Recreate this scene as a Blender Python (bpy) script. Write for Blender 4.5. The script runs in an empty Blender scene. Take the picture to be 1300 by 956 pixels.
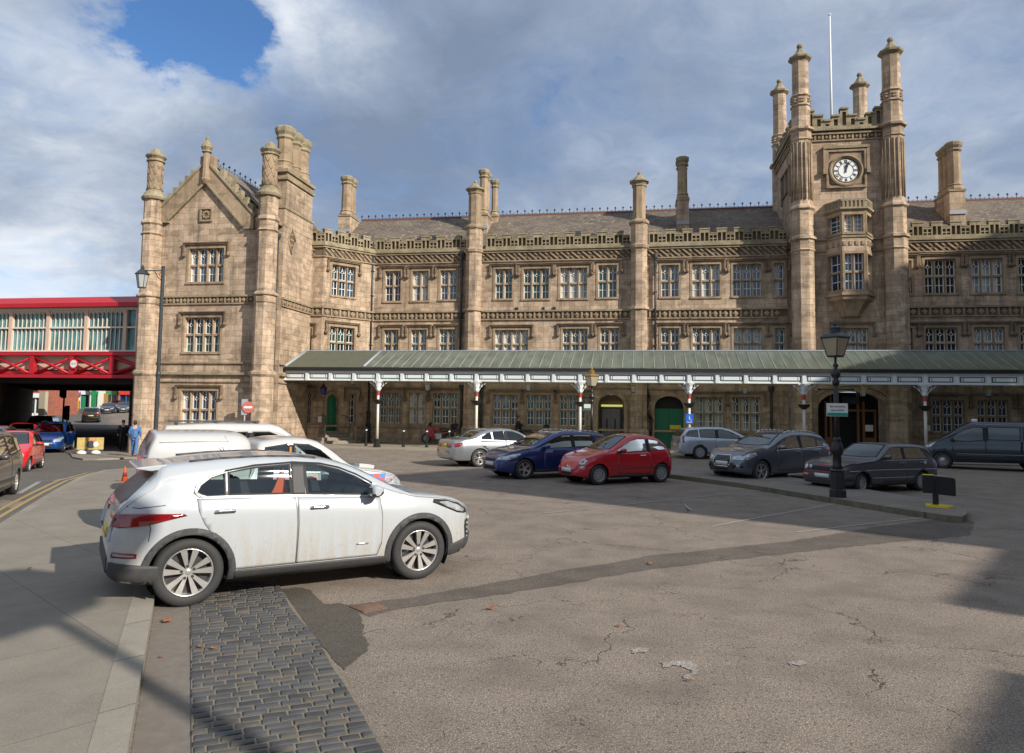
import bpy, bmesh, math, random
from math import sin, cos, tan, pi, radians as R, sqrt, atan2
from mathutils import Vector, Matrix
from mathutils.bvhtree import BVHTree
import numpy as np
rnd = random.Random(11)
scene = bpy.context.scene
COL = scene.collection
# ------------------------------------------------------------------ camera model (metres; x along the facade, y into it)
TH, TI, RO, FP, Y0, CH = R(10.13), R(3.98), R(.79), 924., 455., 2.2
def ray(u, v):
    a = u-650; b = v-Y0
    cr, sr = cos(RO), sin(RO)
    a2 = a*cr+b*sr; b2 = -a*sr+b*cr
    dx = a2/FP; dy = cos(TI)+b2/FP*sin(TI); dz = sin(TI)-b2/FP*cos(TI)
    c, s = cos(TH), sin(TH)
    return Vector((dx*c-dy*s, dx*s+dy*c, dz))
def sm(t): t = max(0., min(1., t)); return t*t*(3-2*t)
def gz(x, y):
    "height of the ground: the street dips to the bridge and climbs beyond it"
    s = (x+12)*-.64+(y-14)*.768
    q = (x+27.2)*.768+(y-35.7)*.64
    z = -.5*sm(s/26)*(1-sm(q/8))
    if y > 48: z += .03*(min(y, 160)-48)*(1-sm((x+30)/20))
    return z
def onY(u, v, y): d = ray(u, v); k = y/d.y; return Vector((d.x*k, y, CH+d.z*k))
def onG(u, v, dz=0.):
    d = ray(u, v); z = dz
    for i in range(12):
        k = (z-CH)/d.z; z = gz(d.x*k, d.y*k)+dz
    return Vector((d.x*k, d.y*k, z))
def atZ(u, v, dist):
    "point on the pixel's ray at a depth along the optical axis"
    d = ray(u, v); return Vector((d.x*dist, d.y*dist, CH+d.z*dist))
# ------------------------------------------------------------------ objects
WL = {}
def tag(o, label=None, cat=None, group=None, kind=None):
    if label: o['label'] = label
    if cat: o['category'] = cat
    if group: o['group'] = group
    if kind: o['kind'] = kind
    return o
def thing(name, label, cat, loc=(0,0,0), rz=0., group=None, world=False):
    o = bpy.data.objects.new(name, None); COL.objects.link(o)
    o.location = loc; o.rotation_euler = (0,0,rz); o.empty_display_size = .2
    tag(o, label, cat, group)
    if world: WL[o.name] = Vector(loc)
    return o
def link(name, me, parent=None):
    o = bpy.data.objects.new(name, me); COL.objects.link(o)
    if parent is not None:
        o.parent = parent
        if parent.name in WL: o.location = -WL[parent.name]
    return o
def copy_tree(o, parent=None):
    c = o.copy(); COL.objects.link(c); c.parent = parent
    for ch in [k for k in COL.objects if k.parent == o]: copy_tree(ch, c)
    return c
class Frame:
    def __init__(s, ox, oy, ang=0.):
        s.o = Vector((ox, oy, 0)); s.U = Vector((cos(ang), sin(ang), 0)); s.N = Vector((sin(ang), -cos(ang), 0))
    def __call__(s, u, d, z): p = s.o+s.U*u+s.N*d; return (p.x, p.y, z)
    def px(s, u, v, d=0.):
        r = ray(u, v); C = Vector((0,0,CH)); pl = s.o+s.N*d
        k = (pl-C).dot(s.N)/r.dot(s.N); p = C+r*k
        return (p-s.o).dot(s.U), p.z
class MB:
    def __init__(s, fr=None): s.v=[]; s.f=[]; s.m=[]; s.s=[]; s.fr=fr
    def p(s, *q):
        if s.fr: q = s.fr(*q)
        s.v.append(tuple(q)); return len(s.v)-1
    def face(s, idx, m=0, smooth=False): s.f.append(tuple(idx)); s.m.append(m); s.s.append(smooth)
    def poly(s, pts, m=0): s.face([s.p(*q) for q in pts], m)
    def box(s, a0, a1, b0, b1, c0, c1, m=0):
        i = [s.p(*q) for q in ((a0,b0,c0),(a1,b0,c0),(a1,b1,c0),(a0,b1,c0),(a0,b0,c1),(a1,b0,c1),(a1,b1,c1),(a0,b1,c1))]
        for q in ((0,1,2,3),(4,5,6,7),(0,1,5,4),(1,2,6,5),(2,3,7,6),(3,0,4,7)): s.face([i[k] for k in q], m)
    def prism(s, pts, d0, d1, m=0, ax=1):
        "polygon in two axes, extruded along axis ax"
        def mk(a, b, d): return (a, d, b) if ax == 1 else ((a, b, d) if ax == 2 else (d, a, b))
        A = [s.p(*mk(a, b, d0)) for a, b in pts]; B = [s.p(*mk(a, b, d1)) for a, b in pts]
        s.face(A, m); s.face(B[::-1], m)
        for k in range(len(pts)):
            j = (k+1) % len(pts); s.face((A[k], A[j], B[j], B[k]), m)
    def lathe(s, prof, cx=0, cy=0, n=8, m=0, rot=None, smooth=False, ax=2, cz=0, ms=None):
        rot = pi/n if rot is None else rot
        rings = []
        for r, z in prof:
            ring = []
            for k in range(n):
                a = rot+2*pi*k/n; c, d = r*cos(a), r*sin(a)
                q = (cx+c, cy+d, cz+z) if ax == 2 else ((cx+z, cy+c, cz+d) if ax == 0 else (cx+c, cy+z, cz+d))
                ring.append(s.p(*q))
            rings.append(ring)
        for i in range(len(rings)-1):
            mm = ms[i] if ms else m
            for k in range(n):
                j = (k+1) % n; s.face((rings[i][k], rings[i][j], rings[i+1][j], rings[i+1][k]), mm, smooth)
        s.face(rings[0][::-1], ms[0] if ms else m); s.face(rings[-1], ms[-1] if ms else m)
    def tube(s, p0, p1, r, n=6, m=0, r2=None, smooth=True):
        p0, p1 = Vector(p0), Vector(p1); r2 = r if r2 is None else r2
        d = p1-p0
        if d.length < 1e-6: return
        d.normalize(); a = d.orthogonal().normalized(); b = d.cross(a)
        A = []; B = []
        for k in range(n):
            t = 2*pi*k/n+pi/n; e = a*cos(t)+b*sin(t)
            A.append(s.p(*(p0+e*r))); B.append(s.p(*(p1+e*r2)))
        for k in range(n):
            j = (k+1) % n; s.face((A[k], A[j], B[j], B[k]), m, smooth)
        s.face(A[::-1], m); s.face(B, m)
    def path(s, pts, r, n=6, m=0):
        for a, b in zip(pts, pts[1:]): s.tube(a, b, r, n, m)
    def mesh(s, name, mats, recalc=True):
        me = bpy.data.meshes.new(name); me.from_pydata(s.v, [], s.f)
        for mt in mats: me.materials.append(mt)
        me.polygons.foreach_set('material_index', s.m); me.polygons.foreach_set('use_smooth', s.s)
        if recalc:
            bm = bmesh.new(); bm.from_mesh(me); bmesh.ops.recalc_face_normals(bm, faces=bm.faces); bm.to_mesh(me); bm.free()
        me.update(); return me
    def build(s, name, mats, parent=None, recalc=True):
        if not isinstance(mats, (list, tuple)): mats = [mats]
        return link(name, s.mesh(name, mats, recalc), parent)
def bevel(o, w=.01, seg=2, ang=40):
    md = o.modifiers.new('b', 'BEVEL'); md.width = w; md.segments = seg; md.limit_method = 'ANGLE'; md.angle_limit = R(ang); return o
# ------------------------------------------------------------------ materials
class NT:
    def __init__(s, name):
        s.mat = bpy.data.materials.new(name); s.mat.use_nodes = True; s.t = s.mat.node_tree
        s.b = s.t.nodes['Principled BSDF']
    def n(s, typ, ins=None, **kw):
        nd = s.t.nodes.new(typ)
        for k, v in kw.items(): setattr(nd, k, v)
        for k, v in (ins or {}).items():
            if isinstance(v, tuple) and len(v) == 2 and hasattr(v[0], 'outputs'): s.t.links.new(v[0].outputs[v[1]], nd.inputs[k])
            elif hasattr(v, 'outputs'): s.t.links.new(v.outputs[0], nd.inputs[k])
            else: nd.inputs[k].default_value = v
        return nd
    def math(s, op, a, b=0., c=0., clamp=False):
        return s.n('ShaderNodeMath', {0: a, 1: b, 2: c}, operation=op, use_clamp=clamp)
    def mix(s, f, a, b, bt='MIX'):
        nd = s.t.nodes.new('ShaderNodeMix'); nd.data_type = 'RGBA'; nd.blend_type = bt
        for k, v in ((0, f), (6, a), (7, b)):
            if hasattr(v, 'outputs'): s.t.links.new(v.outputs[2] if v.bl_idname == 'ShaderNodeMix' else v.outputs[0], nd.inputs[k])
            else: nd.inputs[k].default_value = (*v, 1) if isinstance(v, tuple) and len(v) == 3 else v
        return nd
    def noise(s, sc, det=4, rough=.55, vec=None, dist=0.):
        ins = {'Scale': sc, 'Detail': det, 'Roughness': rough, 'Distortion': dist}
        if vec is not None: ins['Vector'] = vec
        return s.n('ShaderNodeTexNoise', ins)
    def ramp(s, f, stops):
        nd = s.n('ShaderNodeValToRGB', {0: f}); e = nd.color_ramp.elements
        while len(e) < len(stops): e.new(.5)
        for k, (p, c) in enumerate(stops):
            e[k].position = p; e[k].color = (*c, 1) if isinstance(c, tuple) else (c, c, c, 1)
        return nd
    def pos(s): return s.n('ShaderNodeNewGeometry')
    def obj(s): return (s.n('ShaderNodeTexCoord'), 'Object')
    def out(s, col=None, rough=None, bump=None, bs=.3, bd=.02, **kw):
        b = s.b
        def put(k, v):
            if v is None: return
            if hasattr(v, 'outputs'): s.t.links.new(v.outputs[2] if v.bl_idname == 'ShaderNodeMix' else v.outputs[0], b.inputs[k])
            else: b.inputs[k].default_value = (*v, 1) if isinstance(v, tuple) and len(v) == 3 else v
        put('Base Color', col); put('Roughness', rough)
        if bump is not None:
            bp = s.n('ShaderNodeBump', {'Height': bump, 'Strength': bs, 'Distance': bd}); s.t.links.new(bp.outputs[0], b.inputs['Normal'])
        for k, v in kw.items(): put(k.replace('_', ' '), v)
        return s.mat
def simple(name, col, rough=.5, metal=0., spec=.5, var=.12, sc=6., bump=0., coat=0.):
    t = NT(name); nz = t.noise(sc, 5, .6, t.obj())
    lo = tuple(c*(1-var) for c in col); hi = tuple(min(1, c*(1+var)) for c in col)
    c = t.mix(nz, lo, hi); rr = t.math('MULTIPLY_ADD', nz, .15, rough-.07)
    return t.out(c, rr, nz if bump else None, bump, .01, Metallic=metal, Specular_IOR_Level=spec, Coat_Weight=coat)
def stone(name, c1, c2, cm, moss=0., grime=.5, bw=.62, bh=.31, blocks=True, cool=0.):
    t = NT(name); g = t.pos(); sx = t.n('ShaderNodeSeparateXYZ', {0: (g, 'Position')})
    u = t.math('ADD', (sx, 'X'), (sx, 'Y')); v = t.n('ShaderNodeCombineXYZ', {0: u, 1: (sx, 'Z')})
    P = (g, 'Position')
    big = t.noise(.35, 3, .6, P); mid = t.noise(1.7, 5, .7, P); fine = t.noise(14, 5, .7, P); blot = t.noise(3.3, 4, .6, P)
    if blocks:
        br = t.n('ShaderNodeTexBrick', {'Vector': v, 'Color1': (*c1, 1), 'Color2': (*c2, 1), 'Mortar': (*cm, 1), 'Scale': 1., 'Mortar Size': .007, 'Mortar Smooth': .3, 'Bias': -.1, 'Brick Width': bw, 'Row Height': bh}, offset=.5)
        base = t.mix(t.ramp(mid, [(.3, 0.), (.75, .55)]), br, tuple(c*.8 for c in c2))
    else: base = t.mix(mid, c1, c2)
    base = t.mix(t.ramp(blot, [(.5, 0.), (.75, .45)]), base, tuple(min(1, c*1.35) for c in c1))
    st = t.n('ShaderNodeMapping', {'Vector': P, 'Scale': (2.6, 2.6, .35)}); streak = t.noise(1., 5, .7, st)
    base = t.mix(t.math('MULTIPLY', t.ramp(streak, [(.48, 0.), (.72, 1.)]), grime), base, (.062, .05, .038))
    base = t.mix(t.math('MULTIPLY', t.ramp(big, [(.45, 0.), (.7, 1.)]), grime*.55), base, (.13, .10, .075))
    # single discoloured blocks
    vo = t.n('ShaderNodeTexVoronoi', {'Vector': t.n('ShaderNodeMapping', {'Vector': v, 'Scale': (1.6, 3.2, 1)}), 'Scale': 1.}, feature='F1')
    base = t.mix(t.math('MULTIPLY', t.ramp((vo, 'Color'), [(.72, 0.), (.78, 1.)]), .35), base, (.11, .085, .06))
    if moss: base = t.mix(t.math('MULTIPLY', t.ramp(t.noise(2.2, 5, .7, P), [(.35, 0.), (.62, 1.)]), moss), base, (.19, .17, .085))
    base = t.mix(.35, base, t.ramp(fine, [(.3, .35), (.7, .8)]), 'OVERLAY')
    h = t.math('ADD', fine, t.math('MULTIPLY', (br, 'Fac'), -1.2)) if blocks else fine
    return t.out(base, .92, h, .55, .02, Specular_IOR_Level=.2)
M = {}
M['stone'] = stone('ashlar sandstone', (.575, .44, .318), (.36, .262, .182), (.13, .095, .065), grime=.62)
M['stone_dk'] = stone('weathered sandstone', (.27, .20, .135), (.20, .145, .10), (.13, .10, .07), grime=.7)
M['moss'] = stone('mossy sandstone', (.40, .335, .235), (.29, .235, .165), (.1, .08, .05), moss=.5, grime=.6, blocks=False)
M['trim'] = stone('carved sandstone', (.42, .31, .21), (.30, .22, .145), (.15, .1, .07), moss=.12, grime=.6, blocks=False)
M['recess'] = stone('dark recess sandstone', (.17, .13, .09), (.115, .088, .06), (.1, .08, .05), grime=.5, blocks=False)  # darker sandstone tone for sunk backs and frieze grounds
M['step'] = stone('worn step stone', (.27, .235, .19), (.21, .18, .145), (.1, .08, .05), grime=.3, blocks=False)
def slate():
    t = NT('slate roof'); g = t.pos(); sx = t.n('ShaderNodeSeparateXYZ', {0: (g, 'Position')})
    v = t.n('ShaderNodeCombineXYZ', {0: (sx, 'X'), 1: (sx, 'Y')})
    br = t.n('ShaderNodeTexBrick', {'Vector': v, 'Color1': (.165, .125, .10, 1), 'Color2': (.088, .07, .06, 1), 'Mortar': (.02, .018, .016, 1), 'Scale': 1., 'Mortar Size': .012, 'Brick Width': .28, 'Row Height': .2, 'Bias': 0.})
    P = (g, 'Position')
    c = t.mix(t.ramp(t.noise(.6, 4, .7, P), [(.4, 0.), (.65, .7)]), br, (.19, .155, .11))
    c = t.mix(t.ramp(t.noise(3.5, 4, .8, P), [(.56, 0.), (.66, .8)]), c, (.33, .30, .23))
    return t.out(c, .8, (br, 'Fac') and t.math('ADD', br.outputs and t.math('MULTIPLY', (br, 'Fac'), -1.), t.noise(9, 3, .6, P)), .5, .03)
M['slate'] = slate()
M['iron'] = simple('black painted iron', (.014, .014, .015), .42, bump=.1, sc=20)
M['pipe'] = simple('dark grey pipe paint', (.035, .04, .046), .45, sc=4, var=.3)
M['lead'] = simple('grey lead flashing', (.32, .34, .36), .5, sc=8)
M['bar'] = simple('cream window paint', (.72, .70, .64), .5, sc=9)
M['white'] = simple('white valance paint', (.70, .72, .72), .42, sc=3, var=.07)
M['whitepanel'] = simple('white panel paint', (.74, .76, .76), .42, sc=3, var=.05)
M['cream'] = simple('cream column paint', (.66, .63, .54), .45, sc=6)
M['greenline'] = simple('dark green line paint', (.05, .14, .11), .45)
M['red'] = simple('red band paint', (.55, .03, .025), .4)
M['rail'] = simple('bridge red paint', (.42, .010, .018), .42, sc=1.5, var=.2)
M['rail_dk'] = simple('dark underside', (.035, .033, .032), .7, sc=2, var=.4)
M['pink'] = simple('pale pink panel paint', (.62, .44, .34), .55, sc=2, var=.1)
M['door'] = simple('green door paint', (.006, .16, .075), .35, sc=3)
M['rubber'] = simple('tyre rubber', (.03, .03, .031), .72, sc=14, var=.35, bump=.2)
M['alloy'] = simple('alloy wheel', (.62, .60, .58), .3, .75, sc=10, var=.08)
M['alloy_dk'] = simple('dark wheel paint', (.05, .05, .052), .45, .3)
M['hubcap'] = simple('silver wheel trim', (.42, .43, .44), .35, .6)
M['plastic'] = simple('grey black plastic', (.05, .05, .052), .62, sc=12, var=.3, bump=.1)
M['black'] = simple('matt black', (.012, .012, .013), .7)
M['chrome'] = simple('chrome', (.75, .76, .78), .12, 1., var=.03)
M['lamp'] = simple('clear headlamp', (.50, .52, .54), .08, .35, spec=.9, var=.5, sc=18, coat=1.)
M['taillamp'] = simple('red lamp lens', (.22, .004, .008), .12, 0, .8, var=.35, sc=14, coat=.8)
M['amber'] = simple('amber lens', (.75, .18, .02), .2)
M['plate'] = simple('white number plate', (.72, .72, .70), .4)
M['plate_y'] = simple('yellow number plate', (.72, .5, .06), .4)
M['seat'] = simple('dark seat fabric', (.02, .021, .024), .8)
M['orange'] = simple('orange hi-vis cloth', (.85, .12, .03), .6)
M['yellow'] = simple('yellow hi-vis', (.65, .85, .04), .55)
M['yelpaint'] = simple('yellow paint', (.75, .55, .02), .5)
M['blue'] = simple('blue paint', (.02, .14, .6), .4)
M['wood'] = simple('varnished wood', (.22, .09, .03), .4, sc=5, var=.3)
M['brass'] = simple('brass lantern cap', (.42, .27, .08), .35, .7)
M['skin'] = simple('skin', (.5, .3, .22), .55)
M['hair'] = simple('dark hair', (.03, .02, .015), .6)
M['denim'] = simple('blue cloth', (.06, .16, .36), .8, sc=12, var=.3)
M['navy'] = simple('dark cloth', (.016, .017, .022), .85, sc=12, var=.3)
M['sandbag'] = simple('white sandbag', (.72, .70, .66), .8, sc=9, bump=.3)
def glass(name, col=(.012, .018, .02), rough=.04, var=.6, sc=1.1, spec=.7):
    t = NT(name); g = t.pos(); P = (g, 'Position')
    nz = t.noise(sc, 3, .5, P); wob = t.noise(1.6, 2, .5, P)
    c = t.mix(t.ramp(nz, [(.35, 0.), (.65, 1.)]), tuple(x*(1-var) for x in col), tuple(x*(1+var*1.8) for x in col))
    return t.out(c, rough, wob, .12, .05, Specular_IOR_Level=spec)
M['glass'] = glass('dark window glass')
M['glass_teal'] = glass('teal window glass', (.012, .05, .05))
M['glass_blue'] = glass('sky blue window glass', (.02, .045, .085), spec=1.)
M['glass_pale'] = glass('window glass over pale curtain', (.16, .18, .18), rough=.08)
M['glass_bridge'] = glass('footbridge glass', (.07, .17, .18), rough=.12, sc=.7)
M['curtain'] = simple('net curtain', (.5, .5, .48), .8)
def lantern_glass(name, col):
    t = NT(name); return t.out(col, .35, None, Transmission_Weight=.25, Specular_IOR_Level=.5)
M['lampglass'] = lantern_glass('frosted lantern glass', (.46, .40, .26))
M['lampglass_w'] = lantern_glass('grey lantern glass', (.5, .52, .5))
M['lampglass_b'] = lantern_glass('blue lantern glass', (.02, .03, .30))
def carglass(nm='car glass', tc=(.15, .20, .19, 1)):
    t = NT(nm); nt = t.t
    tr = t.n('ShaderNodeBsdfTransparent', {0: tc}); gl = t.n('ShaderNodeBsdfGlossy', {0: (.9, .95, .95, 1), 'Roughness': .02})
    fr = t.n('ShaderNodeFresnel', {'IOR': 1.5}); f2 = t.math('MULTIPLY_ADD', fr, 1.4, .05, clamp=True)
    mx = t.n('ShaderNodeMixShader', {0: f2, 1: tr, 2: gl}); nt.links.new(mx.outputs[0], nt.nodes['Material Output'].inputs[0]); return t.mat
M['carglass'] = carglass(); M['clearglass'] = carglass('pale car glass', (.70, .80, .78, 1))
def paint(name, col, metal=.0, dirt=.0, rough=.3, coat=1.):
    t = NT(name); sx = t.n('ShaderNodeSeparateXYZ', {0: t.obj()})
    P = t.obj(); nz = t.noise(5, 6, .65, P)
    if dirt:
        st = t.n('ShaderNodeMapping', {'Vector': P, 'Scale': (9, 2, 1.1)}); sk = t.noise(1., 5, .7, st)
        low = t.n('ShaderNodeMapRange', {'Value': (sx, 'Z'), 'From Min': 1.0, 'From Max': .28, 'To Min': 0., 'To Max': 1.})
        spl = t.ramp(t.noise(22, 4, .8, P), [(.55, 0.), (.72, 1.)])
        f = t.math('MULTIPLY', t.math('ADD', t.ramp(sk, [(.4, 0.), (.75, .6)]), t.math('MULTIPLY', spl, .5)), t.math('MULTIPLY', low, dirt), clamp=True)
        c = t.mix(f, col, (.36, .31, .24)); rr = t.math('MULTIPLY_ADD', f, .5, rough)
        return t.out(c, rr, None, Metallic=metal, Coat_Weight=coat*.8, Coat_Roughness=.06)
    c = t.mix(nz, tuple(x*.93 for x in col), tuple(min(1, x*1.05) for x in col))
    return t.out(c, rough, None, Metallic=metal, Coat_Weight=coat, Coat_Roughness=.04)
def text(body, size, mat, parent, M4, name='lettering', ext=.002, align='CENTER'):
    cu = bpy.data.curves.new(name, 'FONT'); cu.body = body; cu.size = size; cu.extrude = ext; cu.align_x = align; cu.align_y = 'CENTER'
    ob = bpy.data.objects.new(name, cu); COL.objects.link(ob)
    me = bpy.data.meshes.new_from_object(ob.evaluated_get(bpy.context.evaluated_depsgraph_get()))
    bpy.data.objects.remove(ob); me.transform(M4); me.materials.clear(); me.materials.append(mat)
    return link(name, me, parent)
# ------------------------------------------------------------------ camera, light, sky
cam = bpy.data.cameras.new('camera'); co = bpy.data.objects.new('camera', cam); COL.objects.link(co); scene.camera = co
cam.sensor_width = 36.; cam.lens = 36*FP/1300.; cam.shift_y = (Y0-478)/1300.; cam.clip_end = 6000; cam.clip_start = .1
fwd = Vector((-sin(TH)*cos(TI), cos(TH)*cos(TI), sin(TI))); rt = Vector((cos(TH), sin(TH), 0)); up = rt.cross(fwd)
r2 = rt*cos(RO)-up*(-sin(RO))*1.0; u2 = up*cos(RO)-rt*sin(RO)
m3 = Matrix((r2, u2, -fwd)).transposed(); co.matrix_world = Matrix.Translation((0, 0, CH)) @ m3.to_4x4()
EL = R(29); SUN = Vector((.862*cos(EL), -.507*cos(EL), sin(EL)))
sl = bpy.data.lights.new('sun', 'SUN'); sl.energy = 4.2; sl.angle = R(.55); sl.color = (1, .93, .82)
so = bpy.data.objects.new('sun', sl); COL.objects.link(so); so.rotation_euler = SUN.to_track_quat('Z', 'Y').to_euler()
W = bpy.data.worlds.new('World'); scene.world = W; W.use_nodes = True
def build_sky():
    t = NT('tmp'); t.t = W.node_tree; nt = W.node_tree; bg = nt.nodes['Background']
    sky = t.n('ShaderNodeTexSky', sky_type='NISHITA', sun_disc=False, sun_elevation=EL, sun_rotation=atan2(SUN.x, SUN.y), air_density=1., dust_density=.6, ozone_density=1.6)
    d = (t.n('ShaderNodeTexCoord'), 'Generated'); sx = t.n('ShaderNodeSeparateXYZ', {0: d})
    zz = t.math('ADD', t.math('MAXIMUM', (sx, 'Z'), 0.), .28)
    pl = t.n('ShaderNodeCombineXYZ', {0: t.math('DIVIDE', (sx, 'X'), zz), 1: t.math('DIVIDE', (sx, 'Y'), zz), 2: 0.})
    wv = t.n('ShaderNodeVectorMath', {0: pl, 1: t.n('ShaderNodeVectorMath', {0: (t.noise(1.3, 4, .6, pl), 'Color'), 'Scale': .5}, operation='SCALE')}, operation='ADD')
    n1 = t.noise(1.25, 12, .66, wv, .0); n2 = t.noise(.75, 8, .58, t.n('ShaderNodeMapping', {'Vector': wv, 'Location': (7, 3, 2)}), .2); n3 = t.noise(3.0, 10, .64, wv)
    dj = t.n('ShaderNodeVectorMath', {0: d, 1: t.n('ShaderNodeVectorMath', {0: t.n('ShaderNodeVectorMath', {0: (t.noise(2.4, 7, .62, pl), 'Color'), 1: (.5, .5, .5)}, operation='SUBTRACT'), 'Scale': .30}, operation='SCALE')}, operation='ADD')
    def blobs(lst, base):
        acc = base
        for (u, v, r, w) in lst:
            c = ray(u, v).normalized()
            ds = t.n('ShaderNodeVectorMath', {0: dj, 1: tuple(c)}, operation='DISTANCE')
            mr = t.n('ShaderNodeMapRange', {'Value': (ds, 'Value'), 'From Min': r/FP, 'From Max': 0., 'To Min': 0., 'To Max': w}, interpolation_type='SMOOTHSTEP')
            acc = t.math('ADD', acc, mr)
        return acc
    cov = blobs([(235,5,130,-.30),(290,55,110,-.28),(335,20,80,-.12),(175,5,90,-.20),(470,-30,90,-.26),(50,350,100,-.08),(150,335,80,-.12),(1235,150,200,-.12),(1060,235,90,-.10)], t.math('MULTIPLY_ADD', n1, 1.15, .12))
    f = t.ramp(cov, [(.45, 0.), (.56, .70), (.70, 1.)])
    br = blobs([(110,110,220,.12),(50,290,130,.30),(230,180,190,.12),(420,70,170,.34),(380,20,90,.12),(60,60,220,.06),(10,215,130,-.26),(170,300,170,-.22),(560,200,300,-.16),(700,120,340,-.08),(440,270,220,-.10),(760,235,130,.16),(1130,60,270,.12),(1240,170,220,.10),(900,190,200,.0)], t.math('MULTIPLY_ADD', n2, 1.25, t.math('MULTIPLY_ADD', n3, .75, -.46)))
    cc = t.ramp(br, [(.16, (1.35, 1.75, 2.5)), (.42, (1.95, 2.4, 3.2)), (.62, (3.0, 3.45, 4.15)), (.90, (5.2, 5.45, 5.8))])
    vb = t.mix(1., sky, (.46, .66, .88, 1), 'MULTIPLY')
    mx = t.mix(f, vb, cc); nt.links.new(mx.outputs[2], bg.inputs[0]); bg.inputs[1].default_value = .118
build_sky()
for m in [m for m in bpy.data.materials if m.name.startswith('tmp')]: bpy.data.materials.remove(m)
vs = scene.view_settings; vs.view_transform = 'Standard'; vs.look = 'None'; vs.exposure = .48; vs.gamma = 1.; vs.use_curve_mapping = False
scene.cycles.max_bounces = 6; scene.cycles.transparent_max_bounces = 12; scene.cycles.use_denoising = True
# ------------------------------------------------------------------ ground
def asphalt(name, c1, c2, speck=.5, crack=1., stain=.5, agg=90.):
    t = NT(name); P = (t.pos(), 'Position')
    big = t.noise(.22, 5, .6, P); mid = t.noise(1.3, 6, .65, P); ag = t.noise(agg, 2, .7, P); ag2 = t.noise(agg*.4, 3, .6, P)
    c = t.mix(big, c1, c2)
    c = t.mix(t.ramp(ag, [(.52, 0.), (.66, speck)]), c, tuple(min(1, x*2.3) for x in c2))
    c = t.mix(t.ramp(ag2, [(.30, speck*.95), (.46, 0.)]), c, tuple(x*.35 for x in c1))
    c = t.mix(t.math('MULTIPLY', t.ramp(mid, [(.42, 0.), (.72, 1.)]), stain*.6), c, tuple(x*.62 for x in c1))
    sp_ = t.n('ShaderNodeTexVoronoi', {'Vector': P, 'Scale': .55, 'Randomness': 1.}, feature='F1'); c = t.mix(t.math('MULTIPLY', t.ramp((sp_, 'Distance'), [(.06, .5), (.17, 0.)]), t.ramp(t.noise(2.5, 4, .7, P), [(.4, 0.), (.6, 1.)])), c, tuple(x*.4 for x in c1))
    tr = t.noise(1., 5, .65, t.n('ShaderNodeMapping', {'Vector': P, 'Rotation': (0, 0, R(-48)), 'Scale': (.12, 1.6, 1)})); c = t.mix(t.math('MULTIPLY', t.ramp(tr, [(.55, 0.), (.75, 1.)]), .28*stain), c, tuple(x*.6 for x in c1))
    fl = t.noise(6, 3, .8, P); c = t.mix(t.ramp(fl, [(.70, 0.), (.74, .5)]), c, tuple(min(1, x*1.9) for x in c2)) if speck > .6 else c
    h = ag
    if crack:
        w = t.n('ShaderNodeVectorMath', {0: P, 1: t.n('ShaderNodeVectorMath', {0: (t.noise(1.1, 5, .6, P), 'Color'), 'Scale': 1.3}, operation='SCALE')}, operation='ADD')
        vo = t.n('ShaderNodeTexVoronoi', {'Vector': w, 'Scale': .33}, feature='DISTANCE_TO_EDGE')
        vo2 = t.n('ShaderNodeTexVoronoi', {'Vector': w, 'Scale': 1.15}, feature='DISTANCE_TO_EDGE')
        k1 = t.ramp(vo, [(.0015, 1.), (.0045, 0.)]); k2 = t.ramp(vo2, [(.002, 1.), (.008, 0.)])
        g1 = t.ramp(t.noise(.5, 3, .6, P), [(.46, 0.), (.54, 1.)]); g2 = t.ramp(t.noise(.8, 3, .6, P, 1.), [(.55, 0.), (.62, 1.)])
        k = t.math('MAXIMUM', t.math('MULTIPLY', k1, g1), t.math('MULTIPLY', k2, g2))
        c = t.mix(t.math('MULTIPLY', k, .8*crack), c, (.022, .019, .016)); h = t.math('SUBTRACT', ag, t.math('MULTIPLY', k, 2.))
    return t.out(c, .9, h, .5, .012, Specular_IOR_Level=.25)
M['forecourt'] = asphalt('forecourt asphalt', (.155, .128, .106), (.242, .200, .162), .9, 1., .9, 75.)
M['road'] = asphalt('road asphalt', (.105, .095, .085), (.145, .132, .118), .4, .5, .6)
M['patch'] = asphalt('dark repair asphalt', (.066, .058, .048), (.105, .091, .074), .6, .3, .6, 110.)
M['trench'] = asphalt('trench repair asphalt', (.088, .075, .063), (.142, .121, .10), .7, .8, .9, 100.)
def paving(name, c1, c2, bw, bh, rot, mort=.012):
    t = NT(name); P = (t.pos(), 'Position')
    v = t.n('ShaderNodeMapping', {'Vector': P, 'Rotation': (0, 0, rot)})
    br = t.n('ShaderNodeTexBrick', {'Vector': v, 'Color1': (*c1, 1), 'Color2': (*c2, 1), 'Mortar': (*[x*.5 for x in c1], 1), 'Scale': 1., 'Mortar Size': mort, 'Brick Width': bw, 'Row Height': bh})
    c = t.mix(t.ramp(t.noise(1.4, 6, .7, P), [(.38, 0.), (.7, .6)]), br, tuple(x*.62 for x in c1))
    c = t.mix(t.ramp(t.noise(60, 2, .6, P), [(.5, 0.), (.7, .35)]), c, tuple(min(1, x*1.5) for x in c2))
    return t.out(c, .88, t.math('ADD', t.noise(40, 3, .6, P), t.math('MULTIPLY', (br, 'Fac'), -1.5)), .4, .012, Specular_IOR_Level=.3)
M['paving'] = paving('pavement slabs', (.235, .208, .17), (.25, .222, .182), 1.8, 1.2, R(33), .005)
M['flag'] = paving('station pavement', (.30, .255, .20), (.34, .29, .225), .9, .6, 0)
M['kerb'] = paving('kerb stone', (.30, .27, .22), (.24, .215, .175), 1., 5., R(33))
M['kerb_dk'] = stone('old mossy kerb', (.20, .18, .15), (.11, .10, .08), (.05, .04, .03), moss=.5, grime=.8, bw=.9, bh=2.)
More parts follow.
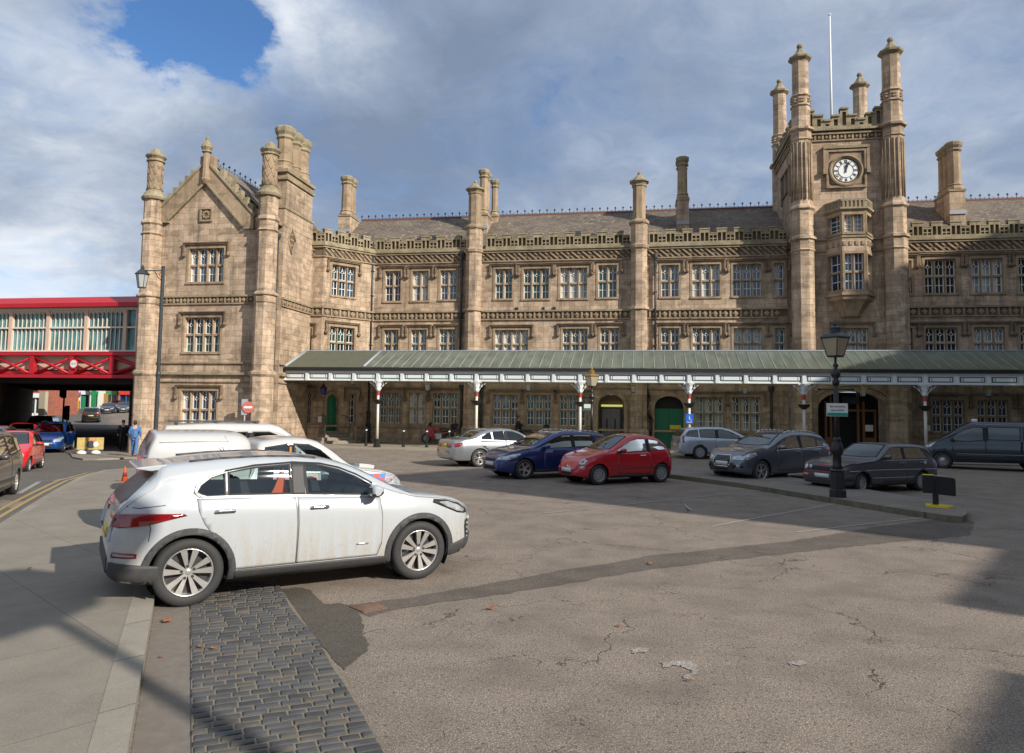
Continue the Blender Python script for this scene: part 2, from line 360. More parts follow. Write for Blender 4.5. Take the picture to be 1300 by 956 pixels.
M['island'] = paving('island slabs', (.24, .215, .18), (.19, .17, .14), .9, .45, R(-35))
M['gutter'] = simple('worn concrete gutter', (.17, .145, .12), .85, sc=9, var=.35, bump=.2)
M['roadpaint_y'] = simple('worn yellow road paint', (.36, .26, .10), .7, sc=20, var=.5)
M['roadpaint'] = simple('worn white road paint', (.30, .28, .25), .7, sc=20, var=.4)
M['cobble'] = simple('blue grey setts', (.066, .067, .069), .68, sc=5, var=.7, bump=.4)
M['bed'] = simple('sandy sett joints', (.19, .16, .115), .9, sc=12, var=.45, bump=.2)
def sheet(name, poly, dz, mat, step=1.5, thick=0., kind='structure', base=gz, sidemat=None):
    bm = bmesh.new(); f = bm.faces.new([bm.verts.new((x, y, 0)) for x, y in poly])
    xs = [p[0] for p in poly]; ys = [p[1] for p in poly]
    for ax, lo, hi in ((0, min(xs), max(xs)), (1, min(ys), max(ys))):
        k = math.floor(lo/step)+1
        while k*step < hi:
            co = [0, 0, 0]; co[ax] = k*step; no = [0, 0, 0]; no[ax] = 1
            bmesh.ops.bisect_plane(bm, geom=bm.verts[:]+bm.edges[:]+bm.faces[:], plane_co=co, plane_no=no); k += 1
    for v in bm.verts: v.co.z = base(v.co.x, v.co.y)+dz
    bmesh.ops.recalc_face_normals(bm, faces=bm.faces)
    for f in bm.faces:
        if f.normal.z < 0: f.normal_flip()
    if thick:
        be = [e for e in bm.edges if e.is_boundary]
        ret = bmesh.ops.extrude_edge_only(bm, edges=be)
        for g in ret['geom']:
            if isinstance(g, bmesh.types.BMVert): g.co.z -= thick
            if isinstance(g, bmesh.types.BMFace): g.material_index = 1 if sidemat else 0
    me = bpy.data.meshes.new(name); bm.to_mesh(me); bm.free(); me.materials.append(mat)
    if sidemat: me.materials.append(sidemat)
    o = link(name, me); 
    if kind: o['kind'] = kind
    return o
def rough(P, amp=.03, seg=.12, seed=1):
    r = random.Random(seed); out = []
    for a, b in zip(P, P[1:]+P[:1]):
        A, B = Vector(a), Vector(b); n = max(1, int((B-A).length/seg)); d = (B-A).normalized(); nn = Vector((-d.y, d.x))
        for k in range(n): q = A.lerp(B, k/n)+nn*(r.uniform(-amp, amp) if k else 0); out.append((q.x, q.y))
    return out
def G2(*pts): return [tuple(onG(u, v)[:2]) for u, v in pts]
def ground():
    def axis(a, b, step, far): 
        l = list(np.arange(a, b+.01, step)); k = step
        while l[0] > -far: l.insert(0, l[0]-k); k *= 1.5
        k = step
        while l[-1] < far: l.append(l[-1]+k); k *= 1.5
        return l
    X = axis(-100, 40, 2., 2500); Y = axis(-10, 170, 2., 2500); mb = MB()
    for y in Y:
        for x in X: mb.p(x, y, gz(x, y))
    n = len(X)
    for j in range(len(Y)-1):
        for i in range(n-1): mb.face((j*n+i, j*n+i+1, j*n+n+i+1, j*n+n+i), 0, True)
    tag(mb.build('ground', M['forecourt'], recalc=False), kind='structure')
ground()
kA = Vector((-3.92, 5.36)); kD = Vector((-.56, .83)).normalized(); kN = Vector((kD.y, -kD.x))  # kerb line of the forecourt; kN points to the forecourt
def kl(s, n): p = kA+kD*s+kN*n; return (p.x, p.y)
dl = [(-2.2, -4.), (-6.2, 3.4), (-10.94, 11.04), (-16.4, 19.2), (-18.1, 22.3), (-18.0, 23.8), (-16.6, 24.9), (-14.2, 25.2)]
sheet('pavement', [kl(-8, -.22)]+[(-1.6, -4.6)]+dl+[kl(20, -.22)], .10, M['paving'], 2., .13)
sheet('forecourt_kerb', [kl(-8, -.22), kl(20, -.22), kl(20, .0), kl(-8, .0)], .105, M['kerb'], 2., .13)
road = [(-4., -8.), (-1.6, -4.6)]+dl+[(-16.5, 27.), (-20.5, 27.5), (-23.6, 30.8), (-27.9, 37.), (-38., 49.), (-60, 75.), (-84, 104), (-110, 130), (-128, 118), (-96, 90), (-70, 62), (-47., 36.5), (-36., 22), (-22, 0), (-14, -12)]
sheet('road', road, .004, M['road'], 3.)
def strip(pts, off, w):
    out = []; P = [Vector(p) for p in pts]
    L = []; Rr = []
    for i, p in enumerate(P):
        a = P[max(i-1, 0)]; b = P[min(i+1, len(P)-1)]; d = (b-a).normalized(); n = Vector((-d.y, d.x))
        L.append(tuple(p+n*off)); Rr.append(tuple(p+n*(off+w)))
    return L+Rr[::-1]
for o_, w_ in ((.28, .09), (.50, .09)): sheet('yellow_line', strip(dl[1:], o_, w_), .009, M['roadpaint_y'], 2.)
sheet('road_kerb', strip(dl, -.16, .17), .102, M['kerb'], 2., .13)
for a, b in (((24, 627), (50, 612)), ((-30, 668), (-4, 648))):
    A, B = [Vector(q) for q in G2(a, b)]; d = (B-A).normalized(); n = Vector((-d.y, d.x))*.06
    sheet('lane_line', [tuple(A-n), tuple(B-n), tuple(B+n), tuple(A+n)], .010, M['roadpaint'], 2.)
sheet('lane_line', strip(G2((50, 611.5), (70, 610.5), (95, 606)), 0, .09), .010, M['roadpaint'], 2.)
# gutter, setts, repairs
sheet('gutter', [kl(-8, .01), kl(3.1, .01), kl(3.1, .36), kl(-8, .36)], .004, M['gutter'], 2.)
sheet('sett_bed', [kl(-6.3, .36), kl(3.2, .36), kl(3.2, .9), kl(3.0, 1.1), kl(2.67, 1.35), kl(.55, 1.44), kl(-.65, 1.50), kl(-1.6, 1.47), kl(-6.3, 1.63)], .013, M['bed'], 2.)
def setts():
    mb = MB(); r = random.Random(5); s = -5.4; lims = [(-6, 1.62), (-1.6, 1.46), (-.65, 1.49), (.55, 1.43), (2.67, 1.34), (3.0, 1.1), (3.3, .8)]
    while s < 3.1:
        h = r.uniform(.088, .106); n = .37+r.uniform(-.02, .0); lim = float(np.interp(s, [a for a, b in lims], [b for a, b in lims]))+.02*sin(s*3)
        n += 0 if r.random() < .5 else 0
        first = True
        while n < lim-.03:
            w = r.uniform(.12, .19)*(.6 if first and r.random() < .5 else 1); g = .009; first = False
            if n+w > lim-.05: w = lim-n
            z0 = r.uniform(.020, .028); q = [kl(s+g+r.uniform(0, .010), n+g), kl(s+g+r.uniform(0, .010), n+w-g), kl(s+h-g-r.uniform(0, .010), n+w-g), kl(s+h-g-r.uniform(0, .006), n+g)]
            c = (sum(a for a, b in q)/4, sum(b for a, b in q)/4); mi = r.choice((0, 0, 1, 2))
            bot = [mb.p(a, b, .0) for a, b in q]; lo = [mb.p(a, b, z0*.7) for a, b in q]
            topv = [mb.p(c[0]+(a-c[0])*.90, c[1]+(b-c[1])*.84, z0+r.uniform(-.001, .001)) for a, b in q]; md = [mb.p(c[0]+(a-c[0])*.98, c[1]+(b-c[1])*.96, z0*.90) for a, b in q]
            for A, B in ((bot, lo), (lo, md), (md, topv)):
                for k in range(4): mb.face((A[k], A[(k+1)%4], B[(k+1)%4], B[k]), mi, A is md)
            mb.face(topv, mi, True); n += w
        s += h
    tag(mb.build('cobbles', [M['cobble'], simple('dark setts', (.048, .048, .050), .7, sc=5, var=.6, bump=.4), simple('brownish setts', (.092, .083, .073), .72, sc=5, var=.6, bump=.4)]), kind='structure')
setts()
sheet('asphalt_patch', rough(G2((357,748),(375,746),(393,749),(401,757),(410,767),(430,766),(452,769),(459,785),(461,800),(466,815),(467,827),(452,838),(437,852),(425,840),(400,811),(380,782)), .02, .08), .005, M['patch'], 2.)
sheet('asphalt_patch', rough(G2((448,776),(470,766),(560,752),(700,727),(830,705),(1000,688),(1120,668),(1215,657),(1236,662),(1232,680),(1120,690),(1000,703),(830,722),(700,745),(600,760),(520,771),(470,783)), .035, .16, 2), .004, M['trench'], 2.)
# raised island and station pavement
isl = G2((738,601),(853,607.5),(940,619),(1040,636),(1130,651),(1200,662),(1222,664),(1228,660),(1228,652),(1183,641),(1100,627),(1000,610),(900,597),(800,590))
sheet('kerbed_island', isl, .13, M['island'], 1.5, .14, sidemat=M['kerb_dk'])
sheet('station_pavement', [(-19.4, 36.3), (-13, 36.1), (40, 35.6), (40, 43.4), (-15, 43.4), (-21, 39.6)], .06, M['flag'], 2., .08, base=lambda x, y: 0., sidemat=M['kerb'])
sheet('station_kerb', [(-19.4, 36.05), (-13, 35.85), (40, 35.35), (40, 35.6), (-13, 36.1), (-19.4, 36.3)], .055, M['kerb'], 2., .07, base=lambda x, y: 0.)
sheet('corner_pavement', [tuple(p) for p in G2((88,576),(92,582),(105,584.5),(124,584.5),(160,583),(200,581))]+[(-17.5, 29.5), (-18.5, 36.3), (-27.2, 35.9), (-27.9, 36.8)], .08, M['paving'], 1.5, .12, sidemat=M['kerb'])
for a, b in (((690,652),(812,639)), ((812,639),(985,621)), ((905,668),(1060,640)), ((1010,676),(1175,657)), ((1262,586),(1130,604)), ((770,620),(830,614))):
    A, B = [Vector(q) for q in G2(a, b)]; d = (B-A).normalized(); n = Vector((-d.y, d.x))*.035
    sheet('bay_line', [tuple(A-n), tuple(B-n), tuple(B+n), tuple(A+n)], .008, M['roadpaint'], 2.)

M['faintpaint'] = asphalt('almost worn away paint', (.19, .165, .145), (.33, .30, .27), .8, .6, .9, 75.)
for P, sd in ((((800,826),(812,822),(824,824),(820,829),(806,831)), 3), (((838,842),(868,838),(884,845),(888,856),(876,864),(868,862),(878,852),(864,845),(842,848)), 4), (((1000,842),(1020,840),(1022,844),(1004,846)), 5)):
    sheet('worn_paint', rough(G2(*P), .03, .035, sd), .007, M['faintpaint'], 2.)
# ------------------------------------------------------------------ station building
ST = thing('station_building', 'long sandstone Tudor style railway station with battlements, gabled wing and clock tower', 'railway station', (-2, 43, 0), world=True)
YF = 43.; ZC = onY(700, 316.8, YF).z
FM = Frame(0, YF)                       # main front
FW = Frame(0, 35.7)                     # gabled wing front
FD = Frame(-18.7, 40.3, atan2(2.7, 2.2)) # diagonal corner
FS = Frame(-19.4, 35.7, pi/2)           # wing side, facing right
FA = Frame(0, 40.3)                     # short facet
FT = Frame(0, 41.8)                     # tower front
def wall(mb, u0, u1, z0, z1, holes, dep=.32, m=0, d=0.):
    us = sorted({u0, u1, *[h[0] for h in holes], *[h[1] for h in holes]}); zs = sorted({z0, z1, *[h[2] for h in holes], *[h[3] for h in holes]})
    us = [u for u in us if u0 <= u <= u1]; zs = [z for z in zs if z0 <= z <= z1]
    for a, b in zip(us, us[1:]):
        for c, e in zip(zs, zs[1:]):
            mu, mz = (a+b)/2, (c+e)/2
            if any(h[0] < mu < h[1] and h[2] < mz < h[3] for h in holes): continue
            mb.poly([(a,d,c),(b,d,c),(b,d,e),(a,d,e)], m)
    for h in holes:
        a, b, c, e = h[:4]
        for q in (((a,d,c),(a,d-dep,c),(a,d-dep,e),(a,d,e)), ((b,d,c),(b,d-dep,c),(b,d-dep,e),(b,d,e)), ((a,d,c),(b,d,c),(b,d-dep,c),(a,d-dep,c)), ((a,d,e),(b,d,e),(b,d-dep,e),(a,d-dep,e))): mb.poly(q, m)
        if len(h) > 4: mb.poly([(a,d-dep,c),(b,d-dep,c),(b,d-dep,e),(a,d-dep,e)], h[4])
GL = ['glass', 'glass', 'glass_teal', 'glass', 'glass_blue', 'glass_pale', 'glass_teal']
wr = random.Random(3)
def window(fr, par, h, n, hood=True, gl=None, tr=.5, arch=True, d=0., plain=False):
    u0, u1, z0, z1 = h[:4]; gl = gl or wr.choice(GL); mb = MB(fr); S, B, Gs, H, C = 0, 1, 2, 3, 4
    zt = z0+(z1-z0)*tr; mw = .10; W_ = u1-u0; lw = (W_-(n-1)*mw)/n; D = d-.26
    mb.poly([(u0,D,z0),(u1,D,z0),(u1,D,z1),(u0,D,z1)], Gs)
    mb.box(u0, u1, D+.003, d-.12, zt-.05, zt+.05, S)
    for i in range(n):
        a = u0+i*(lw+mw); b = a+lw; c = (a+b)/2
        if i: mb.prism([(a-mw, D+.002), (a, D+.002), (a-.03, d-.07), (a-mw+.03, d-.07)], z0, z1, S, 2)
        fw = .042
        for (q0, q1) in ((z0, zt-.05), (zt+.05, z1)):
            mb.box(a, a+fw, D+.004, D+.05, q0, q1, B); mb.box(b-fw, b, D+.004, D+.05, q0, q1, B); mb.box(a, b, D+.005, D+.045, q0, q0+fw, B)
        if arch:
            ah = lw*.62; P = [(0, 0), (.10, .42), (.3, .78), (.62, .96), (1., 1.05)]
            for sgn, e in ((1, a), (-1, b)):
                pts = [(e, z1-ah)]+[(e+sgn*x*lw/2, z1-ah+z*ah*.92) for x, z in P[1:]]+[(c, z1+.002), (e, z1+.002)]
                mb.prism(pts, D+.006, d-.14, S)
                for (x0, y0), (x1, y1) in zip(P, P[1:]):
                    mb.tube((e+sgn*x0*lw/2, D+.05, z1-ah+y0*ah*.92), (e+sgn*x1*lw/2, D+.05, z1-ah+y1*ah*.92), .022, 4, B)
        t_ = .019; hz = zt+.05+(z1-zt)*.52; dr = .095
        if not plain:
            mb.box(c-t_, c+t_, D+.006, D+.035, z0, zt-.05, B); mb.box(a, b, D+.007, D+.034, z0+(zt-z0)*.48-t_, z0+(zt-z0)*.48+t_, B)
            mb.box(c-t_, c+t_, D+.006, D+.035, zt+.05, hz-dr, B); mb.box(c-t_, c+t_, D+.006, D+.035, hz+dr*1.3, z1-.04, B)
            for p, q in (((c, hz-dr), (c+dr, hz)), ((c+dr, hz), (c, hz+dr*1.3)), ((c, hz+dr*1.3), (c-dr, hz)), ((c-dr, hz), (c, hz-dr))):
                mb.tube((p[0], D+.03, p[1]), (q[0], D+.03, q[1]), .025, 4, B)
            mb.box(a+.03, c-dr, D+.008, D+.03, hz-t_*.7, hz+t_*.7, B); mb.box(c+dr, b-.03, D+.008, D+.03, hz-t_*.7, hz+t_*.7, B)
        else:
            for k in (.25, .5, .75): mb.box(a, b, D+.007, D+.034, z0+(z1-z0)*k-t_, z0+(z1-z0)*k+t_, B)
            mb.box(c-t_, c+t_, D+.006, D+.035, z0, z1, B)
        if gl == 'glass_pale' or wr.random() < .1:
            cw = lw*wr.uniform(.25, .42); mb.poly([(a+.04,D+.002,z0+.03),(a+.04+cw,D+.002,z0+.03),(a+.04+cw*.7,D+.002,z1-.12),(a+.04,D+.002,z1-.12)], C)
    mb.box(u0-.12, u1+.12, d+.002, d+.07, z0-.12, z0-.002, S)
    for a, b in ((u0-.13, u0-.002), (u1+.002, u1+.13)): mb.box(a, b, d+.001, d+.03, z0-.002, z1+.14, S)
    mb.box(u0-.002, u1+.002, d+.001, d+.031, z1+.002, z1+.139, S)
    if hood:
        e = .34; ht = z1+.30; dp = .13
        mb.prism([(ht, d+.002), (ht, d+.17), (ht-.05, d+.17), (ht-.15, d+.04), (ht-.15, d+.002)], u0-e, u1+e, H, 0) if False else mb.box(u0-e, u1+e, d+.003, d+dp, ht-.10, ht, H)
        mb.box(u0-e+.02, u1+e-.02, d+.003, d+dp+.05, ht-.03, ht+.02, H)
        for s_ in (u0-e, u1+e-.10):
            mb.box(s_, s_+.10, d+.004, d+dp-.01, ht-.58, ht-.101, H); mb.lathe([(.03, -.16), (.11, -.1), (.12, 0), (.07, .07)], s_+.05, d+.09, 6, H, cz=ht-.64)
    return mb.build('window', [M['trim'], M['bar'], M[gl], M['stone_dk'], M['curtain']], par)
def wins(fr, rows, d=0., z0=None, trim=0.):
    "pixel boxes (x0,x1,ytop,ybot,lights[,glass]) -> openings on a frame"
    out = []
    for w in rows:
        x0, x1, yt, yb = w[:4]; xm = (x0+x1)/2
        a = fr.px(x0, (yt+yb)/2, d)[0]; b = fr.px(x1, (yt+yb)/2, d)[0]; top = fr.px(xm, yt, d)[1]; bot = fr.px(xm, yb, d)[1]
        out.append((a-.02, b+.02, bot, top, w[4], w[5] if len(w) > 5 else None))
    return out
def band(mb, u0, u1, z0, z1, kind, d=0., m=0, mr=1):
    "carved frieze between two mouldings"
    mb.box(u0, u1, d+.002, d+.15, z1, z1+.10, 2); mb.box(u0, u1, d+.002, d+.09, z0-.07, z0, m); mb.box(u0, u1, d+.002, d+.03, z0, z1, mr)
    h = z1-z0; u = u0+.06; p = h*1.35
    while u+p < u1+.01:
        if kind == 'wave':
            mb.prism([(u, z1-.01), (u+.12, z1-.01), (u+p, z0+.01), (u+p-.12, z0+.01)], d+.03, d+.10, m)
            mb.prism([(u+p*.55, z1-.01), (u+p*.55+.1, z1-.01), (u+p*1.0, z1-h*.40), (u+p*.98-.08, z1-h*.42)], d+.03, d+.09, m)
            mb.prism([(u+.02, z0+h*.36), (u+.1, z0+h*.38), (u+p*.42, z0+.01), (u+p*.42-.1, z0+.01)], d+.03, d+.09, m)
        else:
            c = u+p/2; k = h*.36; mb.prism([(c-k, (z0+z1)/2), (c, z0+.04), (c+k, (z0+z1)/2), (c, z1-.04)], d+.03, d+.09, m)
            mb.box(u-.05, u+.05, d+.03, d+.10, z0+.02, z1-.02, m); mb.box(c-.05, c+.05, d+.09, d+.12, (z0+z1)/2-.05, (z0+z1)/2+.05, m)
        u += p
def parapet(mb, u0, u1, z0, per=.955, h1=.66, h2=.93, d=.05, m=0, mr=1, th=.28):
    n = max(1, round((u1-u0)/per)); per = (u1-u0)/n
    mb.box(u0, u1, d-th, d+.06, z0, z0+.16, m)
    mb.poly([(u0,d-th*.6,z0+.16),(u1,d-th*.6,z0+.16),(u1,d-th*.6,z0+h1),(u0,d-th*.6,z0+h1)], mr)
    for i in range(n):
        a = u0+i*per; b = a+per*.64; e = a+per
        for x, w in ((a+.02, .07), ((a+b)/2-.035, .07), (b-.09, .07)): mb.box(x, x+w, d-th, d, z0+.16, z0+h2-.16, m)
        mb.box(a+.02, b-.02, d-th, d-.002, z0+h2-.27, z0+h2-.10, m); mb.box(a-.0, b+.0, d-th-.02, d+.03, z0+h2-.08, z0+h2, m)
        mb.box(a+.02, b-.02, d-th*.7, d-th*.62, z0+.16, z0+h2-.1, mr)
        mb.box(b-.02, e+.02, d-th, d-.003, z0+h1-.16, z0+h1-.06, m); mb.box(b+.0, e+.0, d-th-.02, d+.02, z0+h1-.05, z0+h1, m)
        c = (b+e)/2; w2 = (e-b)/2
        mb.box(c-.03, c+.03, d-th*.5, d-.02, z0+.16, z0+h1-.16, m); mb.box(b-.02, e+.02, d-th*.5, d-.021, z0+.28, z0+.34, m)
def octo(mb, cx, cy, prof, n=8, ms=None, m=0): mb.lathe(prof, cx, cy, n, m, ms=ms)
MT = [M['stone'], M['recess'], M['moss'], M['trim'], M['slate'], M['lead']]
# ---- main front --------------------------------------------------
top1 = [(488.9,508.3,344,382.2,2),(523.8,543.5,344,381.6,2,'glass_pale'),(559.4,578.6,343.3,380.1,2,'glass_blue'),
        (628.9,649.6,341.4,379,2,'glass_teal'),(665,696.4,341,379,3,'glass_teal'),(711.7,744.9,340,378.4,3,'glass_pale'),(760,782.7,336.5,377.3,2),
        (840,861.3,336.5,376.5,2,'glass_blue'),(879.5,913.3,335.5,376.5,3,'glass_pale'),(931.2,965.9,335.5,375.5,3,'glass_blue'),(983.2,994.7,334,375.5,1,'glass_blue'),
        (1148.8,1157,330.8,372.7,1),(1174.7,1213.3,329,372,3),(1233.9,1273.3,328,371.3,3,'glass_pale'),(1293.9,1335,327,371,3),(1352,1392,326,370,3)]
row2 = [(487.5,505.3,418.7,455,2),(522,541,418.6,455,2),(557.9,577.3,418,455,2),(628.6,670,419,455,4,'glass_pale'),(714.8,745.5,417.3,455,3),(762.7,785.3,416.5,455,2),
        (840,861.9,416.5,455,2),(880,914,416.5,455,3),(932,966.7,416.5,455,3,'glass_pale'),(984.5,996,416.5,455,1),(1150.7,1157.9,416.7,455,1),(1176,1215.2,416,455,3),(1237.3,1275.5,415.3,455,3,'glass_pale'),(1296.5,1338,415,455,3),(1356,1397,415,455,3)]
row3 = [(481.8,508.4,498.7,537.2,3),(519.4,538.3,498.7,537.4,2,'glass_pale'),(549.6,579.5,499,538,3),(626,657,501.2,539.4,3),(668.7,699,501.4,540,3),(711,742.5,502,540.7,3),
        (883.3,917.3,504,545.2,3,'glass_pale'),(929.6,964.5,504,546.5,3,'glass_pale'),(1185,1224,507.5,549,3,'glass_blue'),(1242,1280,507.5,551,3,'glass_blue'),(1302,1340,508,552,3)]
W1, W2, W3 = wins(FM, top1), wins(FM, row2), wins(FM, row3)
def px2(fr, x0, x1, yt, yb): return (fr.px(x0, yb)[0], fr.px(x1, yb)[0], fr.px((x0+x1)/2, yb)[1], fr.px((x0+x1)/2, yt)[1])
dA = px2(FM, 759, 792.2, 501, 556); dA = (dA[0], dA[1], 0., dA[3]); dB = px2(FM, 831, 868, 503, 570); dB = (dB[0], dB[1], .0, dB[3])
mb = MB(FM); XL, XR = -16.6, 33.
tw0, tw1 = FT.px(1005, 400)[0], FT.px(1146, 400)[0]
HH = [w[:4] for w in W1+W2+W3]+[dA, dB]
for q0, q1 in ((XL, tw0), (tw1, XR)): wall(mb, q0, q1, -.3, ZC, [h for h in HH if q0 < (h[0]+h[1])/2 < q1])
wm = mb.build('main_wall', MT, ST)
ZS = onY(700, 393.6, YF).z
segs = [(-16.6, tw0), (tw1, XR)]
for a, b in segs:
    mb = MB(FM); band(mb, a, b, ZC-.62, ZC-.14, 'wave', m=3); mb.box(a, b, .002, .22, ZC-.02, ZC+.1, 2); mb.build('frieze', MT, ST)
    mb = MB(FM); band(mb, a, b, ZS-.52, ZS-.1, 'loz', m=3)
    mb.build('string_course', MT, ST); mb = MB(FM); mb.box(a, b, .002, .10, 1.0, 1.12, 3); mb.build('plinth', MT, ST)
T1x, T2x = FM.px(603.5, 400)[0], FM.px(811, 400)[0]
mb = MB(FM)
for a, b in ((XL+.1, T1x-.6), (T1x+.6, T2x-.55), (T2x+.55, tw0), (tw1, XR)): parapet(mb, a, b, ZC+.1, m=2, mr=1)
mb.build('parapet', MT, ST)
for w in W1+W2+W3: window(FM, wm, w, w[4], gl=w[5])
# arched doorways
def spandrel(mb, a, b, zs, zt, d0, d1, m=0, n=8, pw=.8):
    c = (a+b)/2
    for s_, e in ((1, a), (-1, b)):
        pts = [(e+s_*(c-a)*(1-cos(t))**1.0, zs+(zt-zs)*sin(t)**pw) for t in [pi/2*k/n for k in range(n+1)]]
        mb.prism([(e, zt+.003)]+pts, d0, d1, m)
def archring(mb, a, b, z0, zs, zt, d0, d1, w, m=3, n=10):
    c = (a+b)/2; inn = [(a, z0), (a, zs)]+[(c-(c-a)*cos(t), zs+(zt-zs)*sin(t)**.8) for t in [pi/2*k/n for k in range(1, n+1)]]
    out = [(a-w, z0), (a-w, zs)]+[(c-(c-a+w)*cos(t), zs+(zt-zs+w)*sin(t)**.8) for t in [pi/2*k/n for k in range(1, n+1)]]
    for k in range(len(inn)-1):
        q = [inn[k], inn[k+1], out[k+1], out[k]]; mb.prism(q, d0, d1, m); mb.prism([(2*c-x, z) for x, z in q], d0, d1, m)
mb = MB(FM)
for dd in (dA, dB):
    a, b, c, e = dd; spandrel(mb, a+.002, b-.002, e-.75, e, -.315, -.004, 0); archring(mb, a, b, .06, e-.75, e, .002, .12, .2)
    mb.box(a-.5, b+.5, .003, .16, e+.38, e+.5, 3); mb.box(a-.5, a-.38, .003, .13, e-.3, e+.38, 3); mb.box(b+.38, b+.5, .003, .13, e-.3, e+.38, 3)
mb.build('door_surround', MT, wm)
a, b, c, e = dA; mb = MB(FM)
mb.poly([(a,-.9,0),(b,-.9,0),(b,-.9,e),(a,-.9,e)], 1); mb.box(a, a+.02, -.9, -.3, 0, e, 1); mb.box(b-.02, b, -.9, -.3, 0, e, 1)
x0, x1 = a+.1, a+1.35; mb.box(x0, x1, -.88, -.80, .08, 2.35, 0); mb.box(x0+.1, (x0+x1)/2-.01, -.80, -.77, .12, 2.28, 2); mb.box((x0+x1)/2+.01, x1-.1, -.80, -.77, .12, 2.28, 2)
for s_ in (-.28, .2): mb.box((x0+x1)/2+s_, (x0+x1)/2+s_+.08, -.77, -.765, 1.0, 1.7, 3)
mb.build('entrance_door', [M['pipe'], M['stone_dk'], simple('brushed door panels', (.17, .16, .15), .4, .3), M['black']], wm)
M['lit'] = NT('lit fluorescent strip').out((.8, .8, .4), .4, Emission_Color=(.9, .85, .25, 1), Emission_Strength=.4)
mb = MB(FM); mb.box(x0+.05, x1+.05, -.78, -.70, 2.42, 2.54, 0); mb.build('strip_light', M['lit'], wm)
a, b, c, e = dB; mb = MB(FM); mb.poly([(a,-.34,0),(b,-.34,0),(b,-.34,e),(a,-.34,e)], 1)
ht = e-.72; k = (a+b)/2
for p, q in ((a+.03, k-.01), (k+.01, b-.03)):
    mb.box(p, q, -.32, -.26, .08, ht, 0)
    for i in range(4): mb.box(p+.06+i*(q-p-.1)/4, p+.02+(i+1)*(q-p-.1)/4, -.26, -.235, .2, ht-.12, 0)
mb.build('green_double_door', [M['door'], M['black']], wm); mb = MB(FM); mb.box(k+.05, b-.15, -.235, -.21, 1.15, 1.40, 0); mb.build('door_panel', M['yelpaint'], wm)
# turrets of the main front
def turret(cx, cy, zf, zc, parent=ST, r=.5, z0=-.2):
    mb = MB()
    octo(mb, cx, cy, [(r+.12, z0), (r+.12, 1.0), (r, 1.15), (r, ZS-.12), (r+.12, ZS-.06), (r+.12, ZS+.04), (r, ZS+.08), (r, ZC-.2), (r+.1, ZC-.12), (r+.14, ZC+.02), (r+.02, ZC+.12), (r+.02, ZC+1.32)], m=0)
    octo(mb, cx, cy, [(r+.10, ZC+1.32), (r+.14, ZC+1.42), (r-.02, ZC+1.58), (r-.1, ZC+1.62), (r-.1, zc-.3)], m=3)
    octo(mb, cx, cy, [(r-.1, zc-.3), (r-.04, zc-.25), (r-.04, zc-.2), (r-.1, zc-.16), (r-.02, zc-.06), (r+.10, zc), (r+.10, zc+.07), (r-.08, zc+.14), (.14, zc+.42), (.09, zc+.45), (.12, zc+.52), (.08, zc+.62), (.02, zc+.66)], m=2)
    return mb.build('turret', MT, parent)
for cx, yt in ((603.5, 242), (811.5, 232)):
    p = onY(cx, yt, YF-.15); turret(p.x, YF-.15, 0, p.z)
# roof
RY = 48.; zr = onY(700, 272.6, RY).z; ze = ZC+.25
mb = MB()
for a, b in ((-19.5, tw0+.4), (tw1-.4, XR)):
    mb.poly([(a,YF+.35,ze),(b,YF+.35,ze),(b,RY,zr),(a,RY,zr)], 0); mb.poly([(a,RY,zr),(b,RY,zr),(b,RY+5,ze-.5),(a,RY+5,ze-.5)], 0)
    mb.box(a, b, RY-.08, RY+.08, zr-.06, zr+.07, 1)
    mb.box(a, b, YF+.0, YF+.6, ZC-.3, ZC+.12, 1)
mb.build('roof', [M['slate'], simple('red ridge tiles', (.16, .07, .045), .8, bump=.2)], ST)
def crest(mb, a, b, fn, step=.5):
    n = int((b-a)/step)
    for i in range(n+1):
        u = a+i*(b-a)/n; x, y, z = fn(u); h = .34 if i % 1 == 0 else .2
        mb.tube((x, y, z), (x, y, z+h*.7), .018, 4, 0)
        mb.box(x-.075, x+.075, y-.02, y+.02, z+h*.68, z+h*.78, 0); mb.box(x-.028, x+.028, y-.02, y+.02, z+h*.55, z+h*.98, 0)
        if i < n:
            x2, y2, z2 = fn(u+(b-a)/n/2); mb.tube((x2, y2, z2), (x2, y2, z2+.14), .014, 4, 0); mb.tube((x, y, z+.06), (2*x2-x, 2*y2-y, z2*2-z+.06), .01, 4, 0)
for q0, q1 in ((-19.5, tw0+.3), (tw1, XR)): mb = MB(); crest(mb, q0, q1, lambda u: (u, RY, zr+.06)); mb.build('ridge_cresting', [M['iron']], ST)
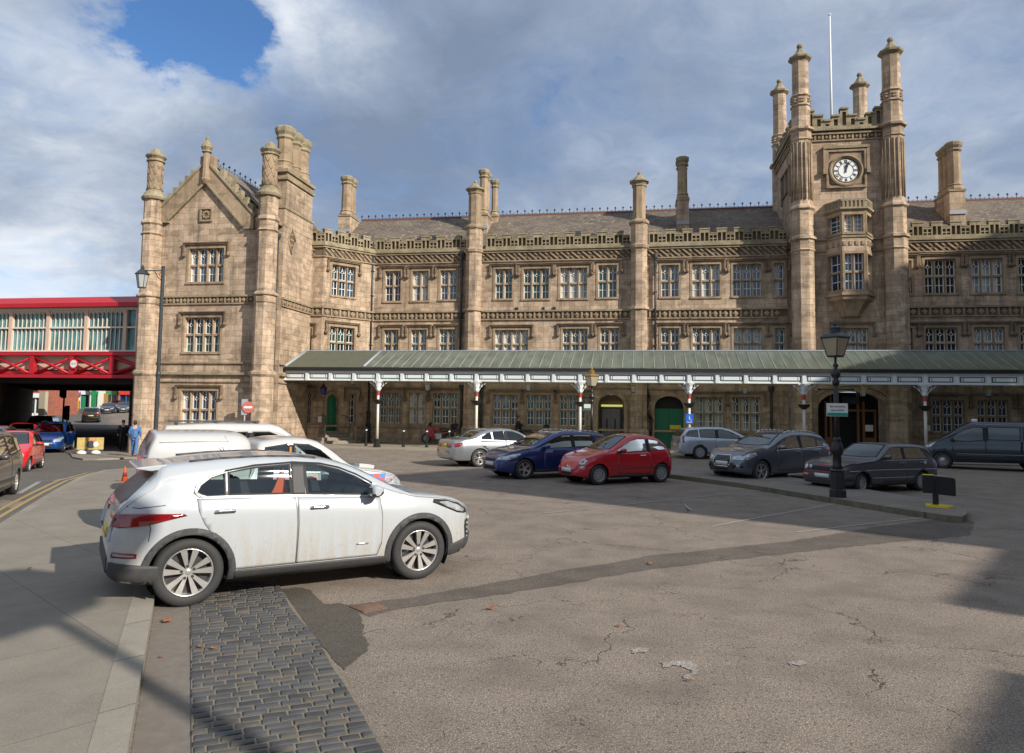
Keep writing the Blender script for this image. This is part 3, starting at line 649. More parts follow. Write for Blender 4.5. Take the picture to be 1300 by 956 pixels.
# chimneys standing in the roof
def chimney(pxl, pxr, ytop, ybase, yplinth, Y, shafts, name='chimney', along=True):
    a, b = onY(pxl, ytop, Y), onY(pxr, ytop, Y); zt = a.z; zp = onY((pxl+pxr)/2, yplinth, Y).z; zb = onY((pxl+pxr)/2, ybase, Y).z
    w = b.x-a.x; mb = MB(); pw = w*.5 if shafts > 1 else w*.55; cx = (a.x+b.x)/2; L = shafts*.62*.5+.1
    mb.box(cx-w*.46, cx+w*.46, Y-.05-L, Y+L+.05, zb-1.2, zp, 0); mb.box(cx-w*.52, cx+w*.52, Y-.1-L, Y+L+.1, zp-.12, zp, 2)
    mb.box(cx-w*.5, cx+w*.5, Y-.12-L, Y-.05-L+.01, zb-.1, zb+.12, 5)
    for i in range(shafts):
        y = Y-L+.32+i*.62; r = w*.40; hh = zt-zp
        octo(mb, cx, y, [(r+.12, zp), (r+.12, zp+.1), (r+.02, zp+.24), (r+.07, zp+.3), (r, zp+.38), (r*.95, zt-.62)], m=3)
        octo(mb, cx, y, [(r*.95, zt-.62), (r+.08, zt-.52), (r*.98, zt-.4), (r+.1, zt-.26), (r+.12, zt-.08), (r+.02, zt)], m=2)
    return mb.build(name, MT, ST)
chimney(436.5, 452, 227, 296, 276, 46.6, 2); chimney(610, 623, 218.5, 292, 275, 46.2, 2); chimney(624, 634, 229, 292, 275, 47.4, 1)
chimney(858, 874, 203, 287, 256, 45.8, 2); chimney(1193, 1214, 187, 276, 247, 45.8, 3)
# rainwater pipes
def pipe(fr, px, yt, yb, d=.16, r=.075, hopper=True):
    u, zt = fr.px(px, yt, d); zb = fr.px(px, yb, d)[1]; mb = MB(fr)
    mb.tube((u, d, zb), (u, d, zt), r, 8)
    if hopper: mb.lathe([(.06, -.35), (.16, -.12), (.17, 0), (.19, .02), (.19, .06)], u, d, 6, 0, cz=zt)
    z = zb+.3
    while z < zt-.4: mb.box(u-.09, u+.09, .0, d+r+.01, z, z+.06); z += 1.55
    mb.build('drainpipe', M['pipe'], ST)
pipe(FM, 474, 306, 445, r=.06, hopper=False); pipe(FM, 586.5, 322, 445); pipe(FM, 832, 324, 445, r=.065)
pipe(FM, 586, 490, 562, d=.14); pipe(FM, 611.5, 490, 562, d=.14); pipe(FM, 979, 492, 566, d=.14)
mb = MB(FM); q = [FM.px(x, y, .2) for x, y in ((819,486),(824,505),(820,520),(827,532),(825,560))]; mb.path([(a, .2, b) for a, b in q], .09, 8); mb.build('crooked_drainpipe', M['iron'], ST)
u, _ = FM.px(470, 500); mb = MB(FD)
# ---- corner: short facet and diagonal wall -----------------------
WA1 = wins(FA, [(387.5,395,417,455,1)]); WA3 = wins(FA, [(386.5,394,498.5,537,1)])
mb = MB(FA); wall(mb, -19.9, -18.7, -.8, ZC, [w[:4] for w in WA1+WA3]); fa = mb.build('corner_wall', MT, ST)
for w in WA1+WA3: window(FA, fa, w, 1)
WD1 = wins(FD, [(422,450.5,337.5,376,3)]); WD2 = wins(FD, [(419,449,415.5,455,3)]); WD3 = wins(FD, [(443.5,451.3,499,537,1)])
dd = px2(FD, 412.8, 427.6, 500.3, 547); L = 3.484
mb = MB(FD); wall(mb, 0, L, -.8, ZC, [w[:4] for w in WD1+WD2+WD3]+[dd]); spandrel(mb, dd[0]+.002, dd[1]-.002, dd[3]-.45, dd[3], -.315, -.004); archring(mb, dd[0], dd[1], dd[2], dd[3]-.45, dd[3], .003, .1, .16)
fd = mb.build('corner_wall', MT, ST)
for w in WD1+WD2+WD3: window(FD, fd, w, w[4])
mb = MB(FD); mb.poly([(dd[0],-.25,dd[2]),(dd[1],-.25,dd[2]),(dd[1],-.25,dd[3]),(dd[0],-.25,dd[3])]); w_ = (dd[1]-dd[0])/5
for k in range(5): mb.box(dd[0]+k*w_+.015, dd[0]+(k+1)*w_-.015, -.249, -.225, dd[2], dd[3])
mb.build('green_door', M['door'], fd)
for fr, a, b in ((FA, -19.9, -18.6), (FD, -.06, L+.03)):
    mb = MB(fr); band(mb, a, b, ZC-.62, ZC-.14, 'wave', m=3); mb.box(a, b, .002, .22, ZC-.02, ZC+.1, 2); mb.build('frieze', MT, ST); mb = MB(fr); band(mb, a, b, ZS-.52, ZS-.1, 'loz', m=3); mb.build('string_course', MT, ST); mb = MB(fr); mb.box(a, b, .002, .10, 1.0, 1.12, 3); mb.build('plinth', MT, ST)
    mb = MB(fr); parapet(mb, a+.02, b-.1, ZC+.1, m=2, mr=1); mb.build('parapet', MT, ST)
# steps and railing up to the green door
mb = MB(FD); c = (dd[0]+dd[1])/2; n = 4; H = dd[2]
for k in range(n): mb.box(c-.62-.22*k, c+.62+.22*k, .003, .35+.32*k, -.4, H-(H-.05)*k/n, 0)
o = mb.build('door_step', M['step'], fd); bevel(o, .012)
for s_ in (-1, 1):
    mb = MB(FD); P = [(c+s_*.62, .05, H+.95), (c+s_*.66, .5, H+.9), (c+s_*1.05, 1.35, 1.0), (c+s_*1.2, 1.5, .85)]; mb.path(P, .022)
    for t in (0, .33, .66, 1): a_, b_ = Vector(P[1]), Vector(P[2]); q = a_.lerp(b_, t); mb.tube((q.x, q.y, q.z), (q.x, q.y, q.z-.95), .014)
    mb.build('handrail', M['pipe'], fd)
# ---- gabled wing ---------------------------------------------------
WG = wins(FW, [(240.3,283.6,315.2,357.8,4,'glass_blue'),(234.7,278.9,403,446.8,4),(229.9,274.3,496,545,4,'glass_blue')])
def wz(y, x=262): return FW.px(x, y)[1]
def wx(x, y=400): return FW.px(x, y)[0]
xl, xr = -27.0, -19.75; zk = wz(283); xa, za = FW.px(264.5, 205)
mb = MB(FW); wall(mb, xl, xr, -1.2, zk, [w[:4] for w in WG]); mb.poly([(xl,0,zk),(xr,0,zk),(xa,0,za)], 0)
mb.poly([(xl,0,-1.2),(xl,-7.5,-1.2),(xl,-7.5,zk),(xl,0,zk)], 0)
fs = MB(FS)
wing = mb.build('gabled_wing', MT, ST)
mb = MB(FS); wall(mb, -.0, .95, -1.2, zk-.1, [], d=-.4); br0 = .95; wall(mb, br0, 4.6, -1.2, zk, [], d=.0); mb.poly([(br0,-.4,-1.2),(br0,0,-1.2),(br0,0,zk),(br0,-.4,zk)])
mb.build('wing_side_wall', MT, wing)
for w in WG: window(FW, wing, w, 4, gl=w[5])
mb = MB(FW); band(mb, xl, xr, wz(385), wz(377.5), 'loz', m=3)
for y, dd_, hh in ((459.5, .10, .09), (472.5, .2, .14), (483.6, .08, .07)): mb.box(xl, xr, .002, dd_, wz(y)-hh, wz(y), 2 if y == 472.5 else 3)
mb.build('string_course', MT, wing)
mb = MB(FW); mb.box(xl, xr, .002, .15, -1.2, .75, 0); mb.build('plinth', MT, wing)
mb = MB(FS); zf = wz(385)
for a, b, d_ in ((-.0, .95, -.4), (.95, 4.6, 0.)): band(mb, a, b, zf, wz(377.5), 'loz', d=d_, m=3); mb.box(a, b, d_+.002, d_+.2, wz(472.5)-.14, wz(472.5), 2); mb.box(a, b, d_+.002, d_+.1, wz(459.5)-.09, wz(459.5), 3); mb.box(a, b, d_+.002, d_+.08, wz(483.6)-.07, wz(483.6), 3)
mb.build('frieze', MT, wing)
# coping of the gable with its stepped battlement
kl_, kr_ = FW.px(207, 278), FW.px(318, 283); hw = (kr_[0]-kl_[0])/2; mb = MB(FW)
ap = (xa, FW.px(264.5, 232)[1])
for e, s_ in ((kl_, 1), (kr_, -1)):
    ix, iz = (FW.px(216, 280) if s_ == 1 else FW.px(311, 288)); dx_, dz_ = ap[0]-ix, ap[1]-iz; L_ = sqrt(dx_*dx_+dz_*dz_); nx_, nz_ = -dz_/L_*s_, dx_/L_*s_
    w1 = .82
    mb.prism([(ix, iz), (ap[0], ap[1]), (ap[0], ap[1]+w1*1.35), (ix+nx_*w1, iz+nz_*w1)], -.25, .13, 3)
    mb.prism([(ix+nx_*-.05, iz+nz_*-.05), (ap[0], ap[1]-.07), (ap[0], ap[1]+.09), (ix+nx_*.06, iz+nz_*.06)], .131, .20, 2)
    mb.prism([(ix+nx_*w1, iz+nz_*w1), (ap[0], ap[1]+w1*1.35), (ap[0], ap[1]+w1*1.35+.16), (ix+nx_*(w1+.12), iz+nz_*(w1+.12))], -.3, .2, 2)
    for k in range(6):
        t0 = .06+k*.155; t1 = t0+.095; b0 = (ix+dx_*t0+nx_*(w1+.08), iz+dz_*t0+nz_*(w1+.08)); b1 = (ix+dx_*t1+nx_*(w1+.08), iz+dz_*t1+nz_*(w1+.08)); u_ = .30
        mb.prism([b0, b1, (b1[0]-0*u_, b1[1]+u_*.75), (b0[0]+0*nx_*u_, b1[1]+u_*.75)], -.22, .12, 2)
    mb.box(min(ix-s_*.01, ix-s_*.55), max(ix-s_*.01, ix-s_*.55), -.26, .12, iz-.05, iz+.45, 3); mb.box(min(ix, ix-s_*.6), max(ix, ix-s_*.6), -.3, .2, iz-.15, iz-.052, 2)
bz = FW.px(264.5, 199)[1]
mb.box(xa-.42, xa-.16, -.25, .1, ap[1]+.75, bz, 3); mb.box(xa+.16, xa+.42, -.25, .1, ap[1]+.75, bz, 3); mb.box(xa-.17, xa+.17, -.24, .0, ap[1]+.7, bz-.15, 1)
fz = FW.px(264.5, 175)[1]
mb.lathe([(.10, ap[1]-.1), (.24, ap[1]+.12), (.20, ap[1]+.2), (.17, fz-.95)], xa, .17, 8, 3); mb.lathe([(.17, fz-.95), (.28, fz-.88), (.22, fz-.8), (.32, fz-.62), (.26, fz-.45), (.08, fz-.2), (.1, fz-.12), (.04, fz)], xa, .17, 8, 2)
mb.build('gable_coping', MT, wing)
# carved square panel
a, b = FW.px(254, 281)[0], FW.px(270, 281)[0]; z0, z1 = wz(281.5), wz(264)
mb = MB(FW)
for q in ((a, b, z0, z0+.09), (a, b, z1-.09, z1), (a, a+.09, z0+.09, z1-.09), (b-.09, b, z0+.09, z1-.09)): mb.box(q[0], q[1], .003, .09, q[2], q[3], 3)
mb.box(a+.09, b-.09, .003, .02, z0+.09, z1-.09, 1); c_, zc_ = (a+b)/2, (z0+z1)/2
for k in range(8): t = 2*pi*k/8; mb.lathe([(.06, 0), (.08, .05), (.03, .08)], c_+.2*cos(t), .02, 6, 3, ax=1, cz=zc_+.2*sin(t)) if False else mb.box(c_+.17*cos(t)-.06, c_+.17*cos(t)+.06, .02, .07, zc_+.17*sin(t)-.05, zc_+.17*sin(t)+.05, 3)
mb.build('carved_panel', MT, wing)
def wing_turret(pc, yt, ycap, ydia, ymould, half):
    x = FW.px(pc, 300, .15)[0]; y = 35.55; mb = MB(); zt, zc_, zd, zm = [FW.px(pc, q, .15)[1] for q in (yt, ycap, ydia, ymould)]
    Z1, Z2 = wz(377.5), wz(472.5)
    octo(mb, x, y, [(half+.16, -1.3), (half+.16, .75), (half+.04, .95), (half+.04, Z2-.25), (half+.14, Z2-.12), (half+.14, Z2), (half, Z2+.1), (half, zf-.1), (half+.07, zf-.02), (half+.02, zf), (half+.02, Z1), (half+.13, Z1+.02), (half+.12, Z1+.12), (half-.03, Z1+.22), (half-.03, wz(299)), (half+.06, wz(297)), (half-.03, wz(295)), (half-.03, wz(286)), (half+.07, wz(284)), (half+.05, wz(281)), (half-.05, wz(279)), (half-.05, zm-.45)])
    mb.lathe([(half-.05, zm-.45), (half+.06, zm-.4), (half+.10, zm-.28), (half-.02, zm-.1), (half-.06, zm), (half-.14, zm+.06), (half-.14, zm+.16), (half-.11, zm+.18)], x, y, 16, 2)
    mb.lathe([(half-.17, zm+.18), (half-.17, zd)], x, y, 16, 3)
    mb.lathe([(half-.17, zd), (half-.08, zd+.05), (half-.08, zd+.1), (half-.14, zd+.14), (half-.14, zc_-.15), (half-.02, zc_-.02), (half-.02, zc_+.06), (half-.12, zc_+.1)], x, y, 16, 2)
    mb.lathe([(half-.22, zc_+.1), (half-.22, zc_+.14), (half-.3, zt-.12), (half-.42, zt)], x, y, 8, 2)
    # lozenge carving
    r = half-.17; n = 7; rows = 4; hz = (zd-zm-.18)/rows
    for j in range(rows):
        for k in range(n):
            t = 2*pi*(k+.5*(j % 2))/n; z = zm+.18+hz*j
            pt = lambda tt, zz: (x+r*cos(tt), y+r*sin(tt), zz)
            for s_ in (-1, 1): mb.tube(pt(t, z), pt(t+s_*pi/n, z+hz), .028, 4, 3)
    return mb.build('turret', MT, wing)
wing_turret(193.5, 189.5, 200, 207.5, 246, .56); wing_turret(339.5, 181.5, 192, 199, 241, .56)
# wing roof and its crest, chimney stack with diamond
mb = MB(); yb = 47.
mb.poly([(xl,35.9,zk),(xa,35.9,za+.1),(xa,yb,za+.1),(xl,yb,zk)]); mb.poly([(xr+.3,35.9,zk-.1),(xa,35.9,za+.1),(xa,yb,za+.1),(xr+.3,yb,zk-.1)]); mb.build('roof', M['slate'], wing)
mb = MB(); crest(mb, 36.6, yb, lambda u: (xa, u, za+.1), .55); mb.build('ridge_cresting', M['iron'], wing)
def sY(u, v, X=-19.4): d = ray(u, v); k = X/d.x; return d.y*k, CH+d.z*k
z_a = sY(385, 277)[1]; z_b = sY(383, 240)[1]; mb = MB()
mb.box(-20.7, -19.39, 36.65, 40.15, zk-.02, z_a, 0); mb.box(-20.75, -19.34, 36.6, 40.2, z_a-.02, z_a+.12, 2)
mb.prism([(-20.7, z_a+.12), (-19.4, z_a+.12), (-19.4, z_b), (-20.35, z_b)], 36.8, 40.0, 0)
mb.box(-20.5, -19.3, 36.7, 40.1, z_b, z_b+.14, 2); mb.box(-20.42, -19.38, 36.8, 40.0, z_b+.14, z_b+.42, 3); mb.box(-20.5, -19.28, 36.65, 40.15, z_b+.42, z_b+.60, 2)
zt = sY(378, 166)[1]
for k in range(3):
    y = 37.35+k*1.02; r = .44
    octo(mb, -19.88, y, [(r+.1, z_b+.6), (r+.1, z_b+.75), (r, z_b+.9), (r, z_b+1.1), (r+.05, z_b+1.15), (r-.03, z_b+1.25), (r-.03, zt-.75)], m=3)
    octo(mb, -19.88, y, [(r-.03, zt-.75), (r+.06, zt-.66), (r+.02, zt-.5), (r+.12, zt-.34), (r+.16, zt-.1), (r+.05, zt)], m=2)
yd, zd = sY(370, 305); k = .55
mb.prism([(yd-k*.75, zd), (yd, zd-k*1.35), (yd+k*.75, zd), (yd, zd+k*1.35)], -19.398, -19.33, 3, 0) if False else None
for s1, s2 in ((1,1),(1,-1),(-1,1),(-1,-1)): mb.tube((-19.37, yd+s1*.42, zd), (-19.37, yd, zd+s2*.8), .05, 4, 3)
mb.poly([(-19.385, yd-.4, zd), (-19.385, yd, zd-.78), (-19.385, yd+.4, zd), (-19.385, yd, zd+.78)], 1)
for t in (-.3, 0, .3): mb.box(-19.384, -19.35, yd-.2+abs(t)*.3, yd+.2-abs(t)*.3, zd+t-.05, zd+t+.05, 3)
mb.build('chimney_stack', MT, wing)
pz0, pz1 = wz(297), -.5; mb = MB(); mb.tube((-19.62, 36.45, pz1), (-19.62, 36.45, pz0), .06, 8); mb.lathe([(.06, -.3), (.15, -.1), (.16, .08)], -19.62, 36.45, 6, 0, cz=pz0); [mb.box(-19.8, -19.55, 36.4, 36.5, z, z+.06) for z in (1., 2.6, 4.2, 5.8, 7.4, 9.)]; mb.build('drainpipe', M['pipe'], wing)
# ---- clock tower ---------------------------------------------------
TW = MB(FT); tx0, tx1 = FT.px(1016, 300)[0], FT.px(1134, 300)[0]
def tz(y, x=1073): return FT.px(x, y)[1]
ztop = tz(164)
uA, zA0 = FT.px(1038.3, 560)[0], 0.; uB = FT.px(1124.9, 560)[0]; zA1 = tz(497, 1081)
WT2 = wins(FT, [(1062,1102,416.5,455,3,'glass_pale')]); hole = (uA, uB, 0., zA1)
wall(TW, tx0, tx1, -.3, ztop, [w[:4] for w in WT2]+[hole])
spandrel(TW, uA+.002, uB-.002, 2.35, zA1, -.315, -.004, pw=.85); archring(TW, uA, uB, .06, 2.35, zA1, .003, .14, .28); archring(TW, uA-.3, uB+.3, .06, 2.35, zA1+.3, .004, .22, .14)
for X_, sg in ((tx0-.25, -1), (tx1+.25, 1)):
    TW.poly([(X_,0,-.3),(X_,-6.2,-.3),(X_,-6.2,ztop),(X_,0,ztop)], 0)
TW.poly([(tx0,-6.2,ztop-8),(tx1,-6.2,ztop-8),(tx1,-6.2,ztop),(tx0,-6.2,ztop)], 0); TW.poly([(tx0-.25,0,ztop-.2),(tx1+.25,0,ztop-.2),(tx1+.25,-6.2,ztop-.2),(tx0-.25,-6.2,ztop-.2)], 5)
tower = TW.build('clock_tower', MT, ST)
for w in WT2: window(FT, tower, w, 3, gl=w[5])
mb = MB(FT)
mb.poly([(uA-.3,-2.2,0),(uB+.3,-2.2,0),(uB+.3,-2.2,zA1),(uA-.3,-2.2,zA1)], 0)
for x in (1048, 1054.5, 1089, 1096): u_ = FT.px(x, 540, -1.2)[0]; mb.box(u_-.06, u_+.06, -1.25, -1.1, .06, 3.4 if x in (1054.5, 1089) else 2.9, 1)
ua_, ub_ = FT.px(1046, 540, -1.2)[0], FT.px(1112, 540, -1.2)[0]
mb.box(ua_, ub_, -1.22, -1.12, 2.32, 2.44, 1); mb.box(ua_, FT.px(1054.5, 540, -1.2)[0], -1.2, -1.15, .06, .9, 1); mb.box(FT.px(1096, 540, -1.2)[0], ub_, -1.2, -1.15, .06, .9, 1); mb.box(ub_-.1, ub_, -1.22, -1.12, .06, 2.32, 1)
u_ = FT.px(1070, 514, -1.0)[0]; mb.box(u_, u_+.85, -1.05, -1.0, 2.75, 3.12, 2)
for x in (1104, 1099): u_ = FT.px(x, 546, -1.0)[0]; mb.box(u_, u_+.2, -1.08, -1.05, 1.25, 1.6, 3)
mb.build('entrance_doorway', [M['black'], M['wood'], M['pipe'], M['plate']], tower)
for w in ((1086, 1104),): pass
mb = MB(FT)
band(mb, tx0, tx1, tz(177), tz(170.5), 'loz', m=3); mb.box(tx0, tx1, .002, .25, ztop-.1, ztop+.02, 2)
zs_ = tz(302.5); mb.box(tx0, tx1, .002, .16, zs_-.12, zs_, 2); mb.box(tx0, tx1, .002, .09, zs_-.75, zs_-.66, 3)
fl = MB(Frame(tx0-.25, 41.8, -pi/2))
band(fl, -6.2, 0, tz(177), tz(170.5), 'loz', m=3); fl.box(-6.2, 0, .002, .25, ztop-.1, ztop+.02, 2)
mb.build('frieze', MT, tower); fl.build('frieze', MT, tower)
mb = MB(FT)
zp = ztop+.02; u = tx0+.4; wtot = tx1-tx0-.8; mb.box(tx0, tx1, -.25, .08, zp, zp+.18, 2)
heights = [1.15, .85, .55, .8, 1.2, .8, .55, .85, 1.15]; sw = wtot/len(heights)
for i, h in enumerate(heights):
    a = u+i*sw; mb.box(a, a+sw, -.28, .12, zp+h-.1, zp+h, 2); mb.box(a, a+sw, -.2, -.1, zp+.18, zp+h-.1, 1)
    for q in (a, a+sw-.12): mb.box(q, q+.12, -.22, .04, zp+.18, zp+h-.1, 2)
    mb.box(a, a+sw, -.22, .039, zp+h-.24, zp+h-.1, 2)
mb.build('parapet', MT, tower)
mb = MB(Frame(tx0-.25, 41.8, -pi/2)); parapet(mb, -5.9, -.3, zp, per=1., m=2); mb.build('parapet', MT, tower)
mb = MB(Frame(tx0, 47.9)); parapet(mb, .3, tx1-tx0-.3, zp, per=1., m=2); mb.build('parapet', MT, tower)
def tower_turret(x, y, zc_, half, full=True, low=None):
    mb = MB(); z0 = -.3 if full else ztop-8.; b1 = tz(268, 1017); h = half
    prof = [(h+.1, z0), (h+.1, zs_-.8), (h+.18, zs_-.7), (h+.12, zs_-.62), (h+.12, zs_-.14), (h+.24, zs_-.1), (h+.22, zs_+.02), (h+.08, zs_+.12), (h+.08, b1-.1), (h+.2, b1), (h+.18, b1+.1), (h+.02, b1+.3), (h+.02, tz(179)), (h+.10, tz(178)), (h+.04, tz(177)), (h+.04, ztop-.15), (h+.2, ztop-.08), (h+.2, ztop+.04), (h, ztop+.15), (h, ztop+1.25)]
    octo(mb, x, y, prof if full else [(h+.04, z0)]+prof[-5:], m=0)
    z1 = ztop+1.25
    octo(mb, x, y, [(h, z1), (h+.08, z1+.06), (h-.02, z1+.16), (h-.02, z1+.56), (h+.07, z1+.64), (h-.04, z1+.78), (h-.06, z1+1.05), (h-.06, zc_-.12), (h+.12, zc_+.02), (h+.14, zc_+.12), (h-.02, zc_+.2), (.28, zc_+.42), (.16, zc_+.62), (.1, zc_+.66), (.17, zc_+.76), (.17, zc_+.86), (.08, zc_+.95), (.02, zc_+.97)], ms=[0]*7+[2]*11)
    for k in range(8):
        t = 2*pi*k/8; c, s_ = x+(h-.02)*.93*cos(t), y+(h-.02)*.93*sin(t)
        if s_ < y+.1:
            for dz in (.25, .40): mb.box(c-.1, c+.1, s_-.06, s_+.06, z1+dz, z1+dz+.08, 3)
            if full:  # sunk panels of the lower stage
                for o_ in (-.1, .1): mb.tube((x+(h+.06)*.93*cos(t)-sin(t)*o_, y+(h+.06)*.93*sin(t)+cos(t)*o_, b1+.5), (x+(h+.06)*.93*cos(t)-sin(t)*o_, y+(h+.06)*.93*sin(t)+cos(t)*o_, tz(182)), .045, 4, 3)
    return mb.build('turret', MT, tower)
p1 = FT.px(1015.5, 77, .1); p2 = FT.px(1130.5, 69, .1); tower_turret(p1[0], 41.7, p1[1], .50); tower_turret(p2[0], 41.7, p2[1], .52)
p3 = onY(989.5, 119, 47.6); p4 = onY(1091.5, 111, 47.6); tower_turret(p3.x, 47.6, p3.z, .47, False); tower_turret(p4.x, 47.6, p4.z, .47, False)
# side window of the tower
fl = Frame(tx0-.25, 41.8, -pi/2); a = fl.px(994, 232)[0]; b = fl.px(1003.5, 232)[0]; a, b = min(a, b), max(a, b)
mb = MB(fl); z0, z1 = fl.px(999, 247)[1], fl.px(999, 220)[1]
mb.box(a, b, .002, .06, z0, z1, 1); mb.box(a-.2, b+.2, .002, .16, z1, z1+.14, 3); mb.box((a+b)/2-.08, (a+b)/2+.08, .06, .12, z0, z1, 3); mb.box(a-.15, a, .002, .13, z0-.4, z1, 3); mb.box(b, b+.15, .002, .13, z0-.4, z1, 3)
mb.build('side_window', MT, tower)
# clock
cu, cz_ = FT.px(1073.2, 217.3); rr = .64; mb = MB(FT)
ou0, ou1, oz0, oz1 = FT.px(1048.3, 215)[0], FT.px(1099.5, 215)[0], tz(239), tz(190.5)
mb.box(ou0, ou1, .003, .08, oz0, oz1, 3)
for q in ((ou0, ou1, oz0, oz0+.12), (ou0, ou1, oz1-.12, oz1), (ou0, ou0+.12, oz0+.12, oz1-.12), (ou1-.12, ou1, oz0+.12, oz1-.12)): mb.box(q[0], q[1], .08, .16, q[2], q[3], 3)
for s1 in (-1, 1):
    for s2 in (-1, 1):
        cx_, cz2 = (ou1-.16 if s1 > 0 else ou0+.16), (oz1-.16 if s2 > 0 else oz0+.16); mb.prism([(cx_, cz2), (cx_-s1*.42, cz2), (cx_-s1*.12, cz2-s2*.12), (cx_, cz2-s2*.42)], .08, .085, 1)
def ringm(mb, r0, r1, d0, d1, m, n=40):
    for k in range(n):
        t0, t1 = 2*pi*k/n, 2*pi*(k+1)/n; A = [(cu+r*cos(t), d, cz_+r*sin(t)) for t in (t0, t1) for r, d in ((r0, d0), (r1, d1))]; mb.poly([A[0], A[1], A[3], A[2]], m)
ringm(mb, .88, .88, .08, .2, 3); ringm(mb, .88, .80, .2, .22, 3); ringm(mb, .80, .70, .22, .10, 3); ringm(mb, .70, .64, .10, .095, 1)
mb.box(ou0-.15, ou1+.15, .003, .22, oz1+.05, oz1+.2, 2)
for a in (ou0-.15, ou1): mb.box(a, a+.15, .003, .18, cz_+.1, oz1+.05, 3); mb.box(a-.03, a+.18, .003, .26, cz_-.18, cz_+.1, 2)
ck = mb.build('clock', MT, tower)
mb = MB(FT); n = 40
mb.face([mb.p(cu+rr*cos(2*pi*k/n), .10, cz_+rr*sin(2*pi*k/n)) for k in range(n)], 0)
for rad in (.635, .40, .385):
    for k in range(n): t0, t1 = 2*pi*k/n, 2*pi*(k+1)/n; mb.tube((cu+rad*cos(t0), .104, cz_+rad*sin(t0)), (cu+rad*cos(t1), .104, cz_+rad*sin(t1)), .009, 4, 1)
numer = ['XII','I','II','III','IV','V','VI','VII','VIII','IX','X','XI']
for i in range(12):
    t = pi/2-2*pi*i/12; s = numer[i]; ex = (cos(t), sin(t)); ey = (-sin(t), cos(t))
    def pt(a, b): return (cu+ex[0]*b-ey[0]*a, .106, cz_+ex[1]*b-ey[1]*a)
    wd = {'I': .035, 'V': .075, 'X': .075}; tot = sum(wd[c] for c in s)+.012*(len(s)-1); a = -tot/2
    for c in s:
        w_ = wd[c]; lo, hi = .425, .60
        L_ = {'I': [((w_/2, lo), (w_/2, hi))], 'V': [((0, hi), (w_/2, lo)), ((w_/2, lo), (w_, hi))], 'X': [((0, hi), (w_, lo)), ((0, lo), (w_, hi))]}[c]
        for (x0_, y0_), (x1_, y1_) in L_: mb.tube(pt(a+x0_, y0_), pt(a+x1_, y1_), .014, 4, 1)
        a += w_+.012
mb.build('clock_dial', [simple('clock face', (.82, .83, .82), .4, var=.03), M['black']], tower)
for ln, tt, w_ in ((.36, 0.04, .03), (.56, 2*pi*3.2/60, .022)):
    t = pi/2-tt; mb = MB(FT); e = (cos(t), sin(t)); f_ = (-sin(t), cos(t)); D = .125+w_*.3
    pts = [(-.12, -w_), (-.12, w_), (ln*.6, w_*1.4), (ln*.7, w_*2.4), (ln, 0), (ln*.7, -w_*2.4), (ln*.6, -w_*1.4)]
    mb.prism([(cu+e[0]*a+f_[0]*b, cz_+e[1]*a+f_[1]*b) for a, b in pts], D, D+.012, 0); mb.build('clock_hand', M['black'], tower)
# oriel window
ocx = FT.px(1078.5, 345)[0]; hwf, hwb, pj = .60, 1.18, .95
def oring(z, s=1., p=None): p = pj if p is None else p; return [(ocx-hwb*s, 0., z), (ocx-hwf*s, p*s, z), (ocx+hwf*s, p*s, z), (ocx+hwb*s, 0., z)]
mb = MB(FT)
def oseg(z0, s0, z1, s1, m):
    A, B = oring(z0, s0), oring(z1, s1)
    for k in range(3): mb.poly([A[k], A[k+1], B[k+1], B[k]], m)
def ocap(z, s0, s1, m): A, B = oring(z, s0), oring(z, s1); [mb.poly([A[k], A[k+1], B[k+1], B[k]], m) for k in range(3)]
oy = lambda y: FT.px(1078, y, .6)[1]
Z = dict(b=oy(401), c1=oy(384), c2=oy(373), w0=oy(370), w1=oy(322), s1=oy(314), s0=oy(303), u0=oy(298), u1=oy(273), p0=oy(270), p1=oy(263), p2=oy(254))
prof = [(Z['b'], .45), (Z['b']+.25, .55), (Z['c1'], .82), (Z['c1']+.12, .98), (Z['c1']+.14, 1.02), (Z['c2']-.15, 1.02), (Z['c2']-.12, 1.12), (Z['c2'], 1.12), (Z['w0'], 1.0)]
for (a, s0), (b, s1) in zip(prof, prof[1:]): oseg(a, s0, b, s1, 3)
A = oring(Z['b'], .45); mb.poly([A[0], A[1], A[2], A[3]], 3)
oseg(Z['w1'], 1., Z['u0'], 1., 0); oseg(Z['s0'], 1.06, Z['s0']+.1, 1.06, 2); ocap(Z['s0'], 1., 1.06, 2); ocap(Z['s0']+.1, 1., 1.06, 2); oseg(Z['u1'], 1., Z['p0'], 1., 0)
oseg(Z['p0'], 1.0, Z['p0']+.1, 1.15, 2); oseg(Z['p0']+.1, 1.15, Z['p0']+.2, 1.15, 2); oseg(Z['p0']+.2, 1.02, Z['p1']+.25, 1.02, 3); oseg(Z['p1']+.25, 1.07, Z['p1']+.36, 1.07, 2); ocap(Z['p1']+.25, 1., 1.07, 2); ocap(Z['p1']+.36, .0, 1.07, 2); oseg(Z['p1']+.36, .9, Z['p2']+.1, .3, 5)
for k in range(3):
    P0, P1 = Vector(oring(0, 1.03)[k]), Vector(oring(0, 1.03)[k+1]); L_ = (P1-P0).length; n = max(3, int(L_/.2))
    for i in range(n): q = P0.lerp(P1, (i+.5)/n); mb.box(q.x-.045, q.x+.045, q.y-.03, q.y+.04, Z['p0']+.2, Z['p1']+.34, 2)
    n = max(3, int(L_/.3))
    for i in range(n): q = P0.lerp(P1, (i+.5)/n); mb.box(q.x-.08, q.x+.08, q.y-.06, q.y+.02, Z['s0']-.42, Z['s0']-.2, 3)
mb.build('oriel_bay', MT, tower)
A = oring(0)
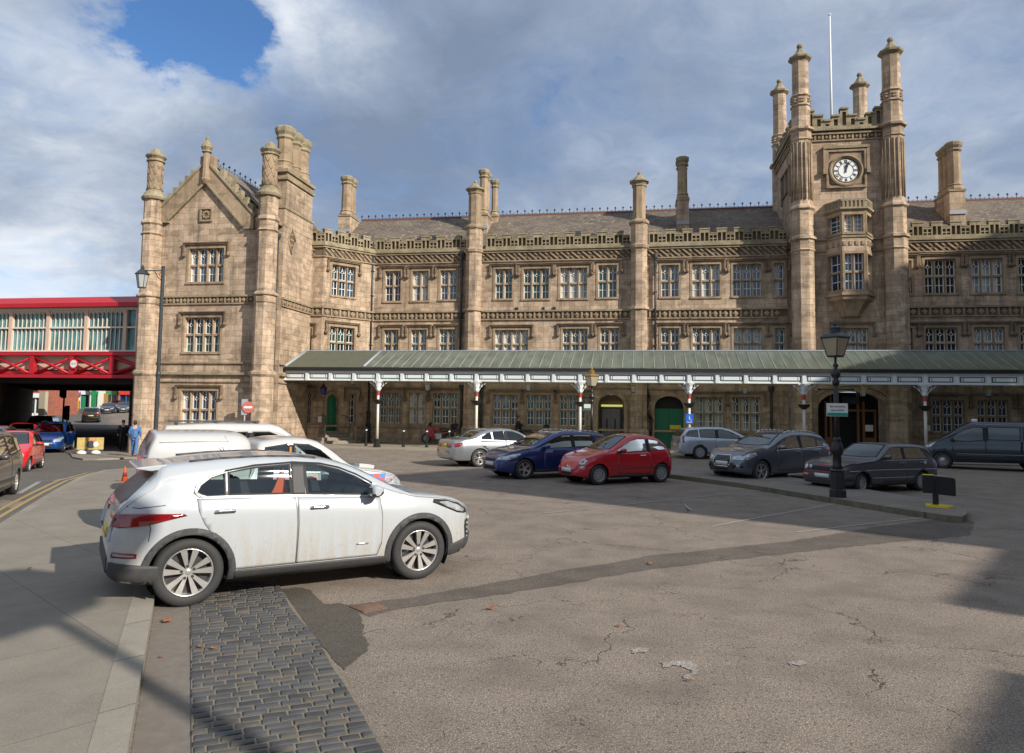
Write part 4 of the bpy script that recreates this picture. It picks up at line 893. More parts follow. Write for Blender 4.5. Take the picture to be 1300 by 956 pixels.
for k in range(3):
    P0, P1 = Vector(FT(*A[k])), Vector(FT(*A[k+1])); ang = atan2(P1.y-P0.y, P1.x-P0.x); L_ = (P1-P0).length; fr = Frame(P0.x, P0.y, ang); n = 2 if k == 1 else 1
    for (z0, z1, tr) in ((Z['w0'], Z['w1'], .5), (Z['u0'], Z['u1'], .02)):
        mb = MB(fr); e = .13; gm = 'glass_pale' if (k == 1 and tr < .1) else 'glass_blue'
        hh = (e, L_-e, z0+.06, z1-.06); wall(mb, 0, L_, z0, z1, [hh], dep=.25); mb.build('oriel_frame', MT, tower)
        window(fr, tower, hh, n, hood=False, gl=gm, tr=tr, arch=False, plain=True)
# flagpole
q = onY(1055.6, 150, 44.5); q2 = onY(1055.6, 20, 44.5); mb = MB(); mb.tube((q.x, 44.5, ztop-.2), (q.x, 44.5, q2.z), .085, 8, 0, .045); mb.lathe([(.05, 0), (.1, .06), (.05, .14)], q.x, 44.5, 8, 0, cz=q2.z)
mb.build('flagpole', M['white'], tower)
# small fittings on the walls
def wallbox(fr, x0, x1, y0, y1, mat, name, d=.02, th=.04, parent=ST):
    a, zt = fr.px(x0, y0); b, zb = fr.px(x1, y1); mb = MB(fr); mb.box(a, b, d, d+th, zb, zt); return mb.build(name, mat, parent)
wallbox(FM, 807.5, 816, 515, 527, M['plate'], 'warning_sign'); wallbox(FM, 808.5, 815, 516.3, 526, M['yelpaint'], 'warning_panel', d=.062, th=.006)
wallbox(FM, 1142, 1148, 543.5, 550.5, M['plate'], 'notice'); wallbox(FM, 1177, 1180.5, 540, 547, M['plate'], 'notice'); wallbox(FM, 1290, 1296, 542.5, 548, M['plate'], 'notice')
wallbox(FM, 794.5, 798, 513, 518, M['lead'], 'wall_light'); wallbox(FD, 403.5, 407.5, 528.5, 536, M['plate'], 'notice')
wallbox(FM, 688.5, 691.5, 390, 393, M['black'], 'air_brick'); wallbox(FM, 654, 658, 390.5, 393.8, M['black'], 'air_brick'); wallbox(FM, 701.5, 705.5, 390, 393.3, M['black'], 'air_brick')
# ------------------------------------------------------------------ canopy along the front
YC = 37.4; CX0, CX1 = -19.35, 30.
zvb, zvt, zev = onY(700, 485.2, YC).z, onY(700, 472.2, YC).z, onY(700, 468, YC).z
YT = 39.7; zct = onY(700, 446, YT).z
CN = thing('entrance_canopy', 'long glazed canopy with white panelled valance running along the station front', 'canopy', (0, YC, 0), world=True)
def canopy_glass():
    t = NT('green canopy roof'); g = t.pos(); sx = t.n('ShaderNodeSeparateXYZ', {0: (g, 'Position')}); P = (g, 'Position')
    n1 = t.noise(1.1, 5, .65, P); st = t.noise(1., 5, .6, t.n('ShaderNodeMapping', {'Vector': P, 'Scale': (3.5, .6, .6)}))
    c = t.mix(t.ramp(n1, [(.35, 0.), (.7, 1.)]), (.20, .245, .215), (.31, .355, .32))
    c = t.mix(t.math('MULTIPLY', t.ramp(st, [(.45, 0.), (.7, 1.)]), .6), c, (.07, .085, .06))
    low = t.n('ShaderNodeMapRange', {'Value': (sx, 'Y'), 'From Min': 38.9, 'From Max': 37.2, 'To Min': 0., 'To Max': 1.}); right = t.n('ShaderNodeMapRange', {'Value': (sx, 'X'), 'From Min': 2., 'From Max': 16., 'To Min': .15, 'To Max': 1.})
    c = t.mix(t.math('MULTIPLY', t.math('MULTIPLY', low, right), t.ramp(t.noise(2.5, 4, .7, P), [(.3, .3), (.6, 1.)])), c, (.17, .16, .045))
    t.out(c, .38, n1, .15, .02, Specular_IOR_Level=.5); tl = t.n('ShaderNodeBsdfTranslucent', {0: (.62, .70, .64, 1)})
    mx = t.n('ShaderNodeMixShader', {0: .5}); t.t.links.new(t.b.outputs[0], mx.inputs[1]); t.t.links.new(tl.outputs[0], mx.inputs[2]); t.t.links.new(mx.outputs[0], t.t.nodes['Material Output'].inputs[0]); return t.mat
felt = simple('dark roofing felt', (.10, .105, .075), .8, sc=3, var=.3, bump=.2)
ye = YC-.28; ze_ = zev+.02
def rz_(y): return ze_+(zct-ze_)*(y-ye)/(YT-ye)
mb = MB(); xs = -14.75
mb.poly([(xs,ye,ze_),(CX1,ye,ze_),(CX1,YT,zct),(xs,YT,zct)], 0); mb.poly([(CX0,ye,ze_),(xs,ye,ze_),(xs,YT,zct),(CX0,YT,zct)], 1)
mb.poly([(CX0,YT,zct),(xs,YT,zct),(xs,42.98,zct-.75),(CX0,42.98,zct-.75)], 1); mb.poly([(xs,YT,zct),(CX1,YT,zct),(CX1,42.98,zct-.75),(xs,42.98,zct-.75)], 0)
x = xs+2.7
while x < CX1: mb.tube((x, ye+.1, ze_-.1), (x, YT, zct-.1), .05, 4, 2); mb.tube((x, YT, zct-.1), (x, 42.95, zct-.85), .05, 4, 2); x += 2.716
mb.poly([(CX0,ye,ze_-.3),(CX0,42.9,ze_-.3),(CX0,YT,zct),(CX0,ye,ze_)], 2)
mb.build('canopy_roof', [canopy_glass(), felt, M['stone_dk']], CN)
mb = MB(); x = xs+.53
while x < CX1: mb.tube((x, ye, ze_+.015), (x, YT, zct+.015), .016, 4, 0); x += .53
mb.box(CX0, CX1, YT-.06, YT+.06, zct-.0, zct+.06, 1); mb.tube((xs, ye, ze_+.03), (xs, YT, zct+.03), .07, 6, 1); mb.tube((CX0+.03, ye, ze_+.03), (CX0+.03, YT, zct+.03), .09, 6, 1)
mb.build('glazing_bars', [simple('pale glazing bar', (.36, .34, .28), .6, var=.3), M['lead']], CN)
mb = MB(); mb.box(CX0, CX1, YC-.34, YC-.14, zvt+.02, ze_-.01, 0); mb.build('gutter', M['black'], CN)
mb = MB(); mb.box(CX0, CX1, YC-.12, YC+.0, zvb, zvt, 0); mb.box(CX0, CX1, YC-.17, YC-.12, zvt-.07, zvt, 0); mb.box(CX0, CX1, YC-.15, YC-.12, zvb, zvb+.05, 0)
col0 = -15.27*.9144; SP = 5.4312; pit = SP/4
x = col0-pit*int((col0-CX0)/pit)-pit
while x < CX1-.2:
    if x > CX0-.05: mb.box(x-.085, x+.085, YC-.20, YC-.12, zvb-.0, zvt-.071, 0)
    a, b = max(x+.14, CX0+.06), x+pit-.14; h0, h1 = zvb+.115, zvt-.155
    if b > a+.2:
        for q in ((a, b, h0, h0+.045), (a, b, h1-.045, h1), (a, a+.06, h0+.045, h1-.045), (b-.06, b, h0+.045, h1-.045)): mb.box(q[0], q[1], YC-.135, YC-.12, q[2], q[3], 1)
        mb.box(a+.061, b-.061, YC-.145, YC-.12, h0+.046, h1-.046, 2)
        for xx in (a+.13, b-.16): mb.box(xx, xx+.03, YC-.148, YC-.145, h0+.05, h1-.05, 1)
    x += pit
mb.build('valance', [M['white'], M['greenline'], M['whitepanel']], CN)
# columns
def canopy_column():
    r = thing('canopy_column', 'slim cream iron canopy column', 'column')
    mb = MB(); g0 = .06
    mb.lathe([(.20, g0), (.20, g0+.12), (.16, g0+.14), (.16, .40), (.19, .42), (.19, .48), (.12, .52)], 0, 0, 10, 0, smooth=False); mb.build('column_base', M['iron'], r)
    mb = MB(); mb.lathe([(.075, .5), (.066, 2.85)], 0, 0, 12, 0, smooth=True); mb.build('shaft', M['cream'], r)
    mb = MB(); mb.lathe([(.085, 2.85), (.09, 3.02)], 0, 0, 12, 0); mb.lathe([(.10, 3.02), (.10, 3.08)], 0, 0, 12, 1); mb.build('painted_band', [M['red'], M['greenline']], r)
    mb = MB(); mb.lathe([(.10, 3.08), (.13, 3.14), (.11, 3.2), (.17, 3.46), (.24, zvb-.01)], 0, 0, 10, 0); mb.box(-.26, .26, -.14, .14, zvb-.06, zvb-.005, 0); mb.build('capital', M['white'], r)
    mb = MB()
    for s in (-1, 1):
        P = [(s*.10, 0, 3.10), (s*.17, 0, 3.26), (s*.30, 0, 3.40), (s*.52, 0, zvb-.05)]; mb.path(P, .02, 6)
        Q = [(s*.2+.085*cos(t), 0, 3.46+.075*sin(t)) for t in [2*pi*k/8 for k in range(9)]]; mb.path(Q, .012, 5)
        P = [(0, s*.10, 3.10), (0, s*.17, 3.26), (0, s*.30, 3.40), (0, s*.5, zvb-.05)]; mb.path(P, .02, 6)
    mb.build('bracket', M['white'], r)
    mb = MB(); mb.lathe([(.10, 2.38), (.26, 2.52), (.30, 2.62), (.27, 2.62), (.12, 2.5)], 0, 0, 8, 0); mb.tube((-.2, 0, 2.72), (.2, 0, 2.72), .015, 4); mb.build('basket_ring', M['iron'], r)
    return r
cc = canopy_column(); names = ['outermost cream canopy column, beside the steps of the green door', 'cream canopy column behind the silver saloon', 'cream canopy column left of the arched entrance door, behind the red hatchback', 'cream canopy column with the blue sign, right of the green double door', 'cream canopy column left of the tower doorway', 'cream canopy column behind the dark minibus windscreen', 'cream canopy column at the right edge behind the minibus', '']
for i in range(7):
    o = cc if i == 0 else copy_tree(cc)
    o.location = (col0+i*SP, YC-.04, 0); o['label'] = names[i]; o['group'] = 'columns carrying the canopy'
    if i > 0 and False: pass
# blue sign on the fourth column
s = thing('blue_sign', 'square blue sign with white symbol fixed to a canopy column', 'sign', (col0+3*SP, YC-.14, 0)); mb = MB(); mb.box(-.17, .19, -.03, 0, 1.62, 2.08, 0); mb.build('sign_panel', M['blue'], s)
mb = MB(); mb.box(-.02, .03, -.036, -.031, 1.78, 1.93, 0); mb.lathe([(.022, 0), (.022, .004)], .0, -.035, 8, 0, ax=1, cz=1.97); mb.box(-.02, .09, -.036, -.031, 1.78, 1.805, 0); mb.box(.07, .095, -.036, -.031, 1.71, 1.80, 0); mb.box(-.12, .13, -.036, -.031, 1.655, 1.68, 0); mb.build('symbol', M['plate'], s)
# hanging lanterns
def lantern_mesh(par, w, h, gl, cap='brass', open_top=False, z0=0.):
    "tapered four-sided lantern, bottom at z0"
    a, b = w*.5, w*.3; mb = MB()
    mb.poly([(-b,-b,z0),(b,-b,z0),(a,-a,z0+h),(-a,-a,z0+h)]); mb.poly([(b,-b,z0),(b,b,z0),(a,a,z0+h),(a,-a,z0+h)]); mb.poly([(b,b,z0),(-b,b,z0),(-a,a,z0+h),(a,a,z0+h)]); mb.poly([(-b,b,z0),(-b,-b,z0),(-a,-a,z0+h),(-a,a,z0+h)])
    mb.build('lantern_glass', gl, par)
    mb = MB(); t = w*.03
    for sx_ in (-1, 1):
        for sy_ in (-1, 1): mb.tube((sx_*b, sy_*b, z0), (sx_*a, sy_*a, z0+h), t, 4)
        mb.tube((sx_*b, -b, z0), (sx_*b, b, z0), t, 4); mb.tube((-b, sx_*b, z0), (b, sx_*b, z0), t, 4); mb.tube((sx_*a, -a, z0+h), (sx_*a, a, z0+h), t, 4); mb.tube((-a, sx_*a, z0+h), (a, sx_*a, z0+h), t, 4)
    mb.box(-b, b, -b, b, z0-.03, z0, 0); mb.build('lantern_frame', M['iron'], par)
    mb = MB(); mb.lathe([(a*1.5, z0+h), (a*1.55, z0+h+.03), (a*1.2, z0+h+h*.22), (a*.55, z0+h+h*.34)], 0, 0, 4, 0); mb.lathe([(a*.5, z0+h+h*.34), (a*.5, z0+h+h*.5), (a*.62, z0+h+h*.52), (a*.62, z0+h+h*.6), (a*.3, z0+h+h*.68), (a*.14, z0+h+h*.72), (a*.2, z0+h+h*.82), (a*.04, z0+h+h)], 0, 0, 8, 0)
    mb.build('lantern_cap', M[cap], par)
def hanging(x, y, zb, lbl, gl='lampglass_w', cap='brass', group='lanterns hanging under the canopy'):
    r = thing('hanging_lantern', lbl, 'lantern', (x, y, 0), group=group)
    lantern_mesh(r, .30, .36, M[gl], cap, z0=zb); mb = MB(); mb.tube((0, 0, zb+.7), (0, 0, zb+1.15), .012, 5); mb.build('hanger', M['iron'], r); return r
for px_, py_, lb in ((395,497,'brass topped lantern hanging over the steps of the green door'),(543,496,'brass topped lantern hanging above the red motorcycle'),(671,496,'brass topped lantern hanging above the blue estate car'),(804,498,'brass topped lantern hanging between the two arched doors'),(945.5,500,'brass topped lantern hanging above the pale estate car'),(1095.5,503,'brass topped lantern hanging in front of the tower arch'),(1254.5,503,'brass topped lantern hanging above the dark minibus')):
    if px_ == 395: p = onY(448, 488, 39.9); x, y, z = p
    else: p = onY(px_, py_, 40.4); x, y, z = p
    hanging(x, y, z, lb)
p = onY(410.5, 501, 39.6); h = hanging(p.x, p.y, p.z, 'blue glass police lamp hanging beside the green door', 'lampglass_b', 'iron', None)
# ------------------------------------------------------------------ footbridge over the street
YB = 37.; BR = thing('railway_bridge', 'red painted iron railway bridge with a glazed cream corridor over the street', 'bridge', (-40, YB, 0), world=True)
bx0, bx1 = -72., -27.05; Bz = lambda y, x=90: onY(x, y, YB).z
zt0, zt1, zw1, zw0, zg1, zg0 = Bz(377), Bz(389), Bz(392), Bz(446), Bz(448), Bz(480)
mb = MB(); mb.prism([(YB-.35, zt1-.1), (YB-.35, zt1+.12), (YB+.0, zt0+.0), (YB+4, zt0+.35), (YB+4, zt1)], bx0, bx1, 0, 0) if False else None
mb.poly([(bx0,YB-.42,zt1+.14),(bx1,YB-.42,zt1+.14),(bx1,YB+.25,zt0+.02),(bx0,YB+.25,zt0+.02)], 0); mb.box(bx0, bx1, YB-.45, YB-.1, zt1-.08, zt1+.14, 0); mb.poly([(bx0,YB+.25,zt0+.02),(bx1,YB+.25,zt0+.02),(bx1,YB+4,zt0-.1),(bx0,YB+4,zt0-.1)], 0)
mb.build('roof_fascia', M['rail'], BR)
mb = MB(); x = -27.1-1.55
mb.poly([(bx0,YB+.18,zw0),(bx1,YB+.18,zw0),(bx1,YB+.18,zw1),(bx0,YB+.18,zw1)], 1); mb.box(bx0, bx1, YB-.04, YB+.2, zw0-.02, zw0+.07, 0); mb.box(bx0, bx1, YB-.04, YB+.2, zw1-.10, zw1+.05, 0); mb.box(bx0, bx1, YB+.02, YB+.17, zw0+(zw1-zw0)*.54, zw0+(zw1-zw0)*.54+.09, 0)
pitch = onY(160, 420, YB).x-onY(110.5, 420, YB).x; x = onY(156, 420, YB).x+.1; k = 0
while x > bx0:
    mb.box(x-.11, x+.11, YB-.0, YB+.17, zw0-.02, zw1+.05, 2); n = 8; w = (pitch-.22)/n
    for i in range(n+1):
        u = x-.11-i*w; mb.box(u-.024, u+.024, YB+.11, YB+.16, zw0+.07, zw1-.1, 0)
        if i < n:
            for s_ in (0, 1): mb.prism([(u-.03-(w-.06)*s_, zw1-.10), (u-.03-(w-.06)*s_, zw1-.34), (u-w/2, zw1-.11)], YB+.03, YB+.15, 0)
    x -= pitch
for i in range(6): u = bx1-.1-i*.27; mb.box(u-.035, u+.035, YB+.01, YB+.16, zw0+.07, zw1-.1, 0)
mb.poly([(bx0,YB+4,zw0),(bx1,YB+4,zw0),(bx1,YB+4,zw1),(bx0,YB+4,zw1)], 1)
mb.build('corridor_windows', [simple('cream corridor frames', (.66, .62, .52), .5), M['glass_bridge'], M['pink']], BR)
mb = MB(); mb.box(bx0, bx1, YB-.32, YB+.1, zg1-.16, zg1+.02, 0); mb.box(bx0, bx1, YB-.35, YB+.1, zg0, zg0+.19, 0); mb.box(bx0, bx1, YB-.02, YB+.1, zg0+.22, zg0+.42, 0)
x = onY(146, 462, YB).x; pt = (x-onY(45, 462, YB).x)/2
while x > bx0:
    mb.box(x-.14, x+.14, YB-.3, YB-.04, zg0+.22, zg1-.22, 0)
    for s_ in (0, 1):
        a = (x-.1, YB-.22+.05*s_, (zg0+.24, zg1-.26)[s_]); b = (x-pt+.1, YB-.22+.05*s_, (zg1-.26, zg0+.24)[s_]); mb.tube(a, b, .075, 4)
    x -= pt
for s_ in (0, 1): mb.tube((onY(146, 462, YB).x, YB-.22, (zg0+.24, zg1-.26)[s_]), (bx1+.6, YB-.22, (zg1-.26, zg0+.24)[s_]), .10, 4)
mb.build('girder', M['rail'], BR)
mb = MB(); mb.box(bx0, bx1, YB+.1, YB+.14, zg0+.5, zg1, 0); mb.build('back_panel', M['pink'], BR)
YE = 61.
mb = MB(); mb.box(-100, bx1-.1, YB+.15, YE, zg0+.05, zg0+.6, 0); y = YB+1.2
while y < YE: mb.box(-100, bx1-.1, y, y+.3, zg0-.28, zg0+.05, 0); y += 2.4
mb.box(-100, bx1-.1, YB+4.2, YE, zg0+.6, zg0+1.4, 0)
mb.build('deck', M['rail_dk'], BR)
mb = MB(); mb.box(-100, bx1-.1, YE+.01, YE+.25, zg0-.15, zg0+1.5, 0); mb.build('far_girder', simple('pale concrete beam', (.33, .30, .25), .85), BR)
dS = Vector((-.64, .768)); nS = Vector((.768, .64))
def street(s, n): p = Vector((-27.6, 36.6))+dS*s+nS*n; return (p.x, p.y)
def wallslab(name, a, b, th, z0, z1, mat, lbl, cat):
    A, B = Vector(a), Vector(b); d = (B-A).normalized(); n = Vector((-d.y, d.x))*th; mb = MB()
    pts = [(A.x, A.y), (B.x, B.y), (B.x+n.x, B.y+n.y), (A.x+n.x, A.y+n.y)]; mb.prism(pts, z0, z1, 0, 2); o = mb.build(name, mat); tag(o, lbl, cat); return o
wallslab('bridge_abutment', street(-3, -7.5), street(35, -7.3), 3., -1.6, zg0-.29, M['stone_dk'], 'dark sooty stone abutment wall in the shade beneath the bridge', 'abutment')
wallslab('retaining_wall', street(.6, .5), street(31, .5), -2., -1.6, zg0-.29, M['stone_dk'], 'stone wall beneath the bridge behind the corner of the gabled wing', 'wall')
p = atZ(54.5, 520, 74); mb = MB(); mb.box(p.x-.35, p.x+.35, p.y-.2, p.y+.2, -1, zg0-.3); tag(mb.build('bridge_pier', simple('pale pier', (.4, .34, .26), .9)), 'narrow pale pier at the far end of the dark abutment', 'pier')
# round height sign on the girder
p = onY(94.2, 462, YB-.34); s = thing('height_sign', 'round white height limit sign with red rim on the bridge girder', 'sign', (p.x, YB-.36, p.z))
mb = MB(); mb.lathe([(.28, 0), (.28, -.03)], 0, 0, 24, 0, ax=1); mb.build('rim', M['red'], s); mb = MB(); mb.lathe([(.215, -.031), (.215, -.036)], 0, 0, 24, 0, ax=1); mb.build('sign_face', M['plate'], s)
Mx = Matrix.Rotation(pi/2, 4, 'X'); text("15'-0\"", .15, M['black'], s, Matrix.Translation((0, -.037, 0)) @ Mx)
text('15-0', .01, M['black'], s, Matrix.Translation((0, .02, 0)) @ Mx) if False else None
# ------------------------------------------------------------------ brick shops beyond the bridge
def brickm(name, c):
    return stone(name, c, tuple(x*.8 for x in c), (.25, .2, .16), grime=.25, bw=.24, bh=.08)
BK = [brickm('red brick', (.42, .12, .075)), brickm('orange brick', (.48, .18, .10)), simple('white render', (.66, .63, .58), .8), simple('pale lilac render', (.52, .46, .56), .8), brickm('bright red brick', (.55, .10, .07))]
def shop(x0, x1, dist, wallm, lbl, front, h=8., sign=None, floors=2, lean=0.):
    a, b = atZ(x0, 520, dist), atZ(x1, 520, dist+lean); zg = gz(a.x, a.y)-.2
    ang = atan2(b.y-a.y, b.x-a.x); L_ = sqrt((b.x-a.x)**2+(b.y-a.y)**2); fr = Frame(a.x, a.y, ang)
    t = thing('shop_building', lbl, 'shop', (a.x, a.y, zg), world=True); mb = MB(fr)
    hs = []; n = max(1, int(L_/1.9)); w = L_/n
    hs = [(i*w+w*.28, (i+1)*w-w*.28, zg+3.3, zg+4.9) for i in range(n)]
    wall(mb, 0, L_, zg-.5, zg+h, [*hs, (.25, L_-.25, zg+.1, zg+2.5)], dep=.25)
    mb.poly([(0,0,zg-.5),(0,-7,zg-.5),(0,-7,zg+h),(0,0,zg+h)]); mb.poly([(L_,0,zg-.5),(L_,-7,zg-.5),(L_,-7,zg+h),(L_,0,zg+h)]); mb.build('wall', wallm, t)
    mb = MB(fr); mb.prism([(0.2, zg+h), (-7.2, zg+h), (-3.5, zg+h+2.5)], -.1, L_+.1, 0, 0); mb.build('roof', M['slate'], t)
    for q in hs:
        mb = MB(fr); mb.poly([(q[0],-.2,q[2]),(q[1],-.2,q[2]),(q[1],-.2,q[3]),(q[0],-.2,q[3])], 0)
        for k in ((q[0], q[0]+.07, q[2], q[3]), (q[1]-.07, q[1], q[2], q[3]), (q[0], q[1], (q[2]+q[3])/2-.04, (q[2]+q[3])/2+.04)): mb.box(k[0], k[1], -.19, -.12, k[2], k[3], 1)
        mb.build('window', [M['glass'], M['bar']], t)
    mb = MB(fr); mb.poly([(.25,-.22,zg+.1),(L_-.25,-.22,zg+.1),(L_-.25,-.22,zg+2.5),(.25,-.22,zg+2.5)], 0)
    for k in range(4): u = .25+(L_-.5)*k/3.; mb.box(u-.06, u+.06, -.21, -.1, zg+.1, zg+2.5, 1)
    mb.box(.25, L_-.25, -.21, -.1, zg+.1, zg+.6, 1); mb.build('shopfront', [M['glass'], front], t)
    mb = MB(fr); mb.box(.15, L_-.15, .01, .14, zg+2.55, zg+3.1); mb.build('fascia_board', sign or front, t)
    return t
cG, cY, cP, cW, cR, cB = [simple('shopfront '+n, c, .5) for n, c in (('green', (.02, .22, .09)), ('yellow', (.75, .42, .03)), ('purple', (.30, .14, .35)), ('white', (.7, .7, .68)), ('red', (.6, .04, .03)), ('blue', (.04, .12, .45)))]
shop(57, 82, 96, BK[0], 'red brick shop beyond the bridge, leftmost of the row, with a pale shopfront', cW, sign=cR, lean=8)
shop(82.2, 92, 104, BK[1], 'narrow orange brick shop beyond the bridge with a yellow fascia', cY, lean=5)
shop(92.2, 101, 109, BK[2], 'narrow white rendered shop beyond the bridge with a yellow shopfront', cY, sign=cP, lean=4)
shop(101.2, 113, 122, BK[3], 'pale lilac rendered building beyond the bridge behind the black car', cG, sign=cW, lean=3)
shop(113.2, 125, 122, BK[2], 'white rendered building beyond the bridge with green boards', cG, sign=cG)
shop(125.2, 149, 124, BK[4], 'bright red brick shop beyond the bridge above the parked grey cars', cW, sign=cG)
shop(149.2, 176, 122, BK[1], 'orange brick shop beyond the bridge nearest the station corner', cB, sign=cR)
shop(20, 56.8, 92, BK[0], 'dark red brick building beyond the abutment at the left end of the row', cW)
def hoarding(x0, x1, dist, h, mat, lbl):
    a, b = atZ(x0, 520, dist), atZ(x1, 520, dist); z = gz(a.x, a.y); t = thing('hoarding_panel', lbl, 'hoarding', (a.x, a.y, z), atan2(b.y-a.y, b.x-a.x)); L_ = (b-a).length
    mb = MB(); k = 0
    while k*.3 < L_: mb.box(k*.3, min(L_, k*.3+.29), -.03, .0, .15, h); k += 1
    mb.build('boards', mat, t); mb = MB(); [mb.box(u, u+.1, .0, .1, 0, h-.1) for u in (.1, L_/2, L_-.2)]; mb.build('post', M['black'], t)
hoarding(103, 108, 112, 2.2, cG, 'short green timber hoarding beyond the bridge'); hoarding(115, 121, 113, 3.1, cG, 'tall green timber hoarding beyond the bridge')
hoarding(131, 136.5, 118, 2.6, simple('brown boards', (.34, .22, .07), .7), 'brown timber hoarding in front of the bright red brick shop')
# traffic signals under the bridge
def signal(x, y, dist, h, lbl):
    p = atZ(x, 520, dist); z = gz(p.x, p.y); t = thing('traffic_light', lbl, 'traffic light', (p.x, p.y, z)); mb = MB(); mb.tube((0,0,0), (0,0,h), .07, 8); mb.build('pole', M['iron'], t)
    mb = MB(); mb.box(-.19, .19, -.3, -.07, h-.95, h+.15); mb.box(-.26, .26, -.07, -.05, h-1.05, h+.25); mb.build('signal_head', M['black'], t)
    for k, c in enumerate(('taillamp', 'amber', 'greenline')): mb = MB(); mb.lathe([(.10, 0), (.10, -.02)], 0, -.3, 12, 0, ax=1, cz=h-.1-k*.3); mb.build('signal_lens', M[c], t)
signal(80.5, 540, 60, 4.0, 'tall dark traffic light beside the exit of the bridge'); signal(86, 540, 66, 1.9, 'short dark traffic light beyond the tall one')
# iron railings in the shade, by the wing corner
def rail_run(a, b, lbl):
    A, B = Vector(a), Vector(b); L_ = (B-A).length; t = thing('railing', lbl, 'railing', (A.x, A.y, gz(A.x, A.y)), atan2(B.y-A.y, B.x-A.x)); mb = MB()
    for z in (.25, 1.05): mb.tube((0,0,z), (L_,0,z), .025, 5)
    k = 0
    while k*.14 < L_: mb.tube((k*.14,0,.25), (k*.14,0,1.05), .012, 4); k += 1
    for u in (0, L_/2, L_): mb.tube((u,0,0), (u,0,1.12), .035, 6)
    mb.build('bars', M['iron'], t)
rail_run(street(.8, -.9), street(7, -.9), 'dark iron railing at the pavement edge under the bridge')
# ------------------------------------------------------------------ unseen blocks for the castle hill, shaped to throw the long forecourt shadow
def aw(a, w): return (a*.507+w*.862, a*.862-w*.507)
def block(name, a0, a1, w0, w1, z, mat, lbl, cat, z0=-1.):
    mb = MB(); mb.prism([aw(a0, w0), aw(a1, w0), aw(a1, w1), aw(a0, w1)], z0, z, 0, 2); o = mb.build(name, mat); o['kind'] = 'structure'; return o
te = tan(EL); WD = 34.
WN = 16.
block('castle_hill_caster', 14.6, 40.6, WN, WN+14, 10.3+WN*te, M['stone_dk'], '', ''); block('castle_hill_caster', 40.6, 70., WD, WD+12, 15.2+WD*te, M['stone_dk'], '', '')
block('castle_hill_caster', 9.9, 14.6, WN, WN+9, 1.0+WN*te, M['stone_dk'], '', ''); block('castle_hill_caster', -26, 7.7, 14., 24., 0.55+14*te, M['stone_dk'], '', '')
